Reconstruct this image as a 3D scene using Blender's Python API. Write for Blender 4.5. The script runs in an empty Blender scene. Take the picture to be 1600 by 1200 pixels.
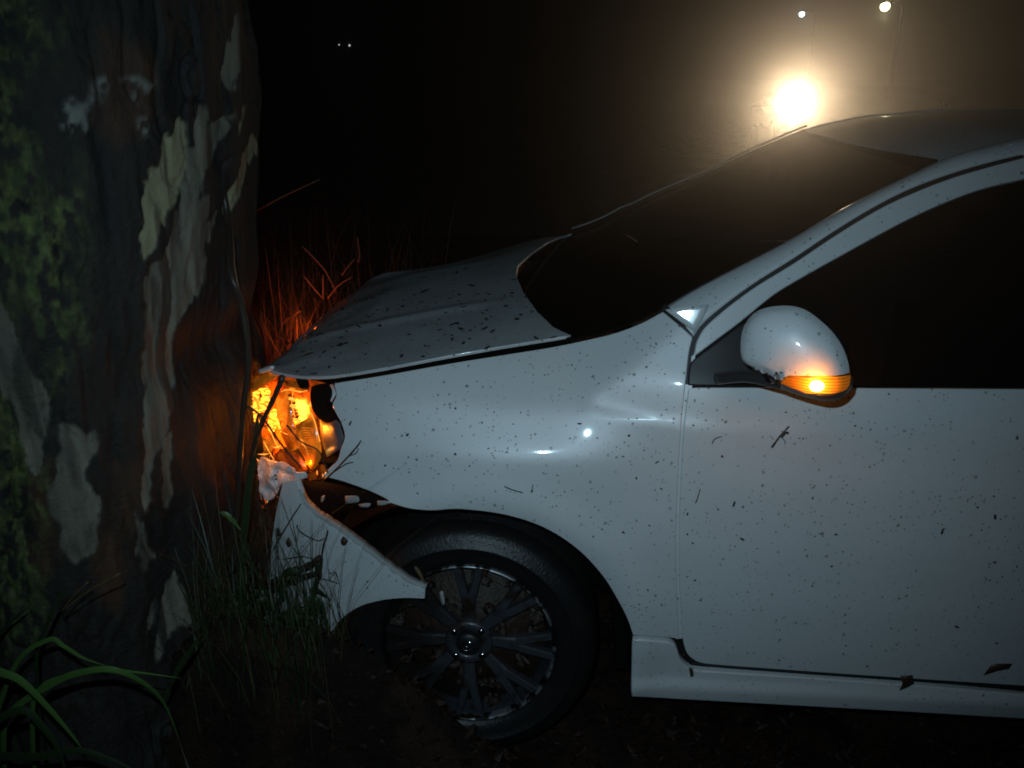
import bpy, bmesh, math, random
import numpy as np
from mathutils import Vector, Matrix, Quaternion
from mathutils.geometry import delaunay_2d_cdt

# ------------------------------------------------------------------ camera, world, light, exposure
sc = bpy.context.scene
COL = sc.collection
cam = bpy.data.cameras.new('camera'); camo = bpy.data.objects.new('camera', cam); COL.objects.link(camo)
camo.location = (0.10742, -1.53625, 1.565)
camo.rotation_euler = (math.radians(69), 0, math.radians(4.0))
cam.sensor_width = 36; cam.lens = 28.125; cam.clip_start = .02; cam.clip_end = 1000
sc.camera = camo

w = bpy.data.worlds.new('World'); sc.world = w; w.use_nodes = True
wn = w.node_tree.nodes; bg = wn['Background']
sky = wn.new('ShaderNodeTexSky'); sky.sky_type = 'NISHITA'; sky.sun_disc = False
sky.sun_elevation = math.radians(-4); sky.sun_rotation = math.radians(150)
w.node_tree.links.new(sky.outputs[0], bg.inputs[0]); bg.inputs[1].default_value = .0015

sun = bpy.data.lights.new('moonlight', 'SUN'); sun.energy = .0015; sun.angle = math.radians(.5); sun.color = (.75, .85, 1)
suno = bpy.data.objects.new('moonlight', sun); COL.objects.link(suno); suno.rotation_euler = (math.radians(40), 0, math.radians(150))

# the flash of the phone that took the picture
fl = bpy.data.lights.new('phone_flash', 'SPOT'); fl.energy = 38; fl.color = (.57, .845, 1.0)
fl.spot_size = math.radians(98); fl.spot_blend = 1.0; fl.shadow_soft_size = .006
flo = bpy.data.objects.new('phone_flash', fl); COL.objects.link(flo)
def cam_axes():
    m = camo.rotation_euler.to_matrix(); return m @ Vector((1, 0, 0)), m @ Vector((0, 1, 0)), m @ Vector((0, 0, -1))
_r, _u, _f = cam_axes()
flo.location = Vector(camo.location) - _r * .05 + _u * .09
_aim = Vector((-.04, .05, .96)) - flo.location
flo.rotation_euler = _aim.to_track_quat('-Z', 'Y').to_euler()

vs = sc.view_settings
sc.display_settings.display_device = 'sRGB'
vs.view_transform = 'Standard'; vs.look = 'None'; vs.exposure = 0; vs.gamma = 1; vs.use_curve_mapping = False
cy = sc.cycles
cy.use_denoising = True; cy.max_bounces = 6; cy.volume_bounces = 0; cy.transparent_max_bounces = 12
cy.sample_clamp_indirect = 3; cy.filter_width = 1.8; cy.caustics_reflective = False; cy.caustics_refractive = False

# ------------------------------------------------------------------ measured outlines (metres) and the body skin
D = {
 'fender': [(-0.4068,0.9258),(-0.4077,0.9243),(-0.4088,0.9228),(-0.4099,0.9213),(-0.4109,0.9198),(-0.4115,0.918),(-0.4116,0.9159),(-0.4109,0.9135),(-0.4095,0.9108),(-0.4078,0.9079),(-0.4062,0.9048),(-0.4049,0.9017),(-0.4045,0.8986),(-0.4051,0.8954),(-0.4066,0.8921),(-0.4085,0.8887),(-0.4103,0.8853),(-0.4117,0.882),(-0.4123,0.8789),(-0.4118,0.8761),(-0.4108,0.8735),(-0.4093,0.871),(-0.4074,0.8686),(-0.4054,0.866),(-0.4033,0.8632),(-0.4011,0.8602),(-0.3985,0.857),(-0.3957,0.8537),(-0.393,0.8503),(-0.3904,0.8467),(-0.3881,0.843),(-0.3861,0.8391),(-0.384,0.8351),(-0.3822,0.8309),(-0.3806,0.8266),(-0.3795,0.8223),(-0.3791,0.8182),(-0.3795,0.814),(-0.3807,0.8099),(-0.3824,0.8057),(-0.3843,0.8015),(-0.3862,0.7972),(-0.3879,0.7928),(-0.3893,0.7882),(-0.3904,0.7836),(-0.3915,0.7788),(-0.3928,0.7741),(-0.3945,0.7695),(-0.3968,0.765),(-0.3999,0.7606),(-0.4037,0.7564),(-0.4078,0.7522),(-0.4122,0.7481),(-0.4164,0.7441),(-0.4203,0.74),(-0.424,0.736),(-0.4274,0.7321),(-0.4308,0.7282),(-0.4342,0.7243),(-0.4376,0.7205),(-0.441,0.7166),(-0.4328,0.7164),(-0.4247,0.7163),(-0.4166,0.7161),(-0.4086,0.7158),(-0.4007,0.7153),(-0.3928,0.7146),(-0.3848,0.7137),(-0.3768,0.7125),(-0.3689,0.7112),(-0.3611,0.7097),(-0.3535,0.7083),(-0.3463,0.7068),(-0.3394,0.7054),(-0.3328,0.7039),(-0.3264,0.7025),(-0.3202,0.701),(-0.3141,0.6994),(-0.3081,0.6979),(-0.3022,0.6962),(-0.2966,0.6945),(-0.291,0.6927),(-0.2856,0.6908),(-0.2802,0.689),(-0.2747,0.6871),(-0.2756,0.6868),(-0.2766,0.6866),(-0.2776,0.6863),(-0.2785,0.686),(-0.279,0.6856),(-0.2792,0.6852),(-0.2788,0.6848),(-0.2779,0.6842),(-0.2768,0.6836),(-0.2755,0.683),(-0.2743,0.6824),(-0.2731,0.6818),(-0.2653,0.6805),(-0.2575,0.6789),(-0.2499,0.6772),(-0.2421,0.6757),(-0.2343,0.6742),(-0.2264,0.673),(-0.2185,0.672),(-0.2106,0.6712),(-0.2026,0.6706),(-0.1944,0.6702),(-0.1857,0.6701),(-0.1766,0.6702),(-0.1671,0.6708),(-0.1575,0.6721),(-0.1475,0.6737),(-0.1368,0.6751),(-0.1252,0.6762),(-0.1124,0.6764),(-0.0977,0.6758),(-0.0815,0.6749),(-0.0642,0.6736),(-0.0467,0.6718),(-0.0296,0.6695),(-0.0136,0.6666),(0.0015,0.6632),(0.0161,0.6593),(0.0304,0.6549),(0.0443,0.6499),(0.0579,0.6444),(0.071,0.6382),(0.0838,0.6315),(0.0963,0.6241),(0.1084,0.6161),(0.1201,0.6075),(0.1315,0.5984),(0.1426,0.5888),(0.1534,0.5785),(0.164,0.5673),(0.1742,0.5555),(0.184,0.5435),(0.1932,0.5316),(0.2018,0.5199),(0.2097,0.5084),(0.2168,0.4967),(0.2235,0.485),(0.2296,0.4735),(0.2353,0.4625),(0.2408,0.4521),(0.2458,0.4423),(0.2504,0.433),(0.2546,0.4242),(0.2584,0.4157),(0.2619,0.4074),(0.2652,0.3994),(0.2682,0.3916),(0.2707,0.3842),(0.2729,0.377),(0.275,0.37),(0.2771,0.363),(0.2793,0.3559),(0.2869,0.3565),(0.2944,0.3568),(0.3019,0.3567),(0.3096,0.3561),(0.3178,0.355),(0.3267,0.3534),(0.3363,0.3515),(0.3464,0.3496),(0.3569,0.3477),(0.3676,0.3463),(0.3782,0.3452),(0.3885,0.3444),(0.39,0.3444),(0.3872,0.3692),(0.3844,0.3933),(0.3816,0.4172),(0.379,0.4409),(0.3764,0.4647),(0.374,0.4887),(0.3717,0.5135),(0.3693,0.5388),(0.367,0.5644),(0.3649,0.5898),(0.363,0.6146),(0.3614,0.6386),(0.3602,0.6622),(0.3591,0.6857),(0.3583,0.709),(0.3575,0.7318),(0.357,0.7539),(0.3566,0.7749),(0.3563,0.7954),(0.3562,0.8156),(0.3562,0.8352),(0.3564,0.8539),(0.3566,0.8714),(0.3572,0.8862),(0.3581,0.899),(0.3587,0.9114),(0.3594,0.9228),(0.3601,0.9331),(0.3608,0.9425),(0.3615,0.9509),(0.3621,0.9579),(0.3626,0.9634),(0.3631,0.9679),(0.3636,0.9721),(0.3641,0.9766),(0.3648,0.982),(0.3655,0.9885),(0.3662,0.9957),(0.367,1.0032),(0.3678,1.0107),(0.3687,1.0179),(0.3697,1.0244),(0.3708,1.0301),(0.372,1.0352),(0.3733,1.04),(0.3746,1.0446),(0.3759,1.0492),(0.3772,1.054),(0.372,1.058),(0.3668,1.0619),(0.3615,1.0659),(0.3563,1.0698),(0.3511,1.0735),(0.3459,1.0771),(0.3407,1.0804),(0.3356,1.0836),(0.3304,1.0867),(0.3252,1.0898),(0.3199,1.0929),(0.3147,1.0961),(0.311,1.0937),(0.3073,1.0912),(0.3036,1.0888),(0.2998,1.0863),(0.2961,1.0839),(0.2922,1.0815),(0.2885,1.0792),(0.2848,1.077),(0.281,1.0747),(0.2771,1.0725),(0.2729,1.0702),(0.2684,1.0677),(0.2634,1.0651),(0.258,1.0623),(0.2523,1.0595),(0.2465,1.0566),(0.2406,1.0538),(0.2349,1.0512),(0.2294,1.0486),(0.2239,1.0462),(0.2184,1.0438),(0.2128,1.0415),(0.2071,1.0391),(0.201,1.0367),(0.1945,1.0343),(0.1876,1.0319),(0.1805,1.0296),(0.1733,1.0273),(0.1662,1.0251),(0.1594,1.023),(0.1528,1.021),(0.1465,1.0191),(0.1402,1.0172),(0.1339,1.0153),(0.1277,1.0134),(0.1214,1.0114),(0.1116,1.0085),(0.1024,1.0066),(0.0931,1.0049),(0.0834,1.0032),(0.0725,1.0014),(0.0601,0.9995),(0.0458,0.9975),(0.0302,0.9954),(0.0135,0.9931),(-0.0039,0.9908),(-0.0217,0.9883),(-0.0395,0.9859),(-0.0573,0.9834),(-0.0753,0.9809),(-0.0936,0.9784),(-0.1125,0.9757),(-0.1322,0.9728),(-0.1529,0.9697),(-0.1752,0.9662),(-0.1992,0.9624),(-0.224,0.9583),(-0.2487,0.9541),(-0.2726,0.9498),(-0.2949,0.9457),(-0.3151,0.942),(-0.334,0.9384),(-0.3521,0.9348),(-0.3698,0.9313),(-0.3878,0.9276),(-0.4064,0.9235)],
 'door': [(0.3677,0.959),(0.3934,0.9608),(0.4177,0.9622),(0.442,0.9632),(0.4679,0.964),(0.4964,0.9648),(0.529,0.9656),(0.5665,0.9666),(0.6078,0.9677),(0.6517,0.9688),(0.6968,0.9699),(0.7417,0.971),(0.7851,0.972),(0.8273,0.9729),(0.8696,0.9737),(0.9117,0.9744),(0.9536,0.9752),(0.9955,0.976),(1.0371,0.9767),(1.4,0.978),(1.415,0.9),(1.42,0.6),(1.4,0.255),(1.1857,0.2483),(1.1379,0.2494),(1.0899,0.2505),(1.0418,0.2515),(0.9936,0.2526),(0.9452,0.2538),(0.8967,0.2551),(0.8459,0.2565),(0.7926,0.258),(0.7391,0.2596),(0.6879,0.2612),(0.6414,0.2627),(0.6023,0.264),(0.5713,0.265),(0.5466,0.2657),(0.5268,0.2664),(0.5106,0.267),(0.4965,0.2677),(0.4831,0.2684),(0.4714,0.2691),(0.4627,0.2696),(0.4562,0.2701),(0.451,0.2708),(0.4461,0.272),(0.4408,0.2738),(0.4353,0.2763),(0.4301,0.2793),(0.4254,0.2827),(0.421,0.2864),(0.4171,0.2904),(0.4136,0.2946),(0.4105,0.2989),(0.408,0.3034),(0.4058,0.3081),(0.404,0.313),(0.4023,0.3182),(0.4006,0.3236),(0.399,0.3295),(0.3977,0.3357),(0.3964,0.3421),(0.3953,0.3487),(0.3942,0.3553),(0.393,0.3617),(0.3901,0.3832),(0.3873,0.404),(0.3846,0.4245),(0.3819,0.4453),(0.3793,0.4665),(0.3769,0.4889),(0.3745,0.5127),(0.3721,0.5378),(0.3698,0.5635),(0.3676,0.5894),(0.3658,0.6146),(0.3642,0.6388),(0.3629,0.6624),(0.3618,0.6859),(0.3609,0.7092),(0.3602,0.732),(0.3596,0.7541),(0.3592,0.7751),(0.3589,0.7955),(0.3588,0.8155),(0.3587,0.8349),(0.3588,0.8536),(0.3591,0.8711),(0.3598,0.8864),(0.3609,0.8997),(0.3619,0.9125),(0.3629,0.9245),(0.3641,0.936),(0.3653,0.9473),(0.3664,0.9589)],
 'skirt': [(0.2768,0.3495),(0.2851,0.3505),(0.2937,0.351),(0.3023,0.351),(0.3109,0.3504),(0.3192,0.3492),(0.3271,0.3477),(0.3346,0.3462),(0.342,0.3446),(0.3491,0.3431),(0.3556,0.3417),(0.3615,0.3402),(0.3667,0.3386),(0.371,0.3369),(0.3744,0.3351),(0.3773,0.3332),(0.3797,0.3309),(0.382,0.3282),(0.3842,0.325),(0.3862,0.321),(0.3879,0.3163),(0.3893,0.3111),(0.3907,0.3057),(0.3923,0.3004),(0.3941,0.2956),(0.3961,0.2912),(0.3981,0.2869),(0.4002,0.2829),(0.4025,0.279),(0.4051,0.2753),(0.4082,0.2718),(0.4115,0.2684),(0.4149,0.2652),(0.4186,0.2621),(0.4228,0.2594),(0.4278,0.257),(0.4336,0.2552),(0.4399,0.2539),(0.4462,0.2532),(0.4533,0.2529),(0.4617,0.2528),(0.472,0.2527),(0.4848,0.2524),(0.4987,0.2521),(0.5129,0.2518),(0.529,0.2516),(0.5486,0.2513),(0.5731,0.2508),(0.6041,0.2501),(0.6433,0.249),(0.6899,0.2477),(0.7412,0.2462),(0.7949,0.2446),(0.8484,0.243),(0.8993,0.2414),(0.948,0.2397),(0.9967,0.238),(1.0452,0.2362),(1.0936,0.2344),(1.1419,0.2327),(1.1901,0.2309),(1.5,0.235),(2.3,0.235),(2.3,0.14),(1.2131,0.1532),(1.1642,0.154),(1.1151,0.1548),(1.0659,0.1557),(1.0165,0.1565),(0.967,0.1572),(0.9174,0.1579),(0.8679,0.1584),(0.8186,0.1588),(0.7692,0.1592),(0.7193,0.1595),(0.6686,0.1599),(0.6168,0.1603),(0.5636,0.1607),(0.5093,0.1612),(0.4542,0.1618),(0.3986,0.1623),(0.3425,0.1647),(0.2855,0.1757)],
 'frame': [(0.3713,0.9825),(0.3722,0.9901),(0.3732,0.9979),(0.3741,1.0058),(0.3751,1.0134),(0.3762,1.0207),(0.3775,1.0273),(0.3788,1.0331),(0.38,1.0383),(0.3813,1.0431),(0.383,1.0476),(0.385,1.0522),(0.3877,1.057),(0.3905,1.0617),(0.3932,1.066),(0.3964,1.0703),(0.4005,1.075),(0.4061,1.0806),(0.4136,1.0874),(0.4235,1.0957),(0.4353,1.1053),(0.4486,1.1156),(0.463,1.1261),(0.4778,1.1366),(0.4925,1.1467),(0.5075,1.1563),(0.5233,1.1658),(0.5395,1.1753),(0.5558,1.1847),(0.5718,1.1941),(0.5873,1.2035),(0.6023,1.2129),(0.6169,1.2223),(0.6313,1.2317),(0.6456,1.241),(0.6598,1.2501),(0.6741,1.2589),(0.6885,1.2677),(0.7031,1.2764),(0.7177,1.2849),(0.732,1.2932),(0.746,1.3009),(0.7594,1.3081),(0.7722,1.3146),(0.7844,1.3204),(0.7962,1.3258),(0.8078,1.331),(0.8196,1.3359),(0.8316,1.3409),(0.844,1.3459),(0.8565,1.3508),(0.8692,1.3556),(0.8818,1.3602),(0.8942,1.3645),(0.9064,1.3687),(0.9181,1.3725),(0.9295,1.376),(0.9408,1.3793),(0.9521,1.3825),(0.9636,1.3856),(0.9756,1.3889),(0.9881,1.3923),(1.001,1.3957),(1.0141,1.3991),(1.0274,1.4024),(1.0406,1.4058),(1.0537,1.4092),(1.2,1.437),(1.35,1.44),(1.35,1.395),(1.2,1.4),(1.052,1.3649),(1.0361,1.3611),(1.0206,1.3578),(1.005,1.3544),(0.9891,1.3506),(0.9724,1.3462),(0.9547,1.3407),(0.936,1.3343),(0.9165,1.3272),(0.8964,1.3194),(0.8755,1.3109),(0.854,1.3017),(0.8318,1.2917),(0.8084,1.2806),(0.7836,1.2681),(0.7582,1.255),(0.7328,1.2416),(0.7083,1.2285),(0.6853,1.2162),(0.6632,1.2044),(0.6412,1.1927),(0.62,1.1812),(0.6003,1.1703),(0.5825,1.1604),(0.5674,1.1518),(0.5558,1.1449),(0.5472,1.1394),(0.5406,1.135),(0.535,1.1309),(0.5294,1.1266),(0.5228,1.1217),(0.5153,1.116),(0.5078,1.1101),(0.5003,1.104),(0.4926,1.0979),(0.4848,1.0917),(0.4768,1.0855),(0.4683,1.0793),(0.4595,1.073),(0.4505,1.0666),(0.4416,1.0603),(0.4328,1.0539),(0.4243,1.0478),(0.4162,1.0418),(0.4083,1.036),(0.4006,1.0302),(0.393,1.0244),(0.3853,1.0187),(0.3776,1.0128)],
 'glass': [(1.0522,1.3698),(1.0363,1.3661),(1.0207,1.3627),(1.0052,1.3593),(0.9892,1.3555),(0.9726,1.3511),(0.9549,1.3457),(0.9361,1.3392),(0.9167,1.3321),(0.8965,1.3243),(0.8756,1.3158),(0.8541,1.3066),(0.8319,1.2966),(0.8085,1.2855),(0.7837,1.273),(0.7583,1.2599),(0.7329,1.2465),(0.7084,1.2334),(0.6854,1.2211),(0.6638,1.2098),(0.643,1.1989),(0.6229,1.1884),(0.6037,1.178),(0.5852,1.1675),(0.5675,1.1567),(0.551,1.1458),(0.5358,1.1349),(0.5215,1.124),(0.5072,1.1128),(0.4925,1.1013),(0.4767,1.0892),(0.4598,1.0763),(0.4421,1.0628),(0.4241,1.0487),(0.4059,1.0342),(0.3877,1.0196),(0.3698,1.0051),(0.3626,0.9561),(1.037,0.972),(1.36,0.965),(1.36,1.41)],
 'mbase': [(0.3651,0.9625),(0.3652,0.9687),(0.3653,0.975),(0.3654,0.9813),(0.3657,0.9873),(0.3663,0.9929),(0.3673,0.9978),(0.3684,1.0017),(0.3696,1.0047),(0.3711,1.0073),(0.3732,1.0099),(0.3761,1.0128),(0.3802,1.0166),(0.3856,1.0212),(0.3922,1.0262),(0.3996,1.0316),(0.4076,1.0372),(0.416,1.0431),(0.4243,1.049),(0.4328,1.0551),(0.4418,1.0616),(0.4511,1.0682),(0.4606,1.0748),(0.4701,1.0815),(0.4794,1.088),(0.4859,1.0801),(0.4928,1.0721),(0.4997,1.0642),(0.5062,1.0563),(0.5118,1.0488),(0.5162,1.0417),(0.5191,1.0352),(0.521,1.0291),(0.5221,1.0233),(0.5226,1.0176),(0.5226,1.0119),(0.5226,1.006),(0.5222,0.9999),(0.5213,0.9938),(0.52,0.9876),(0.5186,0.9814),(0.5172,0.9752),(0.516,0.9689)],
 'railseam': [(0.3664,0.9589),(0.3672,0.97),(0.3681,0.9813),(0.369,0.9925),(0.37,1.0033),(0.3711,1.0133),(0.3723,1.0222),(0.3735,1.0296),(0.3747,1.0359),(0.376,1.0413),(0.3775,1.0464),(0.3796,1.0514),(0.3824,1.0567),(0.3855,1.062),(0.3887,1.0668),(0.3923,1.0715),(0.3969,1.0767),(0.403,1.0826),(0.411,1.0897),(0.4213,1.0984),(0.4336,1.1081),(0.4475,1.1186),(0.4623,1.1294),(0.4775,1.1401),(0.4925,1.1503),(0.5076,1.1602),(0.5235,1.1699),(0.5396,1.1797),(0.5559,1.1893),(0.5719,1.1989),(0.5874,1.2084),(0.6023,1.2179),(0.6169,1.2273),(0.6313,1.2367),(0.6456,1.2459),(0.6599,1.255),(0.6741,1.2639),(0.6886,1.2726),(0.7032,1.2813),(0.7177,1.2898),(0.7321,1.298),(0.7461,1.3058),(0.7595,1.313),(0.7723,1.3197),(0.7845,1.3258),(0.7963,1.3315),(0.8079,1.3369),(0.8197,1.342),(0.8317,1.3471),(0.8441,1.352),(0.8567,1.3567),(0.8693,1.3612),(0.8819,1.3655),(0.8943,1.3697),(0.9065,1.3736),(0.9183,1.3774),(0.9297,1.3809),(0.9409,1.3842),(0.9522,1.3875),(0.9638,1.3906),(0.9758,1.3939),(0.9883,1.3971),(1.0011,1.4003),(1.0143,1.4035),(1.0275,1.4066),(1.0407,1.4097),(1.0539,1.4129),(1.25,1.44),(1.5,1.452),(2.3,1.42)],
 'railtop': [(0.3175,0.175,1.0922),(0.3292,0.1774,1.0994),(0.3407,0.1798,1.1066),(0.3522,0.1822,1.1137),(0.364,0.1847,1.1209),(0.3762,0.1872,1.1282),(0.3893,0.1899,1.1356),(0.4033,0.1928,1.1432),(0.4181,0.1959,1.1509),(0.4333,0.199,1.1587),(0.4489,0.2023,1.1665),(0.4646,0.2055,1.1744),(0.4802,0.2088,1.1823),(0.4959,0.212,1.1902),(0.512,0.2154,1.1982),(0.5282,0.2187,1.2061),(0.5442,0.2221,1.2141),(0.5598,0.2253,1.2221),(0.5747,0.2285,1.23),(0.589,0.2315,1.2379),(0.6028,0.2344,1.2458),(0.6163,0.2372,1.2537),(0.6293,0.24,1.2615),(0.6421,0.2427,1.2691),(0.6546,0.2454,1.2763),(0.6665,0.2479,1.283),(0.6776,0.2502,1.2894),(0.6884,0.2525,1.2954),(0.6994,0.2549,1.3015),(0.711,0.2573,1.3077),(0.7236,0.26,1.3144),(0.7375,0.2629,1.3214),(0.7523,0.266,1.3287),(0.7676,0.2693,1.3363),(0.7833,0.2726,1.3438),(0.799,0.2759,1.3513),(0.8143,0.2791,1.3586),(0.8296,0.2823,1.3658),(0.8451,0.2856,1.3732),(0.8605,0.2889,1.3806),(0.8758,0.2921,1.3876),(0.8907,0.2952,1.3941),(0.9051,0.2983,1.3999),(0.9187,0.3011,1.4048),(0.9314,0.3037,1.4089),(0.9438,0.3062,1.4125),(0.9563,0.3088,1.4159),(0.9694,0.3115,1.4192),(0.9834,0.3143,1.4228),(0.9985,0.3174,1.4267),(1.0144,0.3206,1.4305),(1.0309,0.3239,1.4343),(1.0476,0.3273,1.4381),(1.0644,0.3307,1.4419),(1.0809,0.334,1.4457),(1.3,0.346,1.4637),(1.6,0.354,1.4707),(2.3,0.354,1.4457)],
 'pillarfoot': [(0.3147,1.0983),(0.32,1.0954),(0.3251,1.0925),(0.3302,1.0896),(0.3353,1.0867),(0.3406,1.0837),(0.346,1.0805),(0.3517,1.0771),(0.3576,1.0732),(0.3638,1.0692),(0.37,1.065),(0.3763,1.0609),(0.3824,1.0567)],
 'wsnear': [(0.1213,0.1818,1.0122),(0.1349,0.1796,1.0164),(0.1486,0.1776,1.0204),(0.1622,0.1756,1.0244),(0.1756,0.1734,1.0285),(0.1887,0.1711,1.0329),(0.2012,0.1686,1.0376),(0.2134,0.1661,1.0426),(0.2254,0.1639,1.0478),(0.2371,0.162,1.0531),(0.2484,0.1603,1.0584),(0.259,0.1589,1.0636),(0.2689,0.1578,1.0687),(0.2778,0.1571,1.0736),(0.2859,0.1568,1.0784),(0.2934,0.1569,1.0831),(0.3006,0.1571,1.0878),(0.3078,0.1573,1.0924),(0.3175,0.175,1.0922),(0.3292,0.1774,1.0994),(0.3407,0.1798,1.1066),(0.3522,0.1822,1.1137),(0.364,0.1847,1.1209),(0.3762,0.1872,1.1282),(0.3893,0.1899,1.1356),(0.4033,0.1928,1.1432),(0.4181,0.1959,1.1509),(0.4333,0.199,1.1587),(0.4489,0.2023,1.1665),(0.4646,0.2055,1.1744),(0.4802,0.2088,1.1823),(0.4959,0.212,1.1902),(0.512,0.2154,1.1982),(0.5282,0.2187,1.2061),(0.5442,0.2221,1.2141),(0.5598,0.2253,1.2221),(0.5747,0.2285,1.23),(0.589,0.2315,1.2379),(0.6028,0.2344,1.2458),(0.6163,0.2372,1.2537),(0.6293,0.24,1.2615),(0.6421,0.2427,1.2691),(0.6546,0.2454,1.2763),(0.6665,0.2479,1.283),(0.6776,0.2502,1.2894),(0.6884,0.2525,1.2954),(0.6994,0.2549,1.3015),(0.711,0.2573,1.3077),(0.7236,0.26,1.3144),(0.7375,0.2629,1.3214),(0.7523,0.266,1.3287),(0.7676,0.2693,1.3363),(0.7833,0.2726,1.3438),(0.799,0.2759,1.3513),(0.8143,0.2791,1.3586),(0.8296,0.2823,1.3658),(0.8451,0.2856,1.3732),(0.8605,0.2889,1.3806),(0.8758,0.2921,1.3876),(0.8907,0.2952,1.3941),(0.9051,0.2983,1.3999),(0.9187,0.3011,1.4048),(0.9314,0.3037,1.4089),(0.9438,0.3062,1.4125),(0.9563,0.3088,1.4159),(0.9694,0.3115,1.4192),(0.9834,0.3143,1.4228),(0.9985,0.3174,1.4267),(1.0144,0.3206,1.4305),(1.0309,0.3239,1.4343),(1.0476,0.3273,1.4381),(1.0644,0.3307,1.4419),(1.0809,0.334,1.4457)],
 'seams': {'door':[(0.3931,0.3426),(0.39,0.3677),(0.3869,0.3922),(0.3838,0.4164),(0.3808,0.4405),(0.378,0.4646),(0.3754,0.4888),(0.373,0.5137),(0.3706,0.539),(0.3683,0.5645),(0.3662,0.5899),(0.3644,0.6147),(0.3628,0.6387),(0.3615,0.6623),(0.3605,0.6858),(0.3596,0.7091),(0.3589,0.7319),(0.3583,0.754),(0.3579,0.775),(0.3576,0.7954),(0.3575,0.8153),(0.3575,0.8346),(0.3576,0.8532),(0.3578,0.8709),(0.3585,0.8863),(0.3595,0.8999),(0.3602,0.9131),(0.361,0.9255),(0.3619,0.9374),(0.3628,0.9492),(0.3638,0.9612)],'bottom':[(0.3931,0.3426),(0.3946,0.3354),(0.396,0.3279),(0.3974,0.3203),(0.3989,0.313),(0.4006,0.3061),(0.4026,0.3),(0.405,0.2947),(0.4076,0.2901),(0.4104,0.286),(0.4134,0.2824),(0.4165,0.2793),(0.4197,0.2766),(0.4214,0.2745),(0.4213,0.2731),(0.4214,0.2722),(0.4235,0.2715),(0.4295,0.2708),(0.4412,0.2698),(0.4585,0.2685),(0.4797,0.2673),(0.5048,0.266),(0.5336,0.2647),(0.5663,0.2633),(0.6026,0.262),(0.6441,0.2605),(0.6912,0.2591),(0.742,0.2576),(0.7944,0.2561),(0.8467,0.2546),(0.897,0.2531),(0.9456,0.2516),(0.9941,0.2502),(1.0425,0.2487),(1.0907,0.2473),(1.1387,0.2459),(1.1867,0.2444),(1.4,0.245)],'hood':[(-0.4139,0.9204),(-0.3939,0.9255),(-0.3746,0.9303),(-0.3555,0.9349),(-0.3362,0.9393),(-0.3162,0.9437),(-0.2952,0.948),(-0.2726,0.9524),(-0.2485,0.9567),(-0.2239,0.9609),(-0.1993,0.9648),(-0.1754,0.9685),(-0.1532,0.9719),(-0.1325,0.975),(-0.1128,0.9778),(-0.0939,0.9805),(-0.0755,0.9831),(-0.0575,0.9856),(-0.0397,0.9881),(-0.0219,0.9905),(-0.0041,0.9929),(0.0134,0.9952),(0.0301,0.9975),(0.0457,0.9996),(0.06,1.0017),(0.0724,1.0037),(0.0833,1.0057),(0.093,1.0076),(0.1023,1.0095),(0.1115,1.0117),(0.1213,1.0148)],'rail':[(0.3664,0.9589),(0.3672,0.97),(0.3681,0.9813),(0.369,0.9925),(0.37,1.0033),(0.3711,1.0133),(0.3723,1.0222),(0.3735,1.0296),(0.3747,1.0359),(0.376,1.0413),(0.3775,1.0464),(0.3796,1.0514),(0.3824,1.0567),(0.3855,1.062),(0.3887,1.0668),(0.3923,1.0715),(0.3969,1.0767),(0.403,1.0826),(0.411,1.0897),(0.4213,1.0984),(0.4336,1.1081),(0.4475,1.1186),(0.4623,1.1294),(0.4775,1.1401),(0.4925,1.1503),(0.5076,1.1602),(0.5235,1.1699),(0.5396,1.1797),(0.5559,1.1893),(0.5719,1.1989),(0.5874,1.2084),(0.6023,1.2179),(0.6169,1.2273),(0.6313,1.2367),(0.6456,1.2459),(0.6599,1.255),(0.6741,1.2639),(0.6886,1.2726),(0.7032,1.2813),(0.7177,1.2898),(0.7321,1.298),(0.7461,1.3058),(0.7595,1.313),(0.7723,1.3197),(0.7845,1.3258),(0.7963,1.3315),(0.8079,1.3369),(0.8197,1.342),(0.8317,1.3471),(0.8441,1.352),(0.8567,1.3567),(0.8693,1.3612),(0.8819,1.3655),(0.8943,1.3697),(0.9065,1.3736),(0.9183,1.3774),(0.9297,1.3809),(0.9409,1.3842),(0.9522,1.3875),(0.9638,1.3906),(0.9758,1.3939),(0.9883,1.3971),(1.0011,1.4003),(1.0143,1.4035),(1.0275,1.4066),(1.0407,1.4097),(1.0539,1.4129)]},
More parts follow.
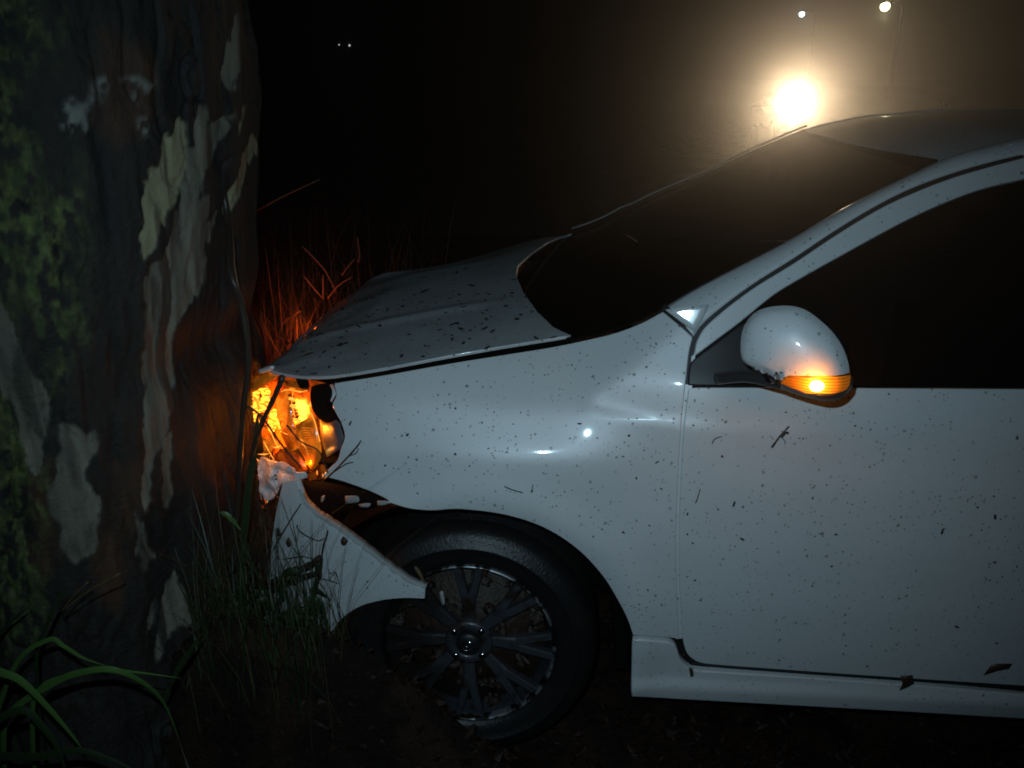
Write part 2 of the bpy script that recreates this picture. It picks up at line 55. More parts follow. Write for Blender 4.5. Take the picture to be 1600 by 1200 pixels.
 'bumper': [(-0.5318,0.6968),(-0.5285,0.6988),(-0.5251,0.7009),(-0.5218,0.703),(-0.5185,0.7049),(-0.5151,0.7066),(-0.5118,0.7079),(-0.5082,0.7091),(-0.5044,0.7102),(-0.5006,0.711),(-0.497,0.7114),(-0.4937,0.7111),(-0.491,0.7099),(-0.4888,0.7076),(-0.4871,0.7044),(-0.4857,0.7004),(-0.4845,0.6962),(-0.4833,0.6919),(-0.4819,0.688),(-0.4812,0.6838),(-0.4808,0.6796),(-0.4805,0.6754),(-0.4798,0.6713),(-0.4786,0.6672),(-0.4765,0.6634),(-0.4734,0.6596),(-0.4694,0.6559),(-0.4649,0.6523),(-0.4602,0.6489),(-0.4554,0.6458),(-0.451,0.6431),(-0.4473,0.641),(-0.4441,0.6395),(-0.4409,0.6383),(-0.4373,0.6371),(-0.4328,0.6355),(-0.4269,0.6332),(-0.4194,0.6301),(-0.4105,0.6266),(-0.4007,0.6229),(-0.3904,0.6191),(-0.3802,0.6152),(-0.3705,0.6112),(-0.3612,0.6068),(-0.3521,0.6017),(-0.3433,0.5956),(-0.335,0.5888),(-0.3275,0.5817),(-0.3205,0.5747),(-0.3145,0.5684),(-0.3093,0.5628),(-0.3044,0.5576),(-0.2994,0.5524),(-0.2937,0.5471),(-0.2868,0.5411),(-0.2784,0.5343),(-0.2688,0.5265),(-0.2586,0.5183),(-0.2483,0.5103),(-0.2387,0.5031),(-0.2304,0.4973),(-0.2233,0.4931),(-0.2172,0.4903),(-0.2117,0.4883),(-0.2066,0.4868),(-0.2014,0.4853),(-0.1959,0.4833),(-0.1972,0.453),(-0.2051,0.453),(-0.213,0.4531),(-0.2208,0.4531),(-0.2287,0.4531),(-0.2366,0.4527),(-0.2446,0.452),(-0.2526,0.451),(-0.2606,0.4497),(-0.2686,0.4482),(-0.2767,0.4463),(-0.285,0.444),(-0.2936,0.4413),(-0.3027,0.438),(-0.3123,0.4342),(-0.3221,0.43),(-0.3319,0.4253),(-0.3414,0.4203),(-0.3502,0.415),(-0.3584,0.4093),(-0.3663,0.4032),(-0.3738,0.3968),(-0.3809,0.3902),(-0.3876,0.3837),(-0.3938,0.3774),(-0.3996,0.3712),(-0.4048,0.3651),(-0.4095,0.359),(-0.4139,0.353),(-0.418,0.347),(-0.4218,0.3412),(-0.4253,0.3353),(-0.4284,0.3293),(-0.4313,0.3234),(-0.4338,0.3176),(-0.4362,0.3121),(-0.4383,0.3069),(-0.4401,0.3021),(-0.4416,0.2976),(-0.4428,0.2934),(-0.4439,0.2894),(-0.4449,0.2853),(-0.4462,0.281),(-0.4487,0.2812),(-0.4513,0.2808),(-0.454,0.2804),(-0.4566,0.2803),(-0.459,0.2812),(-0.4611,0.2833),(-0.4629,0.2869),(-0.4644,0.2917),(-0.4656,0.2973),(-0.4668,0.3036),(-0.4679,0.3104),(-0.469,0.3174),(-0.4702,0.325),(-0.4714,0.3336),(-0.4726,0.3427),(-0.4736,0.3517),(-0.4745,0.3602),(-0.4753,0.3678),(-0.4758,0.3744),(-0.4761,0.3802),(-0.4762,0.3857),(-0.4763,0.3909),(-0.4764,0.3961),(-0.4766,0.4015),(-0.478,0.395),(-0.4795,0.389),(-0.4811,0.3829),(-0.4826,0.3763),(-0.4841,0.3687),(-0.4856,0.3593),(-0.4871,0.3479),(-0.4886,0.3348),(-0.4902,0.3203),(-0.492,0.3048),(-0.494,0.2887),(-0.4961,0.2728),(-0.5084,0.2633),(-0.5211,0.253),(-0.5336,0.2434),(-0.5456,0.2351),(-0.557,0.2286),(-0.5674,0.2247),(-0.5774,0.223),(-0.5872,0.223),(-0.5964,0.2244),(-0.6047,0.2275),(-0.6117,0.2321),(-0.617,0.2384),(-0.62,0.247),(-0.6209,0.2582),(-0.6203,0.2713),(-0.6187,0.2855),(-0.6172,0.2995),(-0.6165,0.3125),(-0.6153,0.3263),(-0.6144,0.3392),(-0.6136,0.352),(-0.6125,0.3654),(-0.6108,0.3801),(-0.6082,0.3968),(-0.6047,0.416),(-0.6006,0.4371),(-0.5961,0.459),(-0.5916,0.4806),(-0.5871,0.5014),(-0.5826,0.5207),(-0.5783,0.5385),(-0.5738,0.5555),(-0.5694,0.5718),(-0.5649,0.5875),(-0.5605,0.6027),(-0.5563,0.6173),(-0.5521,0.6316),(-0.5479,0.6452),(-0.5437,0.6585),(-0.5396,0.6714),(-0.5356,0.6841)],
 'bumplip': [(-0.4877,0.0324,0.6921),(-0.4859,0.0309,0.6875),(-0.4842,0.0295,0.6827),(-0.4826,0.0281,0.678),(-0.4807,0.0267,0.6733),(-0.4785,0.0252,0.6688),(-0.4757,0.0236,0.6646),(-0.4722,0.0217,0.6607),(-0.4682,0.0197,0.657),(-0.4637,0.0177,0.6534),(-0.4591,0.0156,0.6501),(-0.4546,0.0136,0.6471),(-0.4503,0.0118,0.6443),(-0.4466,0.0102,0.6422),(-0.4433,0.0089,0.6408),(-0.4402,0.0076,0.6396),(-0.4365,0.0062,0.6384),(-0.432,0.0045,0.6368),(-0.4262,0.0021,0.6345),(-0.4187,-0.001,0.6314),(-0.4098,-0.0048,0.6279),(-0.4,-0.0092,0.6242),(-0.3898,-0.014,0.6203),(-0.3795,-0.0188,0.6165),(-0.3699,-0.0231,0.6125),(-0.3606,-0.0268,0.6081),(-0.3514,-0.0297,0.603),(-0.3426,-0.0314,0.597),(-0.3344,-0.0318,0.5903),(-0.3268,-0.0313,0.5832),(-0.3199,-0.0303,0.5762),(-0.3139,-0.0294,0.5699),(-0.3087,-0.0287,0.5643),(-0.3038,-0.0282,0.5591),(-0.2988,-0.0278,0.5539),(-0.2931,-0.0277,0.5485),(-0.2863,-0.0277,0.5426),(-0.2779,-0.028,0.5357),(-0.2683,-0.0284,0.5279),(-0.2581,-0.0288,0.5197),(-0.2479,-0.0291,0.5118),(-0.2383,-0.0292,0.5045),(-0.2299,-0.0292,0.4987),(-0.2229,-0.0292,0.4946),(-0.2168,-0.0291,0.4917),(-0.2113,-0.0291,0.4897),(-0.2061,-0.029,0.4882),(-0.2009,-0.029,0.4867),(-0.1955,-0.0289,0.4847)],
 'bumpseam': [(-0.5308,0.0488,0.703),(-0.5217,0.0453,0.7074),(-0.5127,0.042,0.7119),(-0.5037,0.0389,0.7164),(-0.4949,0.0358,0.7205),(-0.4862,0.0328,0.7239),(-0.4777,0.0298,0.7264),(-0.4693,0.0268,0.7277),(-0.461,0.0238,0.728),(-0.4528,0.0208,0.7277),(-0.4447,0.0179,0.7271),(-0.4366,0.0152,0.7264),(-0.4286,0.0126,0.726)],
 'hood_near': [(-0.6312,0.2226,0.9185),(-0.5917,0.2005,0.9199),(-0.554,0.1813,0.9209),(-0.5176,0.1646,0.9215),(-0.4832,0.1512,0.9228),(-0.4558,0.1425,0.9248),(-0.4212,0.1357,0.9302),(-0.3642,0.1309,0.9417),(-0.2979,0.1319,0.9548),(-0.226,0.1403,0.9681),(-0.1552,0.153,0.9799),(-0.0955,0.1635,0.9892),(-0.0411,0.1728,0.9973),(0.0124,0.1814,1.0047),(0.0594,0.1888,1.0111),(0.0927,0.1934,1.016),(0.1212,0.1918,1.0221),(0.1212,0.1918,1.0221)],
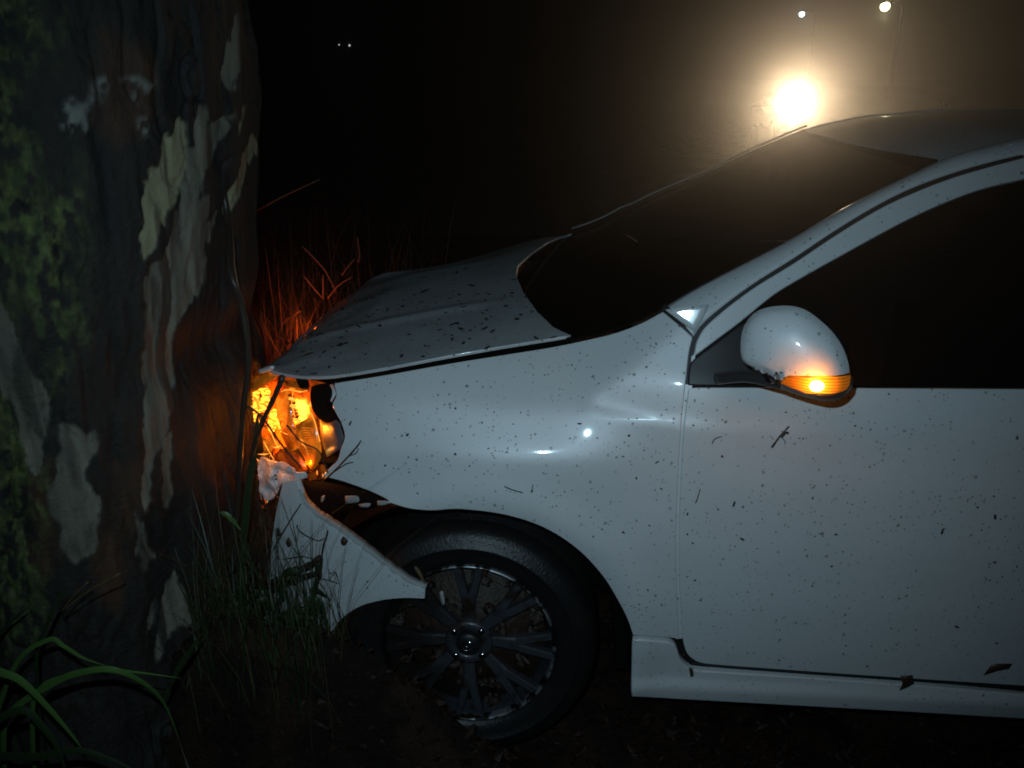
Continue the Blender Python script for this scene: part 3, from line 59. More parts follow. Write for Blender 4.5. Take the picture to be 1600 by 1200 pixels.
 'patches': {'pale':[[(-0.2939,1.4892),(-0.2871,1.4926),(-0.2795,1.4972),(-0.2718,1.5018),(-0.2647,1.5052),(-0.2592,1.5063),(-0.2559,1.5039),(-0.255,1.4974),(-0.2558,1.4876),(-0.2582,1.4753),(-0.262,1.4617),(-0.2671,1.4476),(-0.2732,1.4342),(-0.2807,1.4208),(-0.2897,1.4065),(-0.2999,1.3918),(-0.3108,1.3773),(-0.322,1.3634),(-0.3332,1.3506),(-0.3446,1.3391),(-0.3565,1.3284),(-0.3688,1.3184),(-0.381,1.3089),(-0.393,1.2997),(-0.4044,1.2907),(-0.4155,1.2815),(-0.4266,1.2722),(-0.4375,1.2633),(-0.4479,1.2551),(-0.4579,1.2478),(-0.4672,1.242),(-0.476,1.2373),(-0.4847,1.2335),(-0.4928,1.2306),(-0.5002,1.229),(-0.5067,1.2287),(-0.5121,1.23),(-0.5162,1.233),(-0.5194,1.2376),(-0.5218,1.2436),(-0.5233,1.2505),(-0.5243,1.2581),(-0.5247,1.2661),(-0.5242,1.2751),(-0.5227,1.2854),(-0.5205,1.2963),(-0.5181,1.3072),(-0.5159,1.3175),(-0.5142,1.3263),(-0.5137,1.3337),(-0.5142,1.3402),(-0.5148,1.346),(-0.5148,1.3514),(-0.5133,1.3566),(-0.5095,1.3619),(-0.5029,1.3672),(-0.4942,1.3725),(-0.4839,1.3776),(-0.4726,1.3825),(-0.461,1.3872),(-0.4499,1.3918),(-0.4387,1.3958),(-0.4267,1.3993),(-0.4144,1.4025),(-0.4023,1.406),(-0.3908,1.4099),(-0.3804,1.4146),(-0.3716,1.4204),(-0.3639,1.4269),(-0.357,1.434),(-0.3505,1.4411),(-0.344,1.4482),(-0.3372,1.4547),(-0.33,1.4608),(-0.3229,1.4666),(-0.3157,1.4723),(-0.3085,1.4779),(-0.3013,1.4835)],[(0.1337,1.4307),(0.1523,1.432),(0.1731,1.4334),(0.1963,1.4348),(0.2225,1.4359),(0.253,1.4364),(0.2911,1.4361),(0.3852,1.4336),(0.3839,1.4343),(0.3826,1.4345),(0.3814,1.4339),(0.3807,1.432),(0.3805,1.4283),(0.381,1.4227),(0.382,1.4154),(0.3834,1.4068),(0.385,1.3971),(0.2852,1.3915),(0.2386,1.3835),(0.2058,1.3741),(0.1775,1.3634),(0.1519,1.3521),(0.1281,1.3408),(0.1054,1.3303),(0.0836,1.3212),(0.061,1.3131),(0.0377,1.3054),(0.0153,1.2985),(-0.005,1.2926),(-0.0223,1.2881),(-0.0357,1.2855),(-0.0457,1.2849),(-0.0537,1.2862),(-0.0598,1.2889),(-0.0639,1.2927),(-0.0661,1.2972),(-0.0664,1.3019),(-0.0645,1.3072),(-0.06,1.3135),(-0.0537,1.3204),(-0.0459,1.3277),(-0.0372,1.3354),(-0.0282,1.343),(-0.0182,1.351),(-0.0067,1.3596),(0.0061,1.3684),(0.0196,1.3772),(0.0334,1.3856),(0.047,1.3933),(0.0603,1.4003),(0.0738,1.4067),(0.0877,1.4128),(0.1021,1.4187),(0.1173,1.4246)],[(0.1036,1.5061),(0.1128,1.5053),(0.1244,1.505),(0.1365,1.5047),(0.1472,1.5038),(0.1538,1.5019),(0.1538,1.4985),(0.1451,1.4925),(0.1299,1.4842),(0.1117,1.4749),(0.0935,1.4659),(0.0774,1.4584),(0.0653,1.4536),(0.0554,1.4515),(0.0457,1.451),(0.0373,1.452),(0.0309,1.4543),(0.0276,1.4575),(0.028,1.4615),(0.0334,1.4667),(0.0432,1.4735),(0.0565,1.4814),(0.0719,1.4898),(0.0882,1.4982)]],'grey':[[(-0.2159,1.5176),(-0.2074,1.5204),(-0.1983,1.5239),(-0.189,1.5274),(-0.18,1.5303),(-0.1719,1.5319),(-0.1651,1.5315),(-0.1595,1.5289),(-0.1545,1.5245),(-0.1504,1.5188),(-0.1477,1.5122),(-0.1467,1.5051),(-0.1476,1.4981),(-0.1525,1.4899),(-0.1615,1.4801),(-0.1719,1.4698),(-0.1814,1.4605),(-0.1877,1.4533),(-0.1886,1.4495),(-0.1834,1.45),(-0.1736,1.4541),(-0.1605,1.4603),(-0.1451,1.4673),(-0.129,1.4738),(-0.1134,1.4785),(-0.0965,1.4819),(-0.0761,1.4853),(-0.0542,1.4881),(-0.0332,1.49),(-0.0159,1.4903),(-0.0059,1.4886),(-0.0042,1.4847),(-0.0088,1.4788),(-0.0185,1.4715),(-0.0316,1.4631),(-0.0467,1.4541),(-0.0625,1.4449),(-0.0807,1.435),(-0.1021,1.4239),(-0.1245,1.4122),(-0.1463,1.4006),(-0.1662,1.3894),(-0.1828,1.3794),(-0.1979,1.3698),(-0.213,1.3602),(-0.2267,1.3511),(-0.2378,1.343),(-0.2451,1.3364),(-0.2475,1.3319),(-0.2428,1.3306),(-0.2317,1.3322),(-0.2166,1.3354),(-0.2001,1.3386),(-0.1852,1.3406),(-0.1752,1.3398),(-0.1694,1.336),(-0.1653,1.3304),(-0.1634,1.3234),(-0.1641,1.3156),(-0.168,1.3076),(-0.1755,1.3),(-0.1899,1.2917),(-0.211,1.2821),(-0.2342,1.2723),(-0.2553,1.2635),(-0.2709,1.2568),(-0.2776,1.2532),(-0.2743,1.2537),(-0.2635,1.2574),(-0.2475,1.2632),(-0.2284,1.2698),(-0.2089,1.2763),(-0.1916,1.2813),(-0.1748,1.2856),(-0.1557,1.2903),(-0.1361,1.2948),(-0.1176,1.2983),(-0.1026,1.3003),(-0.0934,1.3),(-0.091,1.2969),(-0.0943,1.2915),(-0.1017,1.2844),(-0.1118,1.2767),(-0.1233,1.2691),(-0.1347,1.2625),(-0.1482,1.2568),(-0.1649,1.2514),(-0.1824,1.2461),(-0.1987,1.2409),(-0.2119,1.2355),(-0.2203,1.23),(-0.2229,1.2246),(-0.2209,1.2194),(-0.2163,1.2142),(-0.2111,1.2084),(-0.2072,1.2019),(-0.2068,1.1941),(-0.2095,1.1844),(-0.2136,1.1728),(-0.2191,1.1603),(-0.226,1.1481),(-0.2344,1.1373),(-0.2443,1.1289),(-0.2563,1.1237),(-0.2702,1.121),(-0.2853,1.1196),(-0.3006,1.1184),(-0.3154,1.1165),(-0.3291,1.1126),(-0.3426,1.1069),(-0.3567,1.1001),(-0.3704,1.0925),(-0.383,1.0844),(-0.3938,1.076),(-0.4019,1.0676),(-0.4062,1.0596),(-0.4071,1.0519),(-0.4063,1.0438),(-0.4056,1.035),(-0.4066,1.0248),(-0.4112,1.0128),(-0.4199,0.9981),(-0.4314,0.9809),(-0.4446,0.9623),(-0.4582,0.9436),(-0.4713,0.9259),(-0.4828,0.9106),(-0.4925,0.8974),(-0.5013,0.8855),(-0.5096,0.8746),(-0.5178,0.8648),(-0.5265,0.8559),(-0.536,0.8478),(-0.5469,0.8414),(-0.5587,0.8372),(-0.5708,0.8338),(-0.5826,0.8302),(-0.5937,0.8252),(-0.6033,0.8176),(-0.6115,0.8072),(-0.6187,0.795),(-0.6252,0.7813),(-0.6313,0.7666),(-0.6372,0.7515),(-0.6433,0.7362),(-0.65,0.72),(-0.6571,0.7023),(-0.6642,0.6839),(-0.6705,0.6661),(-0.6754,0.6498),(-0.6785,0.6361),(-0.6786,0.6253),(-0.676,0.6166),(-0.672,0.6095),(-0.6681,0.6036),(-0.6657,0.5982),(-0.6662,0.5929),(-0.6704,0.5874),(-0.6774,0.5819),(-0.6858,0.577),(-0.6945,0.5733),(-0.7022,0.5713),(-0.7077,0.5717),(-0.7116,0.5737),(-0.7152,0.5767),(-0.7177,0.5814),(-0.7189,0.5887),(-0.7181,0.5992),(-0.7148,0.6137),(-0.7083,0.6341),(-0.6987,0.6603),(-0.6872,0.6895),(-0.675,0.719),(-0.6633,0.7463),(-0.6533,0.7688),(-0.6447,0.7862),(-0.6363,0.8005),(-0.6284,0.8127),(-0.6211,0.8241),(-0.6146,0.8356),(-0.609,0.8483),(-0.605,0.8613),(-0.6024,0.8739),(-0.6006,0.8865),(-0.5989,0.8999),(-0.5967,0.9147),(-0.5931,0.9315),(-0.5882,0.9515),(-0.5824,0.9743),(-0.5761,0.9984),(-0.5695,1.0223),(-0.5628,1.0444),(-0.5563,1.0635),(-0.5493,1.0794),(-0.5413,1.0936),(-0.5332,1.1061),(-0.5258,1.1175),(-0.5202,1.128),(-0.5171,1.1379),(-0.518,1.1467),(-0.5222,1.154),(-0.5281,1.1604),(-0.5339,1.1665),(-0.5379,1.1726),(-0.5386,1.1794),(-0.5355,1.1873),(-0.53,1.196),(-0.5227,1.2048),(-0.5145,1.2132),(-0.5061,1.2204),(-0.4983,1.226),(-0.491,1.2292),(-0.4835,1.2302),(-0.4759,1.2301),(-0.468,1.23),(-0.4598,1.231),(-0.4513,1.234),(-0.4423,1.2393),(-0.4329,1.2459),(-0.4233,1.2536),(-0.4135,1.262),(-0.4037,1.2708),(-0.394,1.2796),(-0.3846,1.2884),(-0.3754,1.2973),(-0.3661,1.3066),(-0.3568,1.3165),(-0.3474,1.327),(-0.3376,1.3384),(-0.3275,1.3507),(-0.317,1.364),(-0.3063,1.3778),(-0.2956,1.3923),(-0.2849,1.407),(-0.2746,1.4219),(-0.2646,1.4372),(-0.2548,1.453),(-0.2452,1.4691),(-0.2356,1.4854),(-0.2259,1.5016)],[(0.018,1.6884),(0.03,1.6913),(0.0434,1.6951),(0.0574,1.699),(0.0711,1.7019),(0.0832,1.703),(0.0923,1.701),(0.098,1.6953),(0.1011,1.6864),(0.1017,1.6755),(0.1004,1.6636),(0.0975,1.652),(0.0935,1.6416),(0.0881,1.6326),(0.081,1.6239),(0.0727,1.6155),(0.0634,1.6072),(0.0537,1.599),(0.0437,1.5906),(0.0328,1.5811),(0.0205,1.5704),(0.008,1.5597),(-0.0039,1.5503),(-0.0143,1.5433),(-0.0227,1.5401),(-0.0296,1.5405),(-0.0361,1.5434),(-0.0415,1.5488),(-0.0451,1.5565),(-0.0465,1.5661),(-0.045,1.5776),(-0.0398,1.5918),(-0.0311,1.6091),(-0.0199,1.6284),(-0.0072,1.6488),(0.0058,1.6691)],[(-0.5154,0.8434),(-0.5111,0.8444),(-0.5062,0.8461),(-0.5013,0.8478),(-0.497,0.8488),(-0.4937,0.8484),(-0.492,0.8458),(-0.4919,0.8411),(-0.4931,0.8349),(-0.4953,0.8272),(-0.4985,0.8182),(-0.5027,0.8079),(-0.5075,0.7963),(-0.514,0.7815),(-0.5224,0.7628),(-0.5316,0.7428),(-0.5407,0.7238),(-0.5486,0.7084),(-0.5544,0.6991),(-0.5585,0.6961),(-0.5615,0.6974),(-0.5635,0.7024),(-0.5641,0.7103),(-0.5633,0.7204),(-0.5609,0.732),(-0.5564,0.7462),(-0.5496,0.7636),(-0.5414,0.7831),(-0.5325,0.8037),(-0.5236,0.8241)],[(-0.886,0.9451),(-0.8798,0.9462),(-0.8734,0.9479),(-0.867,0.9495),(-0.8607,0.9506),(-0.8546,0.9506),(-0.8489,0.9491),(-0.8436,0.9451),(-0.8388,0.939),(-0.8342,0.9317),(-0.8296,0.9245),(-0.8246,0.9185),(-0.8191,0.9148),(-0.8124,0.9143),(-0.8046,0.9163),(-0.7965,0.9194),(-0.7889,0.9226),(-0.7825,0.9248),(-0.7782,0.9247),(-0.7757,0.9224),(-0.7744,0.9188),(-0.7743,0.9142),(-0.7757,0.9087),(-0.7786,0.9023),(-0.7833,0.8952),(-0.7911,0.8873),(-0.8023,0.8787),(-0.8151,0.8691),(-0.8275,0.8588),(-0.8378,0.8476),(-0.8443,0.8357),(-0.8458,0.8225),(-0.8435,0.8077),(-0.8391,0.792),(-0.8342,0.7761),(-0.8306,0.7607),(-0.8299,0.7466),(-0.8321,0.7336),(-0.8359,0.721),(-0.841,0.709),(-0.8471,0.6978),(-0.8542,0.6876),(-0.8619,0.6786),(-0.8711,0.6702),(-0.8821,0.6621),(-0.8939,0.6549),(-0.9057,0.6495),(-0.9165,0.6463),(-0.9255,0.6461),(-0.933,0.6491),(-0.9397,0.6545),(-0.9454,0.6623),(-0.95,0.6721),(-0.9533,0.6836),(-0.9551,0.6967),(-0.9551,0.7123),(-0.9535,0.7306),(-0.9505,0.7507),(-0.9468,0.7712),(-0.9427,0.7911),(-0.9386,0.8093),(-0.9343,0.8264),(-0.9293,0.8433),(-0.9238,0.8596),(-0.9183,0.875),(-0.9131,0.8891),(-0.9084,0.9013),(-0.9042,0.9113),(-0.9004,0.9194),(-0.8967,0.9262),(-0.8932,0.9323),(-0.8897,0.9384)],[(-0.707,0.4893),(-0.703,0.4903),(-0.6984,0.4921),(-0.6938,0.4938),(-0.6898,0.4948),(-0.687,0.4943),(-0.6858,0.4915),(-0.6868,0.4854),(-0.6893,0.4763),(-0.6931,0.4657),(-0.6975,0.4549),(-0.7021,0.4453),(-0.7065,0.4384),(-0.7114,0.4336),(-0.7174,0.4297),(-0.7236,0.427),(-0.7291,0.4259),(-0.733,0.4267),(-0.7345,0.4297),(-0.7331,0.4358),(-0.7294,0.4446),(-0.7242,0.4554),(-0.7182,0.467),(-0.7122,0.4786)],[(-0.609,0.5358),(-0.6029,0.5378),(-0.5965,0.5408),(-0.59,0.5438),(-0.5839,0.5457),(-0.5783,0.5455),(-0.5737,0.5421),(-0.5699,0.5346),(-0.5668,0.5238),(-0.5643,0.5108),(-0.5624,0.4967),(-0.5611,0.4827),(-0.5604,0.47),(-0.5602,0.4576),(-0.5605,0.4446),(-0.5615,0.4317),(-0.5631,0.4198),(-0.5654,0.4099),(-0.5683,0.4027),(-0.5723,0.3985),(-0.5774,0.3969),(-0.583,0.3971),(-0.5889,0.3988),(-0.5947,0.4014),(-0.5999,0.4044),(-0.6044,0.4096),(-0.6083,0.4176),(-0.6121,0.4265),(-0.6161,0.4343),(-0.6208,0.4392),(-0.6264,0.4392),(-0.6329,0.4328),(-0.6402,0.4212),(-0.6481,0.4066),(-0.6565,0.3912),(-0.6653,0.3774),(-0.6744,0.3674),(-0.6854,0.3607),(-0.6986,0.3551),(-0.712,0.351),(-0.724,0.3489),(-0.7328,0.3492),(-0.7366,0.3523),(-0.7345,0.3592),(-0.7276,0.3696),(-0.7176,0.3825),(-0.7061,0.3964),(-0.6946,0.4104),(-0.6849,0.4232),(-0.6766,0.4353),(-0.6682,0.4479),(-0.6599,0.4604),(-0.6519,0.4726),(-0.6444,0.4839),(-0.6376,0.494),(-0.6318,0.5026),(-0.6267,0.51),(-0.6222,0.5167),(-0.6179,0.5229),(-0.6136,0.5292)],[(-0.9711,1.1967),(-0.9669,1.1837),(-0.9627,1.1705),(-0.9585,1.1572),(-0.9542,1.1438),(-0.9498,1.1305),(-0.9453,1.1174),(-0.9405,1.1039),(-0.9352,1.0901),(-0.9299,1.0763),(-0.9247,1.063),(-0.92,1.0507),(-0.9162,1.0399),(-0.913,1.0316),(-0.9099,1.0257),(-0.9074,1.021),(-0.9058,1.016),(-0.9055,1.0096),(-0.9067,1.0004),(-0.9099,0.9873),(-0.9149,0.971),(-0.9211,0.9532),(-0.9281,0.9354),(-0.9353,0.9192),(-0.9421,0.9061),(-0.949,0.8951),(-0.9564,0.8846),(-0.9641,0.8758),(-0.9713,0.8699),(-0.9778,0.868),(-0.983,0.8713),(-0.9863,0.8816),(-0.988,0.8984),(-0.9888,0.9191),(-0.9896,0.9409),(-0.991,0.9616),(-0.9936,0.9785),(-0.9975,0.9921),(-1.0019,1.0041),(-1.0069,1.0151),(-1.0125,1.0254),(-1.0186,1.0353),(-1.0253,1.0452),(-1.0339,1.0543),(-1.0446,1.0621),(-1.0559,1.0696),(-1.0661,1.0776),(-1.0738,1.087),(-1.0773,1.0986),(-1.0763,1.1143),(-1.072,1.1335),(-1.0653,1.1541),(-1.057,1.1737),(-1.0479,1.1902),(-1.0389,1.2015),(-1.0294,1.2068),(-1.0187,1.2078),(-1.0071,1.2058),(-0.995,1.2023),(-0.9828,1.1988)]],'moss':[[(-0.8792,1.7145),(-0.8512,1.7165),(-0.8204,1.72),(-0.7891,1.7235),(-0.7595,1.7257),(-0.7342,1.7253),(-0.716,1.7207),(-0.7062,1.7108),(-0.7032,1.6965),(-0.7054,1.6792),(-0.7108,1.6605),(-0.7176,1.6419),(-0.724,1.6249),(-0.7313,1.6092),(-0.7413,1.5933),(-0.7526,1.5777),(-0.764,1.5626),(-0.7742,1.5483),(-0.7818,1.535),(-0.787,1.5232),(-0.791,1.5125),(-0.7937,1.5027),(-0.7952,1.4932),(-0.7955,1.4836),(-0.7946,1.4736),(-0.7919,1.463),(-0.7872,1.4524),(-0.7813,1.4416),(-0.7747,1.4307),(-0.7684,1.4197),(-0.763,1.4087),(-0.7583,1.398),(-0.7536,1.3876),(-0.7491,1.3772),(-0.7451,1.3663),(-0.7416,1.3544),(-0.7391,1.341),(-0.7374,1.3257),(-0.7365,1.3087),(-0.7363,1.2907),(-0.7367,1.2722),(-0.7376,1.2539),(-0.7388,1.2365),(-0.7403,1.2199),(-0.742,1.2034),(-0.7442,1.1873),(-0.7471,1.1715),(-0.7511,1.156),(-0.7562,1.1409),(-0.763,1.1259),(-0.7713,1.1108),(-0.7805,1.0963),(-0.7902,1.0825),(-0.7999,1.0698),(-0.8091,1.0588),(-0.8182,1.0487),(-0.8277,1.0391),(-0.8371,1.0307),(-0.8461,1.0242),(-0.8543,1.0206),(-0.8612,1.0204),(-0.8666,1.0246),(-0.8706,1.0326),(-0.8738,1.0432),(-0.8767,1.0555),(-0.8798,1.0682),(-0.8837,1.0803),(-0.8879,1.0924),(-0.8921,1.1057),(-0.8965,1.1195),(-0.9013,1.1329),(-0.9069,1.1455),(-0.9135,1.1566),(-0.9209,1.1659),(-0.9289,1.174),(-0.9377,1.1813),(-0.9472,1.1882),(-0.9576,1.1951),(-0.969,1.2024),(-0.985,1.2044),(-1.0062,1.1999),(-1.0282,1.1954),(-1.0468,1.1975),(-1.0573,1.2129),(-1.0556,1.2478),(-1.0395,1.3055),(-1.0126,1.3804),(-0.9794,1.4651),(-0.9437,1.5529),(-0.9093,1.6378)],[(-1.1296,1.0542),(-1.1117,1.045),(-1.0929,1.0358),(-1.074,1.0264),(-1.0558,1.0167),(-1.0392,1.0062),(-1.025,0.9948),(-1.0131,0.9827),(-1.0027,0.97),(-0.994,0.9567),(-0.987,0.9426),(-0.982,0.9274),(-0.979,0.9111),(-0.9786,0.8936),(-0.9806,0.875),(-0.9847,0.8553),(-0.9904,0.8347),(-0.997,0.8134),(-1.0042,0.7913),(-1.0129,0.7675),(-1.0239,0.7417),(-1.036,0.7149),(-1.0481,0.6884),(-1.0588,0.6635),(-1.0671,0.6414),(-1.0696,0.6221),(-1.0667,0.6045),(-1.0624,0.5886),(-1.0606,0.5745),(-1.0655,0.5623),(-1.0811,0.5522),(-1.1149,0.5376),(-1.1655,0.5168),(-1.2236,0.4968),(-1.2795,0.4852),(-1.3224,0.4906),(-1.3406,0.5217),(-1.3295,0.584),(-1.2983,0.6698),(-1.2557,0.7683),(-1.2093,0.8702),(-1.1656,0.9677)]],'rust':[[(-0.7228,0.8203),(-0.7119,0.8205),(-0.6998,0.8221),(-0.6876,0.8237),(-0.6764,0.8239),(-0.6672,0.8214),(-0.6611,0.815),(-0.6583,0.8035),(-0.6581,0.7875),(-0.66,0.7689),(-0.6638,0.7491),(-0.6689,0.7299),(-0.6752,0.7131),(-0.6831,0.6987),(-0.6932,0.6855),(-0.7046,0.6729),(-0.7167,0.6607),(-0.7286,0.6484),(-0.7395,0.6356),(-0.7496,0.6218),(-0.7594,0.6072),(-0.769,0.5926),(-0.7787,0.5785),(-0.7886,0.5658),(-0.7989,0.5552),(-0.8102,0.5462),(-0.8224,0.5384),(-0.8347,0.5319),(-0.8466,0.5271),(-0.8571,0.5241),(-0.8657,0.5234),(-0.8728,0.5247),(-0.8793,0.5278),(-0.8844,0.5329),(-0.8879,0.54),(-0.8891,0.5491),(-0.8877,0.5605),(-0.8828,0.5756),(-0.8748,0.5943),(-0.8646,0.6151),(-0.8533,0.6361),(-0.8419,0.6557),(-0.8312,0.6721),(-0.8209,0.6849),(-0.81,0.6953),(-0.7988,0.7044),(-0.7878,0.7131),(-0.7773,0.7226),(-0.7676,0.7338),(-0.759,0.7468),(-0.7512,0.7609),(-0.744,0.7757),(-0.737,0.7907),(-0.73,0.8057)],[(-0.9963,0.832),(-0.9826,0.8421),(-0.9672,0.8554),(-0.9519,0.8686),(-0.9382,0.8785),(-0.9279,0.8821),(-0.9226,0.8762),(-0.9232,0.8566),(-0.9286,0.8248),(-0.9374,0.7861),(-0.9485,0.7459),(-0.9603,0.7101),(-0.9713,0.6848),(-0.9833,0.6693),(-0.9979,0.6586),(-1.013,0.653),(-1.0266,0.6525),(-1.037,0.6572),(-1.0422,0.6672),(-1.0411,0.6846),(-1.0352,0.7096),(-1.0261,0.7395),(-1.0155,0.7716),(-1.005,0.8032)],[(-0.5415,1.6281),(-0.5179,1.6243),(-0.4907,1.6216),(-0.4626,1.619),(-0.4363,1.615),(-0.4151,1.6086),(-0.4025,1.5982),(-0.4006,1.5817),(-0.4075,1.5594),(-0.4206,1.5346),(-0.4371,1.5103),(-0.4546,1.4898),(-0.4704,1.4763),(-0.4869,1.4692),(-0.5064,1.4659),(-0.5263,1.4665),(-0.5446,1.4708),(-0.5591,1.4786),(-0.5679,1.4898),(-0.5703,1.5059),(-0.5677,1.5272),(-0.5619,1.5519),(-0.5545,1.5781),(-0.5472,1.6041)]],'lichen':[[(-0.7048,1.5084),(-0.6985,1.5113),(-0.6921,1.5146),(-0.6856,1.518),(-0.6792,1.5209),(-0.6732,1.5229),(-0.6675,1.5236),(-0.6621,1.5229),(-0.6569,1.521),(-0.6519,1.5182),(-0.6473,1.5148),(-0.6433,1.5111),(-0.64,1.5074),(-0.6371,1.5033),(-0.6345,1.4986),(-0.6324,1.4935),(-0.6313,1.4886),(-0.6315,1.4841),(-0.6333,1.4804),(-0.6373,1.4775),(-0.6435,1.475),(-0.6509,1.4731),(-0.6587,1.4716),(-0.6661,1.4708),(-0.6721,1.4706),(-0.677,1.4711),(-0.6814,1.4722),(-0.6854,1.4739),(-0.689,1.4762),(-0.6923,1.4788),(-0.6951,1.4818),(-0.6975,1.4854),(-0.6993,1.4896),(-0.7008,1.4942),(-0.7021,1.499),(-0.7034,1.5038)],[(-0.4358,1.5542),(-0.4302,1.5553),(-0.424,1.5567),(-0.4179,1.5581),(-0.4121,1.5593),(-0.4072,1.5599),(-0.4036,1.5596),(-0.4014,1.5583),(-0.4,1.5559),(-0.3996,1.553),(-0.4,1.5499),(-0.4014,1.5472),(-0.4037,1.5451),(-0.4076,1.5436),(-0.4133,1.5423),(-0.4198,1.5412),(-0.4262,1.5406),(-0.4318,1.5404),(-0.4356,1.5409),(-0.4374,1.5421),(-0.4379,1.544),(-0.4376,1.5464),(-0.4369,1.5491),(-0.4361,1.5517)],[(-0.4628,1.484),(-0.4561,1.4847),(-0.4488,1.4856),(-0.4415,1.4865),(-0.4346,1.4871),(-0.4287,1.4872),(-0.4245,1.4865),(-0.4219,1.4846),(-0.4205,1.4816),(-0.4203,1.4781),(-0.421,1.4745),(-0.4228,1.4714),(-0.4255,1.4693),(-0.4298,1.4681),(-0.436,1.4674),(-0.4432,1.4672),(-0.4503,1.4674),(-0.4564,1.4681),(-0.4607,1.4692),(-0.4629,1.4708),(-0.4638,1.473),(-0.4638,1.4757),(-0.4633,1.4785),(-0.4629,1.4814)],[(-0.501,1.5565),(-0.4941,1.5578),(-0.4866,1.5594),(-0.4791,1.561),(-0.4721,1.5623),(-0.4661,1.5631),(-0.4617,1.563),(-0.4589,1.5618),(-0.4574,1.5597),(-0.4569,1.557),(-0.4576,1.5542),(-0.4591,1.5516),(-0.4615,1.5499),(-0.4656,1.5487),(-0.4713,1.548),(-0.478,1.5475),(-0.4847,1.5473),(-0.4906,1.5474),(-0.4949,1.5478),(-0.4975,1.5487),(-0.4989,1.5499),(-0.4996,1.5515),(-0.5,1.5532),(-0.5003,1.555)],[(-0.504,1.5348),(-0.4999,1.5345),(-0.4953,1.5344),(-0.4907,1.5343),(-0.4866,1.534),(-0.4834,1.5334),(-0.4818,1.5324),(-0.482,1.5306),(-0.4837,1.5282),(-0.4864,1.5254),(-0.4896,1.5228),(-0.4929,1.5206),(-0.4956,1.5193),(-0.4982,1.519),(-0.5012,1.5193),(-0.5041,1.5201),(-0.5067,1.5213),(-0.5088,1.5226),(-0.51,1.5239),(-0.5102,1.5254),(-0.5095,1.5271),(-0.5083,1.529),(-0.5068,1.5309),(-0.5052,1.5329)],[(-0.6205,1.5178),(-0.6118,1.5244),(-0.6024,1.5318),(-0.593,1.5391),(-0.5841,1.5458),(-0.5766,1.5512),(-0.5711,1.5546),(-0.5677,1.5558),(-0.5658,1.5552),(-0.5653,1.5532),(-0.566,1.5504),(-0.5678,1.5472),(-0.5706,1.5439),(-0.575,1.5401),(-0.5814,1.5353),(-0.5889,1.5301),(-0.5964,1.525),(-0.6033,1.5206),(-0.6085,1.5176),(-0.612,1.5161),(-0.6144,1.5157),(-0.6161,1.516),(-0.6175,1.5167),(-0.6188,1.5174)]]},
 'trunk': (-1.1984,0.22,0.55),
 'mirror_frame': [(0.5274,-0.125,1.1006),(0.9138,-0.4061,0.0),(0.0651,0.1465,0.9871),(-0.4009,-0.902,0.1604)],
 'mshell': [(-0.018,-0.0544),(-0.0224,-0.0533),(-0.0267,-0.0522),(-0.0311,-0.0511),(-0.0355,-0.0501),(-0.0399,-0.049),(-0.0443,-0.0479),(-0.0488,-0.0468),(-0.0535,-0.0457),(-0.0582,-0.0445),(-0.0628,-0.0434),(-0.0671,-0.0423),(-0.0709,-0.0413),(-0.0743,-0.0403),(-0.0774,-0.0394),(-0.0802,-0.0385),(-0.0827,-0.0376),(-0.085,-0.0366),(-0.0871,-0.0353),(-0.089,-0.0339),(-0.0907,-0.0326),(-0.0922,-0.031),(-0.0934,-0.0293),(-0.0946,-0.0271),(-0.0957,-0.0244),(-0.0968,-0.021),(-0.0978,-0.0171),(-0.0986,-0.0128),(-0.0993,-0.0082),(-0.0999,-0.0037),(-0.1004,0.0005),(-0.1007,0.0047),(-0.1009,0.0087),(-0.101,0.0128),(-0.1009,0.0169),(-0.1007,0.0209),(-0.1002,0.0248),(-0.0994,0.0288),(-0.0985,0.0327),(-0.0974,0.0366),(-0.096,0.0404),(-0.0945,0.0441),(-0.0927,0.0475),(-0.0907,0.0508),(-0.0886,0.0539),(-0.0863,0.057),(-0.0837,0.0598),(-0.0808,0.0625),(-0.0777,0.065),(-0.0742,0.0673),(-0.0704,0.0695),(-0.0664,0.0715),(-0.0621,0.0733),(-0.0576,0.0749),(-0.0529,0.0764),(-0.0478,0.0777),(-0.0423,0.079),(-0.0365,0.0801),(-0.0308,0.0809),(-0.0251,0.0815),(-0.0199,0.0817),(-0.0151,0.0817),(-0.0105,0.0814),(-0.0062,0.0808),(-0.0018,0.0799),(0.0026,0.0787),(0.0073,0.077),(0.0124,0.0749),(0.0176,0.0722),(0.023,0.0691),(0.0283,0.0659),(0.0335,0.0625),(0.0383,0.0592),(0.0429,0.056),(0.0473,0.0526),(0.0515,0.0492),(0.0556,0.0457),(0.0594,0.0421),(0.063,0.0385),(0.0664,0.0348),(0.0696,0.0311),(0.0726,0.0272),(0.0754,0.0234),(0.078,0.0195),(0.0804,0.0157),(0.0827,0.0119),(0.0848,0.008),(0.0867,0.0042),(0.0884,0.0003),(0.09,-0.0033),(0.0914,-0.0068),(0.0926,-0.01),(0.0935,-0.0131),(0.0943,-0.016),(0.0949,-0.0188),(0.0956,-0.0216),(0.0963,-0.0246),(0.0011,-0.0379),(-0.0004,-0.039),(-0.0019,-0.0399),(-0.0035,-0.0409),(-0.005,-0.0419),(-0.0065,-0.043),(-0.0081,-0.0443),(-0.0097,-0.0457),(-0.0114,-0.0474),(-0.013,-0.0491),(-0.0147,-0.0509),(-0.0164,-0.0527)],
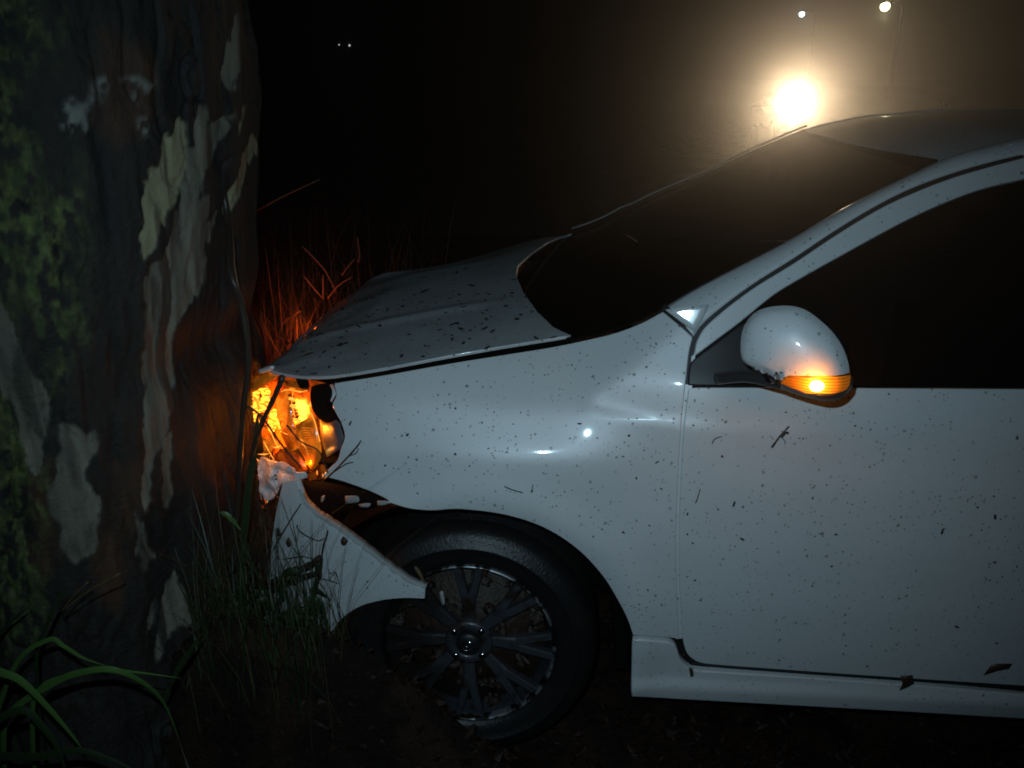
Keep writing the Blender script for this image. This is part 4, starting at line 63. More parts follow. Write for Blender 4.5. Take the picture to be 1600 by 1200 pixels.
 'mlamp': [(0.0977,-0.0266),(0.0927,-0.0273),(0.088,-0.0279),(0.0834,-0.0285),(0.0783,-0.0291),(0.0724,-0.0299),(0.0652,-0.0309),(0.0565,-0.0321),(0.0465,-0.0336),(0.0356,-0.0352),(0.0241,-0.0369),(0.0126,-0.0386),(0.0015,-0.0403),(0.0001,-0.0413),(-0.0013,-0.0422),(-0.0026,-0.0431),(-0.004,-0.0441),(-0.0053,-0.0452),(-0.0067,-0.0464),(-0.008,-0.0479),(-0.0093,-0.0494),(-0.0105,-0.0511),(-0.0118,-0.0528),(-0.0131,-0.0545),(-0.0143,-0.0562),(-0.0104,-0.0573),(-0.0064,-0.0585),(-0.0024,-0.0597),(0.0016,-0.0609),(0.0055,-0.062),(0.0093,-0.063),(0.0131,-0.0639),(0.0168,-0.0647),(0.0204,-0.0654),(0.0241,-0.0661),(0.0277,-0.0668),(0.0313,-0.0675),(0.038,-0.0666),(0.0449,-0.0657),(0.0517,-0.0648),(0.0584,-0.0638),(0.0645,-0.0629),(0.07,-0.0619),(0.0747,-0.0609),(0.0787,-0.0598),(0.0824,-0.0588),(0.0857,-0.0577),(0.0891,-0.0566),(0.0927,-0.0555),(0.0938,-0.0539),(0.0949,-0.0524),(0.096,-0.0509),(0.0971,-0.0492),(0.098,-0.0474),(0.0985,-0.0452),(0.0988,-0.0425),(0.0988,-0.0396),(0.0986,-0.0364),(0.0983,-0.0331),(0.0979,-0.0298)],
 'mtrim': [(-0.0878,-0.0391),(-0.085,-0.04),(-0.0823,-0.041),(-0.0797,-0.0419),(-0.0769,-0.0429),(-0.0739,-0.0438),(-0.0704,-0.0449),(-0.0665,-0.0459),(-0.0623,-0.047),(-0.0578,-0.0481),(-0.0531,-0.0492),(-0.0484,-0.0504),(-0.0438,-0.0514),(-0.0391,-0.0525),(-0.0344,-0.0535),(-0.0296,-0.0545),(-0.0248,-0.0555),(-0.02,-0.0565),(-0.0153,-0.0576),(-0.0111,-0.0589),(-0.0068,-0.0603),(-0.0026,-0.0617),(0.0016,-0.063),(0.0057,-0.0642),(0.0097,-0.0653),(0.0135,-0.0663),(0.0172,-0.0671),(0.0209,-0.0678),(0.0245,-0.0685),(0.028,-0.0692),(0.0316,-0.0699),(0.0383,-0.0689),(0.0452,-0.068),(0.052,-0.0671),(0.0586,-0.0662),(0.0648,-0.0652),(0.0704,-0.0642),(0.0752,-0.0632),(0.0794,-0.0621),(0.0832,-0.061),(0.0868,-0.0599),(0.0903,-0.0587),(0.0941,-0.0576),(0.0951,-0.0555),(0.0961,-0.0535),(0.0972,-0.0514),(0.0982,-0.0493),(0.099,-0.0472),(0.0996,-0.045),(0.0999,-0.0427),(0.1,-0.0404),(0.0999,-0.0381),(0.0997,-0.0357),(0.0996,-0.0333),(0.0995,-0.031),(0.1002,-0.0344),(0.1011,-0.0378),(0.102,-0.0413),(0.1028,-0.0447),(0.1031,-0.0481),(0.1027,-0.0514),(0.1017,-0.0549),(0.1001,-0.0584),(0.0981,-0.0619),(0.0958,-0.0653),(0.0934,-0.0684),(0.0909,-0.0712),(0.0884,-0.0736),(0.0857,-0.0757),(0.0829,-0.0775),(0.0799,-0.0791),(0.0766,-0.0804),(0.073,-0.0815),(0.0692,-0.0824),(0.0651,-0.0829),(0.0608,-0.0832),(0.0562,-0.0833),(0.0512,-0.0832),(0.0458,-0.0829),(0.0399,-0.0825),(0.0335,-0.082),(0.0268,-0.0812),(0.0198,-0.0803),(0.0128,-0.0792),(0.0059,-0.0781),(-0.0011,-0.0767),(-0.0084,-0.0752),(-0.0157,-0.0736),(-0.0229,-0.0718),(-0.0296,-0.0701),(-0.0356,-0.0683),(-0.0407,-0.0667),(-0.045,-0.0652),(-0.0489,-0.0637),(-0.0525,-0.062),(-0.0563,-0.0601),(-0.0604,-0.0579),(-0.0648,-0.0552),(-0.0693,-0.0522),(-0.0739,-0.049),(-0.0785,-0.0457),(-0.0832,-0.0423)],
 'mhull': [(-0.018,-0.0544),(-0.0224,-0.0533),(-0.0267,-0.0522),(-0.0311,-0.0511),(-0.0355,-0.0501),(-0.0399,-0.049),(-0.0443,-0.0479),(-0.0488,-0.0468),(-0.0535,-0.0457),(-0.0582,-0.0445),(-0.0628,-0.0434),(-0.0671,-0.0423),(-0.0709,-0.0413),(-0.0743,-0.0403),(-0.0774,-0.0394),(-0.0802,-0.0385),(-0.0827,-0.0376),(-0.085,-0.0366),(-0.0871,-0.0353),(-0.089,-0.0339),(-0.0907,-0.0326),(-0.0922,-0.031),(-0.0934,-0.0293),(-0.0946,-0.0271),(-0.0957,-0.0244),(-0.0968,-0.021),(-0.0978,-0.0171),(-0.0986,-0.0128),(-0.0993,-0.0082),(-0.0999,-0.0037),(-0.1004,0.0005),(-0.1007,0.0047),(-0.1009,0.0087),(-0.101,0.0128),(-0.1009,0.0169),(-0.1007,0.0209),(-0.1002,0.0248),(-0.0994,0.0288),(-0.0985,0.0327),(-0.0974,0.0366),(-0.096,0.0404),(-0.0945,0.0441),(-0.0927,0.0475),(-0.0907,0.0508),(-0.0886,0.0539),(-0.0863,0.057),(-0.0837,0.0598),(-0.0808,0.0625),(-0.0777,0.065),(-0.0742,0.0673),(-0.0704,0.0695),(-0.0664,0.0715),(-0.0621,0.0733),(-0.0576,0.0749),(-0.0529,0.0764),(-0.0478,0.0777),(-0.0423,0.079),(-0.0365,0.0801),(-0.0308,0.0809),(-0.0251,0.0815),(-0.0199,0.0817),(-0.0151,0.0817),(-0.0105,0.0814),(-0.0062,0.0808),(-0.0018,0.0799),(0.0026,0.0787),(0.0073,0.077),(0.0124,0.0749),(0.0176,0.0722),(0.023,0.0691),(0.0283,0.0659),(0.0335,0.0625),(0.0383,0.0592),(0.0429,0.056),(0.0473,0.0526),(0.0515,0.0492),(0.0556,0.0457),(0.0594,0.0421),(0.063,0.0385),(0.0664,0.0348),(0.0696,0.0311),(0.0726,0.0272),(0.0754,0.0234),(0.078,0.0195),(0.0804,0.0157),(0.0827,0.0119),(0.0848,0.008),(0.0867,0.0042),(0.0884,0.0003),(0.09,-0.0033),(0.0914,-0.0068),(0.0926,-0.01),(0.0935,-0.013),(0.0942,-0.0158),(0.0949,-0.0186),(0.0956,-0.0215),(0.0963,-0.0246),(0.0974,-0.0277),(0.0986,-0.0309),(0.0999,-0.0342),(0.1009,-0.0376),(0.1016,-0.041),(0.1016,-0.0446),(0.1011,-0.0485),(0.1001,-0.0527),(0.0987,-0.057),(0.0969,-0.0612),(0.0949,-0.0651),(0.0926,-0.0685),(0.0901,-0.0714),(0.0872,-0.0741),(0.084,-0.0764),(0.0805,-0.0785),(0.0769,-0.0802),(0.073,-0.0815),(0.0691,-0.0825),(0.065,-0.0831),(0.0607,-0.0834),(0.0561,-0.0834),(0.0512,-0.0832),(0.0458,-0.0829),(0.0399,-0.0825),(0.0335,-0.082),(0.0268,-0.0812),(0.0198,-0.0803),(0.0128,-0.0792),(0.0059,-0.0781),(-0.001,-0.0769),(-0.008,-0.0756),(-0.0151,-0.0742),(-0.0222,-0.0726),(-0.029,-0.0707),(-0.0356,-0.0683),(-0.0417,-0.0655),(-0.0476,-0.0622),(-0.0533,-0.0585),(-0.0588,-0.0547),(-0.0644,-0.0509),(-0.0701,-0.0472)],
 'marm': [(0.4124,-0.01,0.9997),(0.459,-0.05,1.0213),(0.5073,-0.1,1.0296),(0.5419,-0.125,1.0312)],
 'mbulb': (0.048383022452888676,-0.049074182679132404),
 'hl_back': [(-0.7646,0.4147,0.8129),(-0.7534,0.4084,0.8196),(-0.7428,0.403,0.8262),(-0.7325,0.398,0.8327),(-0.7218,0.3927,0.8388),(-0.7105,0.3869,0.8444),(-0.6982,0.3801,0.8491),(-0.6846,0.3723,0.8529),(-0.6701,0.3637,0.8559),(-0.6551,0.3549,0.8582),(-0.64,0.346,0.8601),(-0.6251,0.3375,0.8615),(-0.6109,0.3296,0.8627),(-0.5972,0.3221,0.8636),(-0.5836,0.3148,0.864),(-0.5703,0.3077,0.8641),(-0.5571,0.3008,0.864),(-0.5441,0.2942,0.8636),(-0.5313,0.2878,0.8631),(-0.5182,0.2817,0.8627),(-0.5049,0.2758,0.8627),(-0.4916,0.2702,0.8624),(-0.479,0.2647,0.8615),(-0.4675,0.2594,0.8594),(-0.4575,0.2541,0.8559),(-0.4489,0.2488,0.851),(-0.4414,0.2435,0.8452),(-0.4348,0.2382,0.8383),(-0.4291,0.2328,0.8304),(-0.4243,0.2272,0.8214),(-0.4203,0.2216,0.8112),(-0.4171,0.2163,0.7988),(-0.4147,0.2122,0.7838),(-0.4137,0.2095,0.7669),(-0.414,0.2074,0.7494),(-0.4159,0.2056,0.7323),(-0.4197,0.2044,0.7164),(-0.426,0.2039,0.7011),(-0.4345,0.204,0.6853),(-0.4449,0.2051,0.6696),(-0.4566,0.2072,0.6547),(-0.4688,0.2102,0.6413),(-0.4808,0.2138,0.6302),(-0.4929,0.2181,0.6221),(-0.5056,0.2231,0.6164),(-0.5188,0.2286,0.6126),(-0.5323,0.2347,0.6097),(-0.546,0.2411,0.6071),(-0.5597,0.2479,0.604),(-0.5736,0.255,0.6004),(-0.588,0.2627,0.5967),(-0.6026,0.2708,0.5933),(-0.6172,0.2794,0.5903),(-0.6318,0.2882,0.5879),(-0.646,0.2972,0.5863),(-0.6601,0.3063,0.5863),(-0.6742,0.3157,0.5877),(-0.688,0.3253,0.5898),(-0.7016,0.335,0.5919),(-0.7148,0.3447,0.593),(-0.7274,0.3542,0.5926),(-0.7404,0.3642,0.5869),(-0.7543,0.3751,0.5758),(-0.7678,0.3863,0.5636),(-0.7797,0.3964,0.5549),(-0.7884,0.4037,0.5548),(-0.7923,0.4068,0.568),(-0.7904,0.4052,0.597),(-0.7853,0.403,0.6363),(-0.7794,0.4035,0.6807),(-0.7734,0.4058,0.7271),(-0.7668,0.4065,0.7735)],
 'hl_glow': [[(-0.6984,0.2703,0.8035),(-0.695,0.2697,0.8086),(-0.692,0.2697,0.8138),(-0.6891,0.2698,0.8189),(-0.686,0.2698,0.8238),(-0.6822,0.2692,0.8284),(-0.6775,0.2679,0.8326),(-0.6716,0.2657,0.8366),(-0.6646,0.2628,0.8404),(-0.657,0.2595,0.844),(-0.6494,0.2559,0.847),(-0.6422,0.2525,0.8495),(-0.6358,0.2493,0.8513),(-0.6298,0.2462,0.8525),(-0.6237,0.2429,0.8535),(-0.618,0.2397,0.854),(-0.6131,0.2366,0.8536),(-0.6092,0.2336,0.8521),(-0.6069,0.2309,0.8491),(-0.6063,0.2282,0.8442),(-0.607,0.2254,0.8373),(-0.6089,0.2228,0.8292),(-0.6116,0.2207,0.8209),(-0.6149,0.2192,0.813),(-0.6185,0.2188,0.8065),(-0.6227,0.2198,0.802),(-0.628,0.222,0.7989),(-0.6338,0.2248,0.7963),(-0.6397,0.2278,0.7934),(-0.6454,0.2304,0.7892),(-0.6504,0.2325,0.7827),(-0.6549,0.2339,0.7717),(-0.6592,0.2347,0.7565),(-0.6631,0.2351,0.74),(-0.6668,0.2355,0.7248),(-0.6705,0.2363,0.7138),(-0.6744,0.2383,0.7095),(-0.6788,0.242,0.714),(-0.6837,0.2471,0.7254),(-0.6885,0.2526,0.741),(-0.6928,0.2579,0.7579),(-0.6964,0.2624,0.7734),(-0.6991,0.266,0.7844),(-0.7005,0.2682,0.7907),(-0.7009,0.2694,0.7947),(-0.7004,0.2698,0.7973),(-0.6996,0.2697,0.7992),(-0.6987,0.2697,0.801)],[(-0.7021,0.2726,0.7815),(-0.6953,0.2675,0.7795),(-0.6882,0.2622,0.7777),(-0.6812,0.2571,0.7758),(-0.6747,0.2523,0.7737),(-0.6692,0.2483,0.7712),(-0.665,0.2451,0.7682),(-0.6623,0.2428,0.7643),(-0.6607,0.2411,0.7596),(-0.6599,0.2399,0.7546),(-0.6598,0.2392,0.7496),(-0.6602,0.2389,0.7451),(-0.661,0.2389,0.7414),(-0.6622,0.2393,0.7384),(-0.6642,0.2403,0.7358),(-0.6667,0.2417,0.7337),(-0.6695,0.2433,0.732),(-0.6724,0.2451,0.7308),(-0.6752,0.2469,0.7303),(-0.678,0.2488,0.73),(-0.681,0.2509,0.7301),(-0.6841,0.2532,0.7307),(-0.6872,0.2555,0.732),(-0.6901,0.2578,0.7344),(-0.6926,0.2601,0.7379),(-0.6946,0.2622,0.7431),(-0.6963,0.2643,0.7498),(-0.6978,0.2664,0.7575),(-0.6992,0.2684,0.7657),(-0.7005,0.2704,0.7739)],[(-0.6929,0.2502,0.7033),(-0.6898,0.2485,0.7066),(-0.6865,0.2468,0.7105),(-0.6832,0.2451,0.7145),(-0.6801,0.2435,0.7177),(-0.6776,0.242,0.7194),(-0.6758,0.2407,0.719),(-0.6747,0.2394,0.7156),(-0.674,0.238,0.7097),(-0.6738,0.2367,0.7024),(-0.6741,0.2357,0.6947),(-0.675,0.2352,0.6877),(-0.6765,0.2354,0.6824),(-0.679,0.2365,0.6786),(-0.6825,0.2385,0.6755),(-0.6866,0.241,0.6731),(-0.6909,0.2438,0.6714),(-0.6949,0.2465,0.6702),(-0.6981,0.2487,0.6698),(-0.7009,0.2507,0.6701),(-0.7035,0.2528,0.6714),(-0.7058,0.2548,0.6733),(-0.7076,0.2564,0.6756),(-0.7087,0.2576,0.6783),(-0.7088,0.2581,0.6812),(-0.7076,0.2577,0.6843),(-0.7054,0.2567,0.6878),(-0.7024,0.2551,0.6917),(-0.6991,0.2534,0.6956),(-0.6958,0.2516,0.6996)],[(-0.6025,0.2141,0.8056),(-0.6001,0.2133,0.8072),(-0.5974,0.2126,0.8094),(-0.5949,0.2121,0.8115),(-0.5925,0.2113,0.8131),(-0.5904,0.2103,0.8133),(-0.5888,0.2087,0.8116),(-0.5877,0.2064,0.8073),(-0.587,0.2037,0.8006),(-0.5869,0.2014,0.7923),(-0.5876,0.2,0.7833),(-0.5887,0.1994,0.7748),(-0.5902,0.1993,0.7682),(-0.5921,0.1998,0.7633),(-0.5947,0.2007,0.7592),(-0.5975,0.2018,0.7558),(-0.6005,0.2032,0.7533),(-0.6032,0.2046,0.7517),(-0.6056,0.2058,0.7511),(-0.6077,0.2071,0.7517),(-0.6098,0.2086,0.7534),(-0.6118,0.2101,0.7561),(-0.6133,0.2115,0.7596),(-0.6142,0.2125,0.7636),(-0.6143,0.2132,0.7682),(-0.6134,0.2133,0.7735),(-0.6115,0.213,0.7796),(-0.6092,0.2128,0.7863),(-0.6067,0.2127,0.793),(-0.6044,0.2132,0.7995)],[(-0.4887,0.1182,0.7487),(-0.4857,0.117,0.749),(-0.4827,0.1159,0.7496),(-0.4797,0.1148,0.7502),(-0.4768,0.1137,0.7505),(-0.474,0.1126,0.7502),(-0.4713,0.1115,0.7492),(-0.4687,0.1102,0.747),(-0.4659,0.1088,0.744),(-0.4633,0.1073,0.7404),(-0.461,0.106,0.7366),(-0.4594,0.1049,0.7331),(-0.4587,0.1042,0.73),(-0.4591,0.104,0.7273),(-0.4605,0.1041,0.7245),(-0.4625,0.1044,0.722),(-0.4649,0.105,0.7197),(-0.4674,0.1056,0.718),(-0.4696,0.1063,0.7169),(-0.4718,0.1071,0.7164),(-0.4743,0.108,0.7164),(-0.4768,0.109,0.7169),(-0.4792,0.1101,0.7179),(-0.4814,0.1112,0.7195),(-0.4832,0.1123,0.7218),(-0.4846,0.1133,0.725),(-0.4857,0.1143,0.7291),(-0.4865,0.1153,0.7338),(-0.4872,0.1163,0.7389),(-0.4879,0.1172,0.7439)]],
 'hl_plates': [[(-0.6074,0.2551,0.8362),(-0.599,0.2518,0.8393),(-0.5904,0.2488,0.8434),(-0.5818,0.246,0.8475),(-0.5738,0.2431,0.8504),(-0.5666,0.2396,0.8511),(-0.5607,0.2354,0.8486),(-0.5565,0.2302,0.8419),(-0.5537,0.224,0.8316),(-0.5517,0.2174,0.8192),(-0.5503,0.2113,0.8058),(-0.5491,0.2067,0.7926),(-0.5474,0.2037,0.7812),(-0.5443,0.2009,0.772),(-0.5399,0.1978,0.7639),(-0.5352,0.1946,0.7567),(-0.5311,0.1918,0.75),(-0.5283,0.1897,0.7438),(-0.5277,0.1886,0.7376),(-0.5299,0.1886,0.7309),(-0.5342,0.1896,0.7238),(-0.5399,0.1913,0.717),(-0.5462,0.1935,0.7113),(-0.5526,0.196,0.7073),(-0.5581,0.1986,0.7059),(-0.5629,0.2013,0.7075),(-0.5678,0.2045,0.7118),(-0.5726,0.2079,0.7178),(-0.5771,0.2114,0.7249),(-0.5814,0.2148,0.7324),(-0.5853,0.2179,0.7394),(-0.5889,0.2208,0.746),(-0.5923,0.2235,0.7529),(-0.5954,0.2262,0.7601),(-0.5981,0.2287,0.7676),(-0.6003,0.231,0.7756),(-0.6021,0.2332,0.7838),(-0.6033,0.2356,0.7925),(-0.6041,0.2386,0.8013),(-0.6048,0.2422,0.8102),(-0.6055,0.2463,0.819),(-0.6063,0.2506,0.8277)],[(-0.5143,0.1302,0.808),(-0.5058,0.1285,0.813),(-0.497,0.1273,0.8187),(-0.4883,0.1262,0.8244),(-0.4801,0.1251,0.8291),(-0.4729,0.1237,0.8321),(-0.4669,0.1217,0.8326),(-0.4625,0.119,0.8302),(-0.4593,0.1156,0.8255),(-0.4569,0.1119,0.8191),(-0.4551,0.1082,0.8117),(-0.4536,0.1048,0.8041),(-0.4521,0.102,0.7967),(-0.4504,0.0996,0.7894),(-0.4487,0.0976,0.7815),(-0.4474,0.096,0.7732),(-0.4465,0.0946,0.7648),(-0.4465,0.0936,0.7567),(-0.4476,0.0929,0.7491),(-0.4502,0.0928,0.7413),(-0.4541,0.093,0.7329),(-0.4588,0.0935,0.7248),(-0.4639,0.0943,0.7177),(-0.4689,0.0954,0.7125),(-0.4734,0.0967,0.71),(-0.4775,0.0983,0.7109),(-0.4815,0.1005,0.7146),(-0.4854,0.1029,0.7202),(-0.4892,0.1054,0.7268),(-0.4928,0.1078,0.7334),(-0.4962,0.11,0.7391),(-0.4994,0.112,0.7441),(-0.5025,0.1139,0.7489),(-0.5054,0.1158,0.7538),(-0.508,0.1176,0.7589),(-0.5102,0.1192,0.7642),(-0.5119,0.1206,0.7699),(-0.5129,0.1219,0.776),(-0.5133,0.1231,0.7824),(-0.5135,0.1243,0.789),(-0.5135,0.1259,0.7956),(-0.5137,0.1278,0.8019)],[(-0.5691,0.1678,0.7289),(-0.5599,0.1629,0.7284),(-0.5503,0.158,0.7281),(-0.5408,0.1533,0.7278),(-0.5318,0.149,0.727),(-0.5238,0.1451,0.7255),(-0.5171,0.1417,0.7229),(-0.5114,0.1386,0.7188),(-0.5062,0.1355,0.7135),(-0.5017,0.1326,0.7075),(-0.4985,0.1303,0.7014),(-0.4969,0.1287,0.6958),(-0.4972,0.1281,0.6914),(-0.4998,0.1287,0.6877),(-0.5046,0.1301,0.6843),(-0.511,0.1324,0.6813),(-0.5184,0.1354,0.679),(-0.5264,0.1388,0.6777),(-0.5344,0.1425,0.6775),(-0.5434,0.147,0.6788),(-0.5543,0.1528,0.6814),(-0.5659,0.1592,0.6848),(-0.5767,0.1655,0.6888),(-0.5855,0.171,0.6931),(-0.5907,0.1746,0.6974),(-0.5917,0.1758,0.7019),(-0.5894,0.1754,0.707),(-0.5848,0.1737,0.7125),(-0.5792,0.1715,0.718),(-0.5736,0.1693,0.7236)],[(-0.6799,0.2604,0.8559),(-0.6665,0.2553,0.8644),(-0.6527,0.2505,0.8733),(-0.6393,0.2464,0.8818),(-0.6269,0.2429,0.8895),(-0.6159,0.24,0.8957),(-0.6068,0.2374,0.8999),(-0.5991,0.2345,0.9022),(-0.5922,0.2312,0.903),(-0.5865,0.2278,0.9027),(-0.5821,0.2246,0.9014),(-0.5795,0.2219,0.8995),(-0.5788,0.22,0.8971),(-0.5805,0.219,0.8941),(-0.5845,0.2187,0.89),(-0.5902,0.2191,0.8851),(-0.5973,0.2201,0.8797),(-0.6051,0.2217,0.874),(-0.6133,0.2237,0.8684),(-0.6228,0.2264,0.8621),(-0.6345,0.23,0.8545),(-0.6471,0.2342,0.8465),(-0.6594,0.2388,0.8392),(-0.6701,0.2433,0.8335),(-0.6779,0.2472,0.8306),(-0.682,0.2503,0.831),(-0.6834,0.2527,0.8341),(-0.683,0.2547,0.8391),(-0.6816,0.2565,0.845),(-0.6803,0.2584,0.8509)],[(-0.5782,0.2246,0.8889),(-0.5669,0.2191,0.8897),(-0.5552,0.2138,0.8907),(-0.5436,0.2086,0.8917),(-0.5328,0.2038,0.8923),(-0.5231,0.1994,0.8924),(-0.515,0.1954,0.8917),(-0.5081,0.1913,0.8901),(-0.5016,0.1871,0.8876),(-0.4962,0.1832,0.8845),(-0.4925,0.18,0.8814),(-0.491,0.178,0.8787),(-0.4923,0.1774,0.8766),(-0.4974,0.1788,0.8751),(-0.5064,0.1819,0.8738),(-0.5176,0.1862,0.8727),(-0.5297,0.1914,0.8719),(-0.541,0.1966,0.8717),(-0.55,0.2013,0.8722),(-0.5564,0.2052,0.8738),(-0.5616,0.2091,0.8762),(-0.5659,0.2129,0.8792),(-0.5698,0.2167,0.8826),(-0.5737,0.2206,0.8859)],[(-0.6725,0.2841,0.7599),(-0.6621,0.278,0.767),(-0.6511,0.2719,0.7755),(-0.6404,0.2663,0.7838),(-0.6307,0.2615,0.7902),(-0.6226,0.2572,0.7934),(-0.6164,0.2532,0.7922),(-0.6121,0.2493,0.785),(-0.6096,0.2459,0.7725),(-0.6086,0.2433,0.7568),(-0.6087,0.2412,0.7399),(-0.6099,0.2397,0.7241),(-0.6119,0.2389,0.7113),(-0.6155,0.2393,0.7007),(-0.6208,0.2408,0.6905),(-0.6273,0.2433,0.6811),(-0.6344,0.2465,0.6731),(-0.6412,0.25,0.6671),(-0.6472,0.2533,0.6639),(-0.6524,0.2567,0.6637),(-0.6577,0.2604,0.6662),(-0.6627,0.2644,0.6709),(-0.6672,0.2683,0.6771),(-0.6709,0.2719,0.6845),(-0.6737,0.2751,0.6923),(-0.6752,0.2775,0.7013),(-0.6755,0.2794,0.7119),(-0.6751,0.2809,0.7236),(-0.6741,0.282,0.7359),(-0.6731,0.283,0.7482)]],
 'hl_sliver': [[(-0.672,0.2524,0.8287),(-0.6369,0.2244,0.8172),(-0.6137,0.2036,0.7996)],[(-0.6775,0.2491,0.8127),(-0.649,0.2263,0.8025),(-0.6334,0.2107,0.7755)],[(-0.6529,0.2396,0.8394),(-0.6178,0.2056,0.8121),(-0.6014,0.1921,0.8015)],[(-0.6197,0.1871,0.7353),(-0.605,0.1755,0.7154),(-0.5902,0.1645,0.6989)],[(-0.6002,0.181,0.7761),(-0.583,0.1674,0.7456),(-0.5723,0.16,0.7326)],[(-0.5275,0.1717,0.8746),(-0.5294,0.1607,0.8498),(-0.5186,0.143,0.8218)],[(-0.5423,0.1878,0.8728),(-0.5097,0.1736,0.8744),(-0.4924,0.1691,0.8798)],[(-0.5641,0.1947,0.8646),(-0.5496,0.1907,0.8715),(-0.5096,0.1729,0.873)],[(-0.4726,0.1235,0.8428),(-0.4614,0.111,0.8246),(-0.4474,0.0927,0.785)],[(-0.5125,0.1398,0.8428),(-0.4959,0.1267,0.8296),(-0.4757,0.1226,0.8383)],[(-0.4991,0.1108,0.7749),(-0.486,0.1038,0.7622),(-0.4801,0.0993,0.7449)]],
 'hl_bulb': [(-0.7037,0.3225,0.7334),(-0.4814,0.127,0.7246),(-0.6338,0.2866,0.7422)],
 'spill': (-0.5933,0.0788,0.751),
 'hl_dark': [[(-0.4677,0.1355,0.9032),(-0.461,0.1345,0.9053),(-0.454,0.1338,0.9078),(-0.447,0.1332,0.9103),(-0.4404,0.1325,0.9122),(-0.4345,0.1313,0.9132),(-0.4294,0.1294,0.9128),(-0.425,0.1263,0.9106),(-0.4211,0.1223,0.9069),(-0.4178,0.118,0.9021),(-0.4153,0.1139,0.8969),(-0.4138,0.1103,0.8919),(-0.4134,0.1077,0.8875),(-0.4148,0.106,0.8838),(-0.418,0.1051,0.8803),(-0.4221,0.1046,0.8769),(-0.4263,0.1042,0.8737),(-0.4296,0.1037,0.8704),(-0.4314,0.1026,0.8671),(-0.4313,0.1009,0.8636),(-0.4301,0.0988,0.8599),(-0.4281,0.0964,0.8562),(-0.4256,0.094,0.8528),(-0.423,0.0918,0.8498),(-0.4205,0.0901,0.8476),(-0.4177,0.0887,0.8464),(-0.4141,0.0874,0.846),(-0.4104,0.0864,0.8461),(-0.4072,0.0856,0.8463),(-0.405,0.085,0.8463),(-0.4044,0.0846,0.8458),(-0.4058,0.0843,0.8444),(-0.4086,0.0841,0.8423),(-0.4125,0.0842,0.84),(-0.417,0.0845,0.838),(-0.4218,0.0853,0.8366),(-0.4264,0.0866,0.8363),(-0.4311,0.0886,0.8373),(-0.4365,0.0911,0.8391),(-0.4421,0.0941,0.8417),(-0.4476,0.0974,0.8447),(-0.4526,0.1007,0.8481),(-0.4568,0.1038,0.8517),(-0.46,0.1069,0.8557),(-0.4626,0.11,0.8604),(-0.4647,0.1132,0.8654),(-0.4663,0.1163,0.8705),(-0.4676,0.1193,0.8755),(-0.4687,0.122,0.8801),(-0.4692,0.1245,0.8843),(-0.4693,0.1267,0.8883),(-0.4689,0.1288,0.8921),(-0.4684,0.1309,0.8958),(-0.468,0.133,0.8995)],[(-0.521,0.1823,0.9126),(-0.5161,0.1805,0.9131),(-0.5109,0.1788,0.9139),(-0.5058,0.1772,0.9147),(-0.501,0.1755,0.9152),(-0.4966,0.1736,0.9151),(-0.493,0.1714,0.9142),(-0.4899,0.1686,0.9121),(-0.4872,0.1652,0.909),(-0.4851,0.1616,0.9053),(-0.4836,0.1584,0.9015),(-0.4829,0.1559,0.8981),(-0.4833,0.1544,0.8955),(-0.485,0.1538,0.8934),(-0.488,0.1538,0.8915),(-0.4918,0.1545,0.89),(-0.496,0.1556,0.8891),(-0.5001,0.1573,0.8889),(-0.5036,0.1593,0.8898),(-0.5066,0.1619,0.892),(-0.5095,0.1652,0.8954),(-0.5123,0.1691,0.8996),(-0.5151,0.1734,0.9041),(-0.518,0.1779,0.9086)]],
 'flap': [(-0.4706,0.1759,0.8041),(-0.4221,0.1233,0.8364),(-0.3919,0.0744,0.8397),(-0.3801,0.0553,0.8126),(-0.392,0.0543,0.7858),(-0.4362,0.1031,0.7412),(-0.4674,0.1652,0.7505)],
 'flap2': [(-0.4489,0.1591,0.8913),(-0.4213,0.1415,0.9084),(-0.4043,0.1046,0.8998),(-0.4143,0.0988,0.8817),(-0.4439,0.1466,0.8709)],
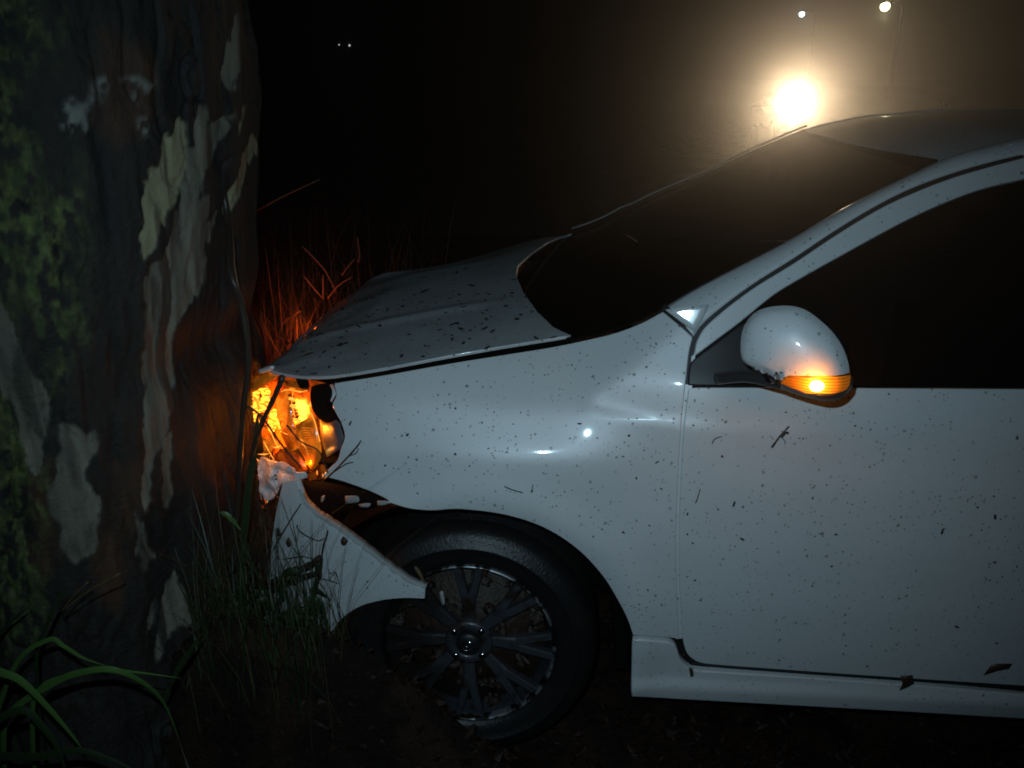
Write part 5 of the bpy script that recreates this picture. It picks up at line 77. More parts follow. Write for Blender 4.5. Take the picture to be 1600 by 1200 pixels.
 'lump': [(-0.6183,0.1321,0.7072),(-0.6152,0.1307,0.7105),(-0.6125,0.1297,0.714),(-0.6098,0.1286,0.7175),(-0.6067,0.1273,0.7208),(-0.6026,0.1254,0.7237),(-0.5971,0.1226,0.7261),(-0.5897,0.1187,0.728),(-0.5808,0.1141,0.7294),(-0.5711,0.109,0.7304),(-0.5612,0.104,0.731),(-0.552,0.0993,0.7313),(-0.5438,0.0954,0.7314),(-0.5369,0.092,0.7314),(-0.5306,0.089,0.7313),(-0.5247,0.0862,0.7309),(-0.5191,0.0836,0.7302),(-0.5137,0.0811,0.7292),(-0.5083,0.0785,0.7279),(-0.5024,0.0758,0.7261),(-0.4961,0.0728,0.724),(-0.4899,0.0699,0.7214),(-0.4845,0.0673,0.7188),(-0.4803,0.0653,0.7161),(-0.4779,0.0639,0.7135),(-0.4774,0.0633,0.711),(-0.4781,0.0632,0.7085),(-0.48,0.0636,0.706),(-0.4831,0.0644,0.7034),(-0.4873,0.0656,0.7008),(-0.4925,0.0673,0.698),(-0.4995,0.0697,0.6952),(-0.5087,0.0732,0.6924),(-0.5191,0.0773,0.6894),(-0.5297,0.0816,0.6861),(-0.5394,0.0856,0.6823),(-0.5472,0.0887,0.6779),(-0.5527,0.0907,0.6728),(-0.5567,0.0919,0.6669),(-0.5598,0.0926,0.6606),(-0.5624,0.0932,0.6543),(-0.5652,0.0939,0.6483),(-0.5686,0.0951,0.6431),(-0.5726,0.0968,0.6382),(-0.5768,0.0986,0.6332),(-0.5812,0.1006,0.6286),(-0.5856,0.1027,0.6249),(-0.5898,0.1049,0.6224),(-0.5939,0.1071,0.6217),(-0.5979,0.1094,0.6229),(-0.6019,0.1119,0.6255),(-0.6059,0.1145,0.6295),(-0.6095,0.117,0.6346),(-0.6127,0.1194,0.6407),(-0.6151,0.1216,0.6476),(-0.6166,0.1234,0.6557),(-0.6174,0.125,0.6652),(-0.6177,0.1267,0.6756),(-0.6178,0.1284,0.6864),(-0.6179,0.1302,0.697)],
 'hoodlip': [(-0.622,0.2204,0.9057),(-0.6013,0.2091,0.9136),(-0.5784,0.2008,0.9252)],
 'ribs': [(-0.5359,0.1793,0.8616),(-0.5333,0.1748,0.8546),(-0.5306,0.1702,0.8475),(-0.528,0.1657,0.8405),(-0.5254,0.1613,0.8334),(-0.5228,0.1569,0.8264),(-0.5202,0.1525,0.8193),(-0.5177,0.1484,0.8122)],
 'tornbits': [[(-0.3856,0.047,0.6716),(-0.3802,0.0456,0.6727),(-0.3744,0.0443,0.6741),(-0.3686,0.0429,0.6754),(-0.3632,0.0416,0.6765),(-0.3586,0.0405,0.6771),(-0.3552,0.0395,0.6769),(-0.3527,0.0385,0.6758),(-0.3508,0.0375,0.674),(-0.3497,0.0366,0.6716),(-0.3495,0.0358,0.6691),(-0.3502,0.0354,0.6666),(-0.352,0.0353,0.6645),(-0.3553,0.0359,0.6627),(-0.3601,0.0369,0.6609),(-0.3659,0.0383,0.6592),(-0.3722,0.0399,0.6575),(-0.3786,0.0416,0.6557),(-0.3845,0.0431,0.6539)],[(-0.3534,0.0385,0.6561),(-0.3482,0.0373,0.6577),(-0.3426,0.0361,0.6595),(-0.337,0.0349,0.6612),(-0.3319,0.0338,0.6627),(-0.3277,0.0329,0.6637),(-0.3248,0.0322,0.664),(-0.3233,0.0316,0.6634),(-0.3228,0.0311,0.6621),(-0.3232,0.0307,0.6603),(-0.3243,0.0304,0.6583),(-0.3259,0.0303,0.6564),(-0.3279,0.0305,0.655),(-0.3305,0.0309,0.6541),(-0.3339,0.0317,0.6534),(-0.3378,0.0327,0.6527),(-0.342,0.0338,0.6522),(-0.3462,0.035,0.6516),(-0.3502,0.0361,0.6509)],[(-0.4489,0.0742,0.6524),(-0.4473,0.0738,0.6535),(-0.4455,0.0733,0.6549),(-0.4437,0.0729,0.6562),(-0.4421,0.0725,0.6573),(-0.4408,0.0721,0.6578),(-0.4402,0.0719,0.6574),(-0.4404,0.0717,0.6559),(-0.4411,0.0716,0.6534),(-0.4422,0.0716,0.6502),(-0.4436,0.0717,0.647),(-0.4449,0.0718,0.644),(-0.4462,0.072,0.6419),(-0.4473,0.0723,0.6407),(-0.4484,0.0726,0.6399),(-0.4496,0.073,0.6395),(-0.4508,0.0734,0.6393),(-0.452,0.0738,0.6391),(-0.4532,0.0742,0.6387)],[(-0.3003,0.0078,0.6852),(-0.2959,0.007,0.6857),(-0.2912,0.0062,0.6862),(-0.2865,0.0054,0.6867),(-0.2822,0.0047,0.6871),(-0.2786,0.0041,0.6872),(-0.2762,0.0036,0.6869),(-0.2749,0.0031,0.6862),(-0.2745,0.0027,0.6851),(-0.2748,0.0023,0.6838),(-0.2758,0.002,0.6824),(-0.2773,0.0018,0.681),(-0.2791,0.0018,0.6798),(-0.2815,0.0019,0.6788),(-0.2847,0.0022,0.6779),(-0.2884,0.0026,0.677),(-0.2924,0.0032,0.6761),(-0.2964,0.0037,0.6752),(-0.3001,0.0042,0.6743)]],
 'foot': [(0.3162,0.1199,1.1048),(0.363,0.1157,1.1166),(0.4042,0.11,1.1204),(0.3937,0.1029,1.0916),(0.3792,0.0967,1.0638),(0.3498,0.1074,1.0824)],
 'bracket': [(-0.5129,0.121,0.6655),(-0.5044,0.1176,0.6679),(-0.4967,0.1147,0.6702),(-0.489,0.1119,0.6726),(-0.4807,0.1089,0.6747),(-0.4711,0.1055,0.6765),(-0.4594,0.1014,0.6779),(-0.4449,0.0964,0.6787),(-0.428,0.091,0.6792),(-0.41,0.0854,0.6791),(-0.3919,0.0801,0.6786),(-0.375,0.0752,0.6776),(-0.3602,0.0707,0.6762),(-0.3466,0.0664,0.6743),(-0.3334,0.062,0.672),(-0.3211,0.0578,0.6693),(-0.3104,0.0542,0.6664),(-0.302,0.0514,0.6633),(-0.2966,0.0495,0.6604),(-0.2943,0.0485,0.6576),(-0.2949,0.048,0.6549),(-0.2976,0.0479,0.6522),(-0.3018,0.0482,0.6497),(-0.3069,0.0486,0.6473),(-0.3122,0.0492,0.645),(-0.3181,0.05,0.6429),(-0.3251,0.0512,0.641),(-0.333,0.0529,0.6391),(-0.3417,0.0548,0.6371),(-0.3509,0.0571,0.6348),(-0.3605,0.0597,0.632),(-0.3708,0.0626,0.6287),(-0.3821,0.0659,0.6247),(-0.3941,0.0697,0.6203),(-0.4063,0.0738,0.6159),(-0.418,0.0779,0.6117),(-0.429,0.0818,0.608),(-0.4391,0.0856,0.6046),(-0.449,0.0893,0.6013),(-0.4584,0.0929,0.5982),(-0.4673,0.0964,0.5958),(-0.4754,0.0996,0.5942),(-0.4827,0.1026,0.5938),(-0.4891,0.1052,0.5945),(-0.4947,0.1076,0.5961),(-0.4995,0.1097,0.5986),(-0.5036,0.1115,0.602),(-0.507,0.1132,0.6065),(-0.5098,0.1146,0.6121),(-0.5116,0.1158,0.6191),(-0.5124,0.1168,0.6276),(-0.5126,0.1177,0.637),(-0.5126,0.1186,0.6468),(-0.5125,0.1197,0.6564)],
 'whitechip': [(-0.1653,-0.0113,0.4633),(-0.164,-0.0113,0.464),(-0.1627,-0.0113,0.465),(-0.1613,-0.0114,0.466),(-0.16,-0.0114,0.4666),(-0.1588,-0.0114,0.4666),(-0.1578,-0.0114,0.4655),(-0.1569,-0.0113,0.463),(-0.1561,-0.0111,0.4594),(-0.1554,-0.011,0.4551),(-0.1549,-0.0108,0.4505),(-0.1545,-0.0106,0.446),(-0.1543,-0.0104,0.4422),(-0.1542,-0.0102,0.4387),(-0.1544,-0.01,0.4352),(-0.1547,-0.0098,0.4319),(-0.1552,-0.0096,0.429),(-0.1558,-0.0094,0.4268),(-0.1564,-0.0094,0.4255),(-0.1572,-0.0093,0.425),(-0.1581,-0.0093,0.4252),(-0.1592,-0.0094,0.426),(-0.1602,-0.0095,0.4275),(-0.1612,-0.0096,0.4297),(-0.1621,-0.0098,0.4326),(-0.1627,-0.01,0.4364),(-0.1633,-0.0103,0.4412),(-0.1638,-0.0106,0.4466),(-0.1643,-0.0109,0.4523),(-0.1648,-0.0111,0.458)],
 'twigs': {'door_twig':[([(0.5421,0.0061,0.8447),(0.5511,0.0078,0.8603),(0.5603,0.0096,0.8744),(0.5739,0.0144,0.8901)],0.0022),([(0.5583,0.0086,0.8675),(0.5679,0.0101,0.8773),(0.5732,0.0099,0.8761)],0.003),([(0.561,0.0084,0.8662),(0.5683,0.0075,0.8581),(0.5675,0.0069,0.8525)],0.0009)],'curl':[([(0.4197,0.0077,0.8487),(0.423,0.0085,0.8573),(0.4293,0.0088,0.8618),(0.4382,0.0088,0.865)],0.0011)],'door_stick':[([(0.3948,-0.0032,0.7124),(0.3979,-0.003,0.7248),(0.4017,-0.0023,0.7462)],0.0012)],'door_stub':[([(0.4747,-0.0045,0.7085),(0.4763,-0.0043,0.7193)],0.002)],'door_chip':[([(0.9139,-0.0052,0.6599),(0.9156,-0.005,0.6724)],0.002)],'fender_twig':[([(-0.4278,0.0272,0.7183),(-0.4012,0.023,0.7439),(-0.3608,0.0194,0.7881),(-0.3414,0.0223,0.8106),(-0.333,0.0262,0.823)],0.0016),([(-0.3614,0.0213,0.7871),(-0.3447,0.0197,0.7947),(-0.3388,0.0222,0.8061)],0.0009),([(-0.4019,0.0251,0.7428),(-0.3698,0.0202,0.767),(-0.3513,0.0172,0.7739)],0.0009)],'fender_needle':[([(-0.0159,-0.0095,0.7405),(0.0007,-0.0107,0.734),(0.0243,-0.0112,0.7274)],0.0014)],'fender_needle2':[([(0.0422,-0.0102,0.7275),(0.046,-0.0063,0.7458)],0.0009)],'bumper_stem':[([(-0.5654,0.0415,0.526),(-0.5362,0.026,0.5768),(-0.5041,0.0132,0.628),(-0.4755,0.0064,0.671)],0.0013)],'bumper_kink':[([(-0.4941,0.0178,0.609),(-0.4919,0.0165,0.5964),(-0.4688,0.0067,0.5865),(-0.44,-0.0059,0.5838),(-0.424,-0.0118,0.5949)],0.0015)],'bumper_rod':[([(-0.43,-0.0236,0.5534),(-0.4211,-0.0241,0.5877),(-0.4133,-0.0246,0.6082),(-0.4094,-0.0236,0.6242)],0.0022),([(-0.4381,-0.0281,0.4964),(-0.4316,-0.0296,0.5319),(-0.4278,-0.029,0.5604)],0.004)],'bumper_arch':[([(-0.5466,0.0376,0.5012),(-0.5094,0.0193,0.5201),(-0.4847,0.0075,0.5324),(-0.4435,-0.0134,0.536)],0.0011)],'bumper_scribble':[([(-0.4365,-0.0117,0.4852),(-0.4185,-0.0167,0.486),(-0.3991,-0.0186,0.4796)],0.0013),([(-0.42,-0.0177,0.5177),(-0.4146,-0.0189,0.5067),(-0.4014,-0.022,0.5129),(-0.3975,-0.0203,0.493),(-0.3962,-0.0186,0.478)],0.001),([(-0.4106,-0.0193,0.5003),(-0.3987,-0.0221,0.5097),(-0.4075,-0.0184,0.486)],0.001)],'slot_branch':[([(-0.604,0.0677,0.4037),(-0.5543,0.0381,0.4451),(-0.5079,0.0134,0.4856),(-0.4624,-0.0096,0.5206),(-0.4338,-0.0222,0.549)],0.01),([(-0.5913,0.0609,0.3961),(-0.5361,0.0289,0.4397),(-0.4744,-0.005,0.4874),(-0.4386,-0.0225,0.5098)],0.008),([(-0.5247,0.017,0.4823),(-0.5045,0.0068,0.4972),(-0.4939,0.0012,0.4945)],0.008)]},
 'leaves': {'bumper_round':[(-0.3807,-0.0291,0.6009),(-0.3739,-0.0296,0.613),(-0.3675,-0.0321,0.6116),(-0.3615,-0.0349,0.6054),(-0.3666,-0.0343,0.5965),(-0.3733,-0.0328,0.5904),(-0.3794,-0.0305,0.5936)],'bumper_spade':[(-0.5304,0.0336,0.5551),(-0.5215,0.0293,0.5686),(-0.5156,0.0267,0.5584),(-0.517,0.0275,0.5475),(-0.5271,0.0324,0.5387),(-0.5316,0.0343,0.546)],'bumper_flat':[(-0.5542,0.0398,0.5813),(-0.5439,0.0347,0.5899),(-0.539,0.0324,0.571),(-0.5511,0.0384,0.5633)],'sill_leaf':[(0.8996,0.0073,0.2726),(0.9261,0.0069,0.2764),(0.9342,0.009,0.251),(0.9222,0.0098,0.2384),(0.9055,0.0105,0.2274),(0.9085,0.0091,0.2493)],'dark_leaf':[(1.083,0.008,0.285),(1.091,0.0051,0.3152),(1.1062,0.0046,0.3219),(1.1364,0.0044,0.3238),(1.132,0.0057,0.3081),(1.1086,0.0064,0.3007)],'rust_leaf':[(0.4158,0.0056,0.2691),(0.4248,0.0057,0.2676),(0.43,0.0075,0.2439),(0.4229,0.0077,0.2395)]},
 'stems': {'lampstick':([(-0.4706,-0.03,0.9897),(-0.4948,-0.03,0.9407),(-0.5222,-0.03,0.8919),(-0.5449,-0.03,0.8392),(-0.5613,-0.03,0.7962)],0.006),'lampstick2':([(-0.5719,0.0,0.9087),(-0.5395,0.0,0.8859),(-0.5017,0.0,0.819),(-0.4643,0.0,0.766)],0.0028),'lampstick3':([(-0.4854,0.0,0.8665),(-0.4583,0.0,0.828),(-0.4207,0.0,0.8063),(-0.4051,0.0,0.7556)],0.002),'trunkstem':([(-0.6489,0.1857,1.398),(-0.6389,0.1873,1.2748),(-0.5727,0.02,1.1947),(-0.5615,0.02,1.1238),(-0.558,0.02,1.0518),(-0.5654,0.02,0.9802),(-0.588,0.02,0.8758),(-0.6213,0.02,0.7019),(-0.664,0.02,0.4612)],0.009),'weed1':([(-0.42,-0.08,0.5744),(-0.4361,-0.08,0.4904),(-0.4728,-0.08,0.411),(-0.5089,-0.08,0.3469)],0.005),'weed2':([(-0.4296,-0.06,0.4677),(-0.4208,-0.06,0.3984),(-0.4128,-0.06,0.3506),(-0.4109,-0.06,0.2997)],0.005),'weed3':([(-0.5417,-0.1,0.582),(-0.5484,-0.1,0.4991),(-0.5598,-0.1,0.413)],0.0012),'weed4':([(-0.5684,-0.1,0.3775),(-0.5531,-0.1,0.2886),(-0.5348,-0.1,0.1777)],0.0012),'weed5':([(-0.3971,-0.1,0.5067),(-0.4028,-0.1,0.4042),(-0.4043,-0.1,0.2793),(-0.4058,-0.1,0.1862)],0.0012),'weed6':([(-0.4209,-0.1,0.2599),(-0.4149,-0.1,0.2232),(-0.4074,-0.1,0.1861)],0.0018),'dangling':([(-0.2161,-0.03,0.5423),(-0.2067,-0.03,0.5259),(-0.1948,-0.03,0.4975)],0.003)},
 'blades': {'wide':([(-0.7988,-0.62,0.7808),(-0.741,-0.62,0.731),(-0.7048,-0.62,0.7127),(-0.6742,-0.62,0.6681),(-0.6485,-0.62,0.6195),(-0.6307,-0.62,0.5794)],0.009),'arch':([(-0.8022,-0.54,0.5723),(-0.735,-0.54,0.6237),(-0.6733,-0.54,0.6576),(-0.6065,-0.54,0.6681),(-0.573,-0.51,0.607),(-0.5697,-0.48,0.5313),(-0.5706,-0.46,0.4359)],0.008),'long':([(-0.7488,-0.53,0.6152),(-0.705,-0.53,0.6392),(-0.6464,-0.53,0.6584),(-0.5815,-0.53,0.6571),(-0.502,-0.53,0.6489)],0.006),'tip':([(-0.7492,-0.49,0.6796),(-0.7236,-0.49,0.6678),(-0.6944,-0.49,0.6455),(-0.6525,-0.49,0.6292)],0.006),'stalk':([(-0.7915,-0.44,0.6577),(-0.7636,-0.44,0.7064),(-0.7392,-0.44,0.7406),(-0.7272,-0.44,0.7542)],0.005),'awn1':([(-0.7551,-0.44,0.6975),(-0.7232,-0.44,0.7348),(-0.6913,-0.44,0.7637)],0.0012),'awn2':([(-0.7525,-0.44,0.699),(-0.6924,-0.44,0.7468),(-0.6314,-0.44,0.7832)],0.0012),'low':([(-0.8153,-0.6,0.5283),(-0.7259,-0.6,0.5388),(-0.6577,-0.6,0.5572),(-0.5975,-0.6,0.5374),(-0.5495,-0.6,0.507)],0.01),'low2':([(-0.7006,-0.64,0.6726),(-0.668,-0.64,0.6377),(-0.6531,-0.64,0.5879),(-0.6565,-0.64,0.5221)],0.009),'back':([(-0.9215,-0.39,0.6043),(-0.8818,-0.39,0.6421),(-0.847,-0.39,0.6719)],0.005),'tall':([(-0.6648,-0.34,0.418),(-0.6275,-0.34,0.4907),(-0.5949,-0.34,0.5383),(-0.5584,-0.34,0.5922)],0.007),'up1':([(-0.6549,-0.02,0.3086),(-0.6229,-0.02,0.4906),(-0.5931,-0.02,0.6602),(-0.5539,-0.02,0.8191),(-0.535,-0.02,0.9093)],0.012),'up2':([(-0.6455,-0.03,0.6639),(-0.6281,-0.03,0.6516),(-0.6033,-0.03,0.6166)],0.008),'up3':([(-0.7072,-0.06,0.0488),(-0.681,-0.06,0.2464),(-0.6408,-0.06,0.4132),(-0.6125,-0.06,0.5185)],0.012)},
 'strips': [([(-0.5207,0.1,1.6342),(-0.5152,0.1,1.5535),(-0.5063,0.1,1.4964),(-0.4791,0.1,1.4601)],0.012),([(-0.5431,0.08,1.3657),(-0.5353,0.08,1.3314),(-0.5267,0.08,1.3017)],0.009),([(-0.5575,-0.02,1.1455),(-0.5568,-0.02,1.0231),(-0.5627,-0.02,0.9085)],0.01),([(-0.6509,0.0836,1.6911),(-0.6502,0.0868,1.6234),(-0.6517,0.0798,1.5416),(-0.6564,0.0604,1.4335)],0.008),([(-0.745,-0.1254,0.7031),(-0.7487,-0.1304,0.5789),(-0.7611,-0.1463,0.4901)],0.012)],
 'far': {'veh':(2.4025,7.6,1.3137),'lamp1':(16.4068,46.0,5.0185),'lamp2':(16.2385,62.0,5.7173),'dot1':(-22.1277,80.0,4.4261),'dot2':(-21.1391,80.0,4.3675),'post':(3.5241,6.5,1.3189),'stem':[(1.0557,5.5,1.8427),(1.0427,5.5,1.6862)],'bush':(3.7389,14.0,2.3789),'drop':(1.1493,1.3,1.4322)},
 'bg_stalks': [[(-1.0092,1.75,0.9007),(-0.934,1.75,0.8171),(-0.9075,1.75,0.7705),(-0.8772,1.75,0.6982)],[(-1.0157,1.75,0.7743),(-0.971,1.75,0.7135),(-0.9408,1.75,0.6744)],[(-0.9293,1.75,0.7757),(-0.9385,1.75,0.6688)],[(-0.9183,1.75,0.6749),(-0.8631,1.75,0.735),(-0.7993,1.75,0.7723)],[(-0.8488,1.75,0.777),(-0.8152,1.75,0.819),(-0.7855,1.75,0.8495)],[(-0.7729,1.75,0.8333),(-0.7652,1.75,0.8662),(-0.7708,1.75,0.9416)],[(-1.1334,1.75,0.5585),(-1.0422,1.75,0.6154)],[(-1.1913,1.75,1.0428),(-1.0762,1.75,1.1015),(-0.9082,1.75,1.1751)]],
 'glint': (0.1491,0.2966,1.2257),
}

# ---- car body side surface: y = S(x, z), metres (x to the rear, y away from the near side, z up) ----
import numpy as np
_zt = np.arange(0.0, 1.8, 0.002)
_yt = np.interp(_zt, [0, .14, .20, .27, .30, .45, .60, .75, .90, .965, 1.0, 1.43, 1.8],
                     [.05, .035, .022, .018, .014, .004, 0, .002, .018, .036, .056, .275, .50])
for _k in range(2):
    _p = np.pad(_yt, 9, mode='edge'); _yt = np.convolve(_p, np.ones(19) / 19, mode='valid')
def sig(t): return 1 / (1 + np.exp(-np.clip(t, -40, 40)))
APX, APZ = 0.148, 0.905          # apex of the fender crease
def S(x, z):
    x = np.asarray(x, float); z = np.asarray(z, float)
    y = np.interp(z, _zt, _yt)
    def sp(t, w): return np.log1p(np.exp(np.clip(t / w, -60, 60))) * w + np.clip(t - 60 * w, 0, None)
    def st(a, b, t): t = np.clip((t - a) / (b - a), 0, 1); return t * t * (3 - 2 * t)
    y = y + .52 * (sp(z - .797, .010) - sp(z - .905, .02)) * (1 - st(.06, .46, x))     # rounded wing side, flattening into the door
    zc = APZ - .018 * (1 - np.exp(-np.clip(x - APX, 0, 2) / .07))                       # crease running to the rear
    y = y + .0065 * sig((z - zc) / .0045) * st(APX - .03, APX + .05, x) * (1 - st(.42, .85, x))
    dd = np.minimum(z - APZ, ((z - APZ) - (x - APX) * .86) * .758)                      # shoulder, turning up along the diagonal to the pillar
    y = y + .62 * sp(np.minimum(dd, .12), .016 - .011 * sig((x - APX) / .02))
    y = y + .22 * np.clip(np.abs(x - .03), 0, .28) ** 2 * np.exp(-((z - .77) / .10) ** 2) * sig((.33 - x) / .03)
    r = np.hypot(x + .085, z - .32)
    y = y - .012 * np.exp(-((r - .385) / .05) ** 2)
    y = y + .75 * np.clip(-.22 - x, 0, None) ** 2           # the nose curves in
    return y


_hn = np.array(D["hood_near"])
YC = .83
def hood_edge(x, k):
    A = np.array(D['hood_near']); return np.interp(x, A[:, 0], A[:, k])
def hood_z(x, y):
    x = np.asarray(x, float); y = np.asarray(y, float)
    yn = np.interp(x, _hn[:, 0], _hn[:, 1]); zn = np.interp(x, _hn[:, 0], _hn[:, 2])
    t = np.abs((y - YC) / (YC - yn))
    zc = np.interp(x, [-.75, -.6, -.45, -.25, .15, .4], [.80, .885, .945, .985, 1.058, 1.09])
    z = zn + (zc - zn) * (1 - t ** 2.2)
    return z


# ------------------------------------------------------------------ helpers
rnd = random.Random(7); rng = np.random.default_rng(5)
def fade(t): return t * t * t * (t * (t * 6 - 15) + 10)
_tab = np.random.default_rng(3).random(65536) * 2 - 1
def vnoise(p, seed=0):
    p = np.asarray(p, float); i = np.floor(p).astype(np.int64); f = fade(p - i); o = 0
    for dx in (0, 1):
        for dy in (0, 1):
            for dz in (0, 1):
                h = ((i[:, 0] + dx) * 73856093 ^ (i[:, 1] + dy) * 19349663 ^ (i[:, 2] + dz) * 83492791 ^ seed * 2654435) & 65535
                wx = f[:, 0] if dx else 1 - f[:, 0]; wy = f[:, 1] if dy else 1 - f[:, 1]; wz = f[:, 2] if dz else 1 - f[:, 2]
                o = o + _tab[h] * wx * wy * wz
    return o
def fbm(p, n=4, seed=0):
    p = np.asarray(p, float); o = 0; a = 1.
    for k in range(n): o = o + a * vnoise(p, seed + k); p = p * 2.03 + 11.3; a *= .5
    return o
def sstep(a, b, x):
    t = np.clip((np.asarray(x, float) - a) / (b - a), 0, 1); return t * t * (3 - 2 * t)

def tag(o, label=None, cat=None, group=None, kind=None):
    if label: o['label'] = label
    if cat: o['category'] = cat
    if group: o['group'] = group
    if kind: o['kind'] = kind
    return o
def empty(name, loc=(0, 0, 0)):
    o = bpy.data.objects.new(name, None); COL.objects.link(o); o.location = loc; o.empty_display_size = .1
    return o
def root_of(p):
    m = Matrix.Identity(4)
    while p: m = Matrix.Translation(p.location) @ m; p = p.parent
    return m
def link(name, me, parent=None):
    o = bpy.data.objects.new(name, me); COL.objects.link(o)
    if parent is not None:
        o.parent = parent; o.matrix_parent_inverse = WM[parent.name].inverted()
        WM[o.name] = WM.get(o.name, Matrix.Identity(4))
    else: WM[o.name] = Matrix.Identity(4)
    return o
WM = {}
def thing(name, loc, label, cat, group=None):
    o = empty(name, loc); WM[o.name] = Matrix.Translation(loc); return tag(o, label, cat, group)
def mesh(name, v, f, m=None, parent=None, smooth=True, wn=False):
    me = bpy.data.meshes.new(name); me.from_pydata([tuple(map(float, p)) for p in v], [], [tuple(map(int, q)) for q in f]); me.validate(); me.update()
    if smooth: me.polygons.foreach_set('use_smooth', [True] * len(me.polygons))
    if m: me.materials.append(m)
    o = link(name, me, parent)
    if wn: md = o.modifiers.new('wn', 'WEIGHTED_NORMAL'); md.weight = 80
    return o
def big_mesh(name, V, Q, m, parent=None, smooth=True):
    """numpy verts and quads"""
    me = bpy.data.meshes.new(name); me.vertices.add(len(V)); me.vertices.foreach_set('co', np.ascontiguousarray(V, np.float32).ravel())
    n = len(Q); k = Q.shape[1]
    me.loops.add(n * k); me.loops.foreach_set('vertex_index', np.ascontiguousarray(Q, np.int32).ravel())
    me.polygons.add(n); me.polygons.foreach_set('loop_start', np.arange(n, dtype=np.int32) * k)
    me.polygons.foreach_set('use_smooth', np.full(n, smooth)); me.update(calc_edges=True); me.validate()
    if m: me.materials.append(m)
    return link(name, me, parent)

def area2(p): return .5 * np.sum(p[:, 0] * np.roll(p[:, 1], -1) - np.roll(p[:, 0], -1) * p[:, 1])
def pnorm(p):
    e = np.roll(p, -1, 0) - p; e /= np.maximum(np.linalg.norm(e, axis=1, keepdims=True), 1e-9)
    n = np.stack([e[:, 1], -e[:, 0]], 1); m = n + np.roll(n, 1, 0); d = np.maximum(np.sum(m * n, 1, keepdims=True), .5)
    return m / d                                  # outward for a counter-clockwise loop
def resample(p, step):
    o = []
    for a, b in zip(p, np.roll(p, -1, 0)):
        n = max(1, int(np.linalg.norm(b - a) / step + .5))
        o += [a + (b - a) * k / n for k in range(n)]
    return np.array(o)
def dedupe(p, eps=.0004):
    o = [p[0]]
    for q in p[1:]:
        if np.linalg.norm(q - o[-1]) > eps: o.append(q)
    if np.linalg.norm(o[-1] - o[0]) < eps: o.pop()
    return np.array(o)
def inside(P, poly):
    x, y = P[:, 0], P[:, 1]; c = np.zeros(len(P), bool)
    for (x1, y1), (x2, y2) in zip(poly, np.roll(poly, -1, 0)):
        if y1 == y2: continue
        m = ((y1 > y) != (y2 > y)) & (x < (x2 - x1) * (y - y1) / (y2 - y1) + x1); c ^= m
    return c
def segdist(P, poly):
    d = np.full(len(P), 9.)
    for a, b in zip(poly, np.roll(poly, -1, 0)):
        ab = b - a; t = np.clip(((P - a) @ ab) / max(ab @ ab, 1e-12), 0, 1); d = np.minimum(d, np.linalg.norm(P - a - t[:, None] * ab, axis=1))
    return d
def panel(name, poly, fmap, m, parent=None, step=.014, gap=.0, bev=.0025, thick=.016, out=(0, -1, 0), wn=True, holes=()):
    """sheet-metal panel: outline in two surface coordinates, skin from fmap, rounded edge turned inward"""
    def prep(q, ccw):
        q = dedupe(np.array(q, float))
        if (area2(q) > 0) != ccw: q = q[::-1]
        return q
    poly = prep(poly, True); loops = [resample(poly - pnorm(poly) * (gap + bev), step)]
    for h in holes: h = prep(h, False); loops.append(resample(h - pnorm(h) * (gap + bev), step))
    lo, hi = poly.min(0), poly.max(0); s = step
    gx, gy = np.meshgrid(np.arange(lo[0], hi[0], s), np.arange(lo[1], hi[1], s * .866)); gx = gx + (np.arange(gx.shape[0]) % 2)[:, None] * s * .5
    G = np.stack([gx.ravel(), gy.ravel()], 1); G = G + rng.uniform(-.06, .06, G.shape) * s; G = G[inside(G, loops[0])]
    for h in loops[1:]: G = G[~inside(G, h)]
    for l in loops: G = G[segdist(G, l) > .55 * s]
    V = np.vstack(loops + [G]); E = []; k = 0
    for l in loops: n = len(l); E += [(k + i, k + (i + 1) % n) for i in range(n)]; k += n
    vo, eo, fo, ov, oe, of = delaunay_2d_cdt([Vector(p) for p in V], E, [], 1, 1e-6)
    P2 = np.array([tuple(p) for p in vo])
    if len(loops) > 1:
        keep = []
        for t in fo:
            c = P2[list(t)].mean(0)[None]
            if not any(inside(c, l)[0] for l in loops[1:]): keep.append(t)
        fo = keep
    first = {}
    for i, l in enumerate(ov):
        for q in l: first[q] = i
    e = 1e-3; P3 = fmap(P2); du = fmap(P2 + (e, 0)) - fmap(P2 - (e, 0)); dv = fmap(P2 + (0, e)) - fmap(P2 - (0, e))
    N = np.cross(du, dv); N /= np.maximum(np.linalg.norm(N, axis=1, keepdims=True), 1e-12)
    if (N @ np.array(out)).mean() < 0: N = -N
    verts = list(P3); faces = []
    for t in fo:
        a, b, c = P3[t[0]], P3[t[1]], P3[t[2]]
        faces.append(tuple(t) if np.cross(b - a, c - a) @ N[t[0]] > 0 else tuple(t)[::-1])
    flip = None; k = 0
    for l in loops:
        n = len(l); idx = [first[k + i] for i in range(n)]; k += n
        n2 = pnorm(l); base = P3[idx]; nn = N[idx]
        T = fmap(l + n2 * e) - fmap(l - n2 * e); T /= np.maximum(np.linalg.norm(T, axis=1, keepdims=True), 1e-12)
        prev = idx
        for o_, d_ in ((.38 * bev, .08 * bev), (.75 * bev, .35 * bev), (bev, bev), (bev, thick)):
            q = base + T * o_ - nn * d_; st = len(verts); verts += list(q); cur = list(range(st, st + n))
            for i in range(n):
                j = (i + 1) % n; faces.append((prev[i], cur[i], cur[j], prev[j]))
            prev = cur
    o = mesh(name, verts, faces, m, parent, True, wn)
    return o
def onS(off=0.): return lambda p: np.stack([p[:, 0], S(p[:, 0], p[:, 1]) + off, p[:, 1]], 1)
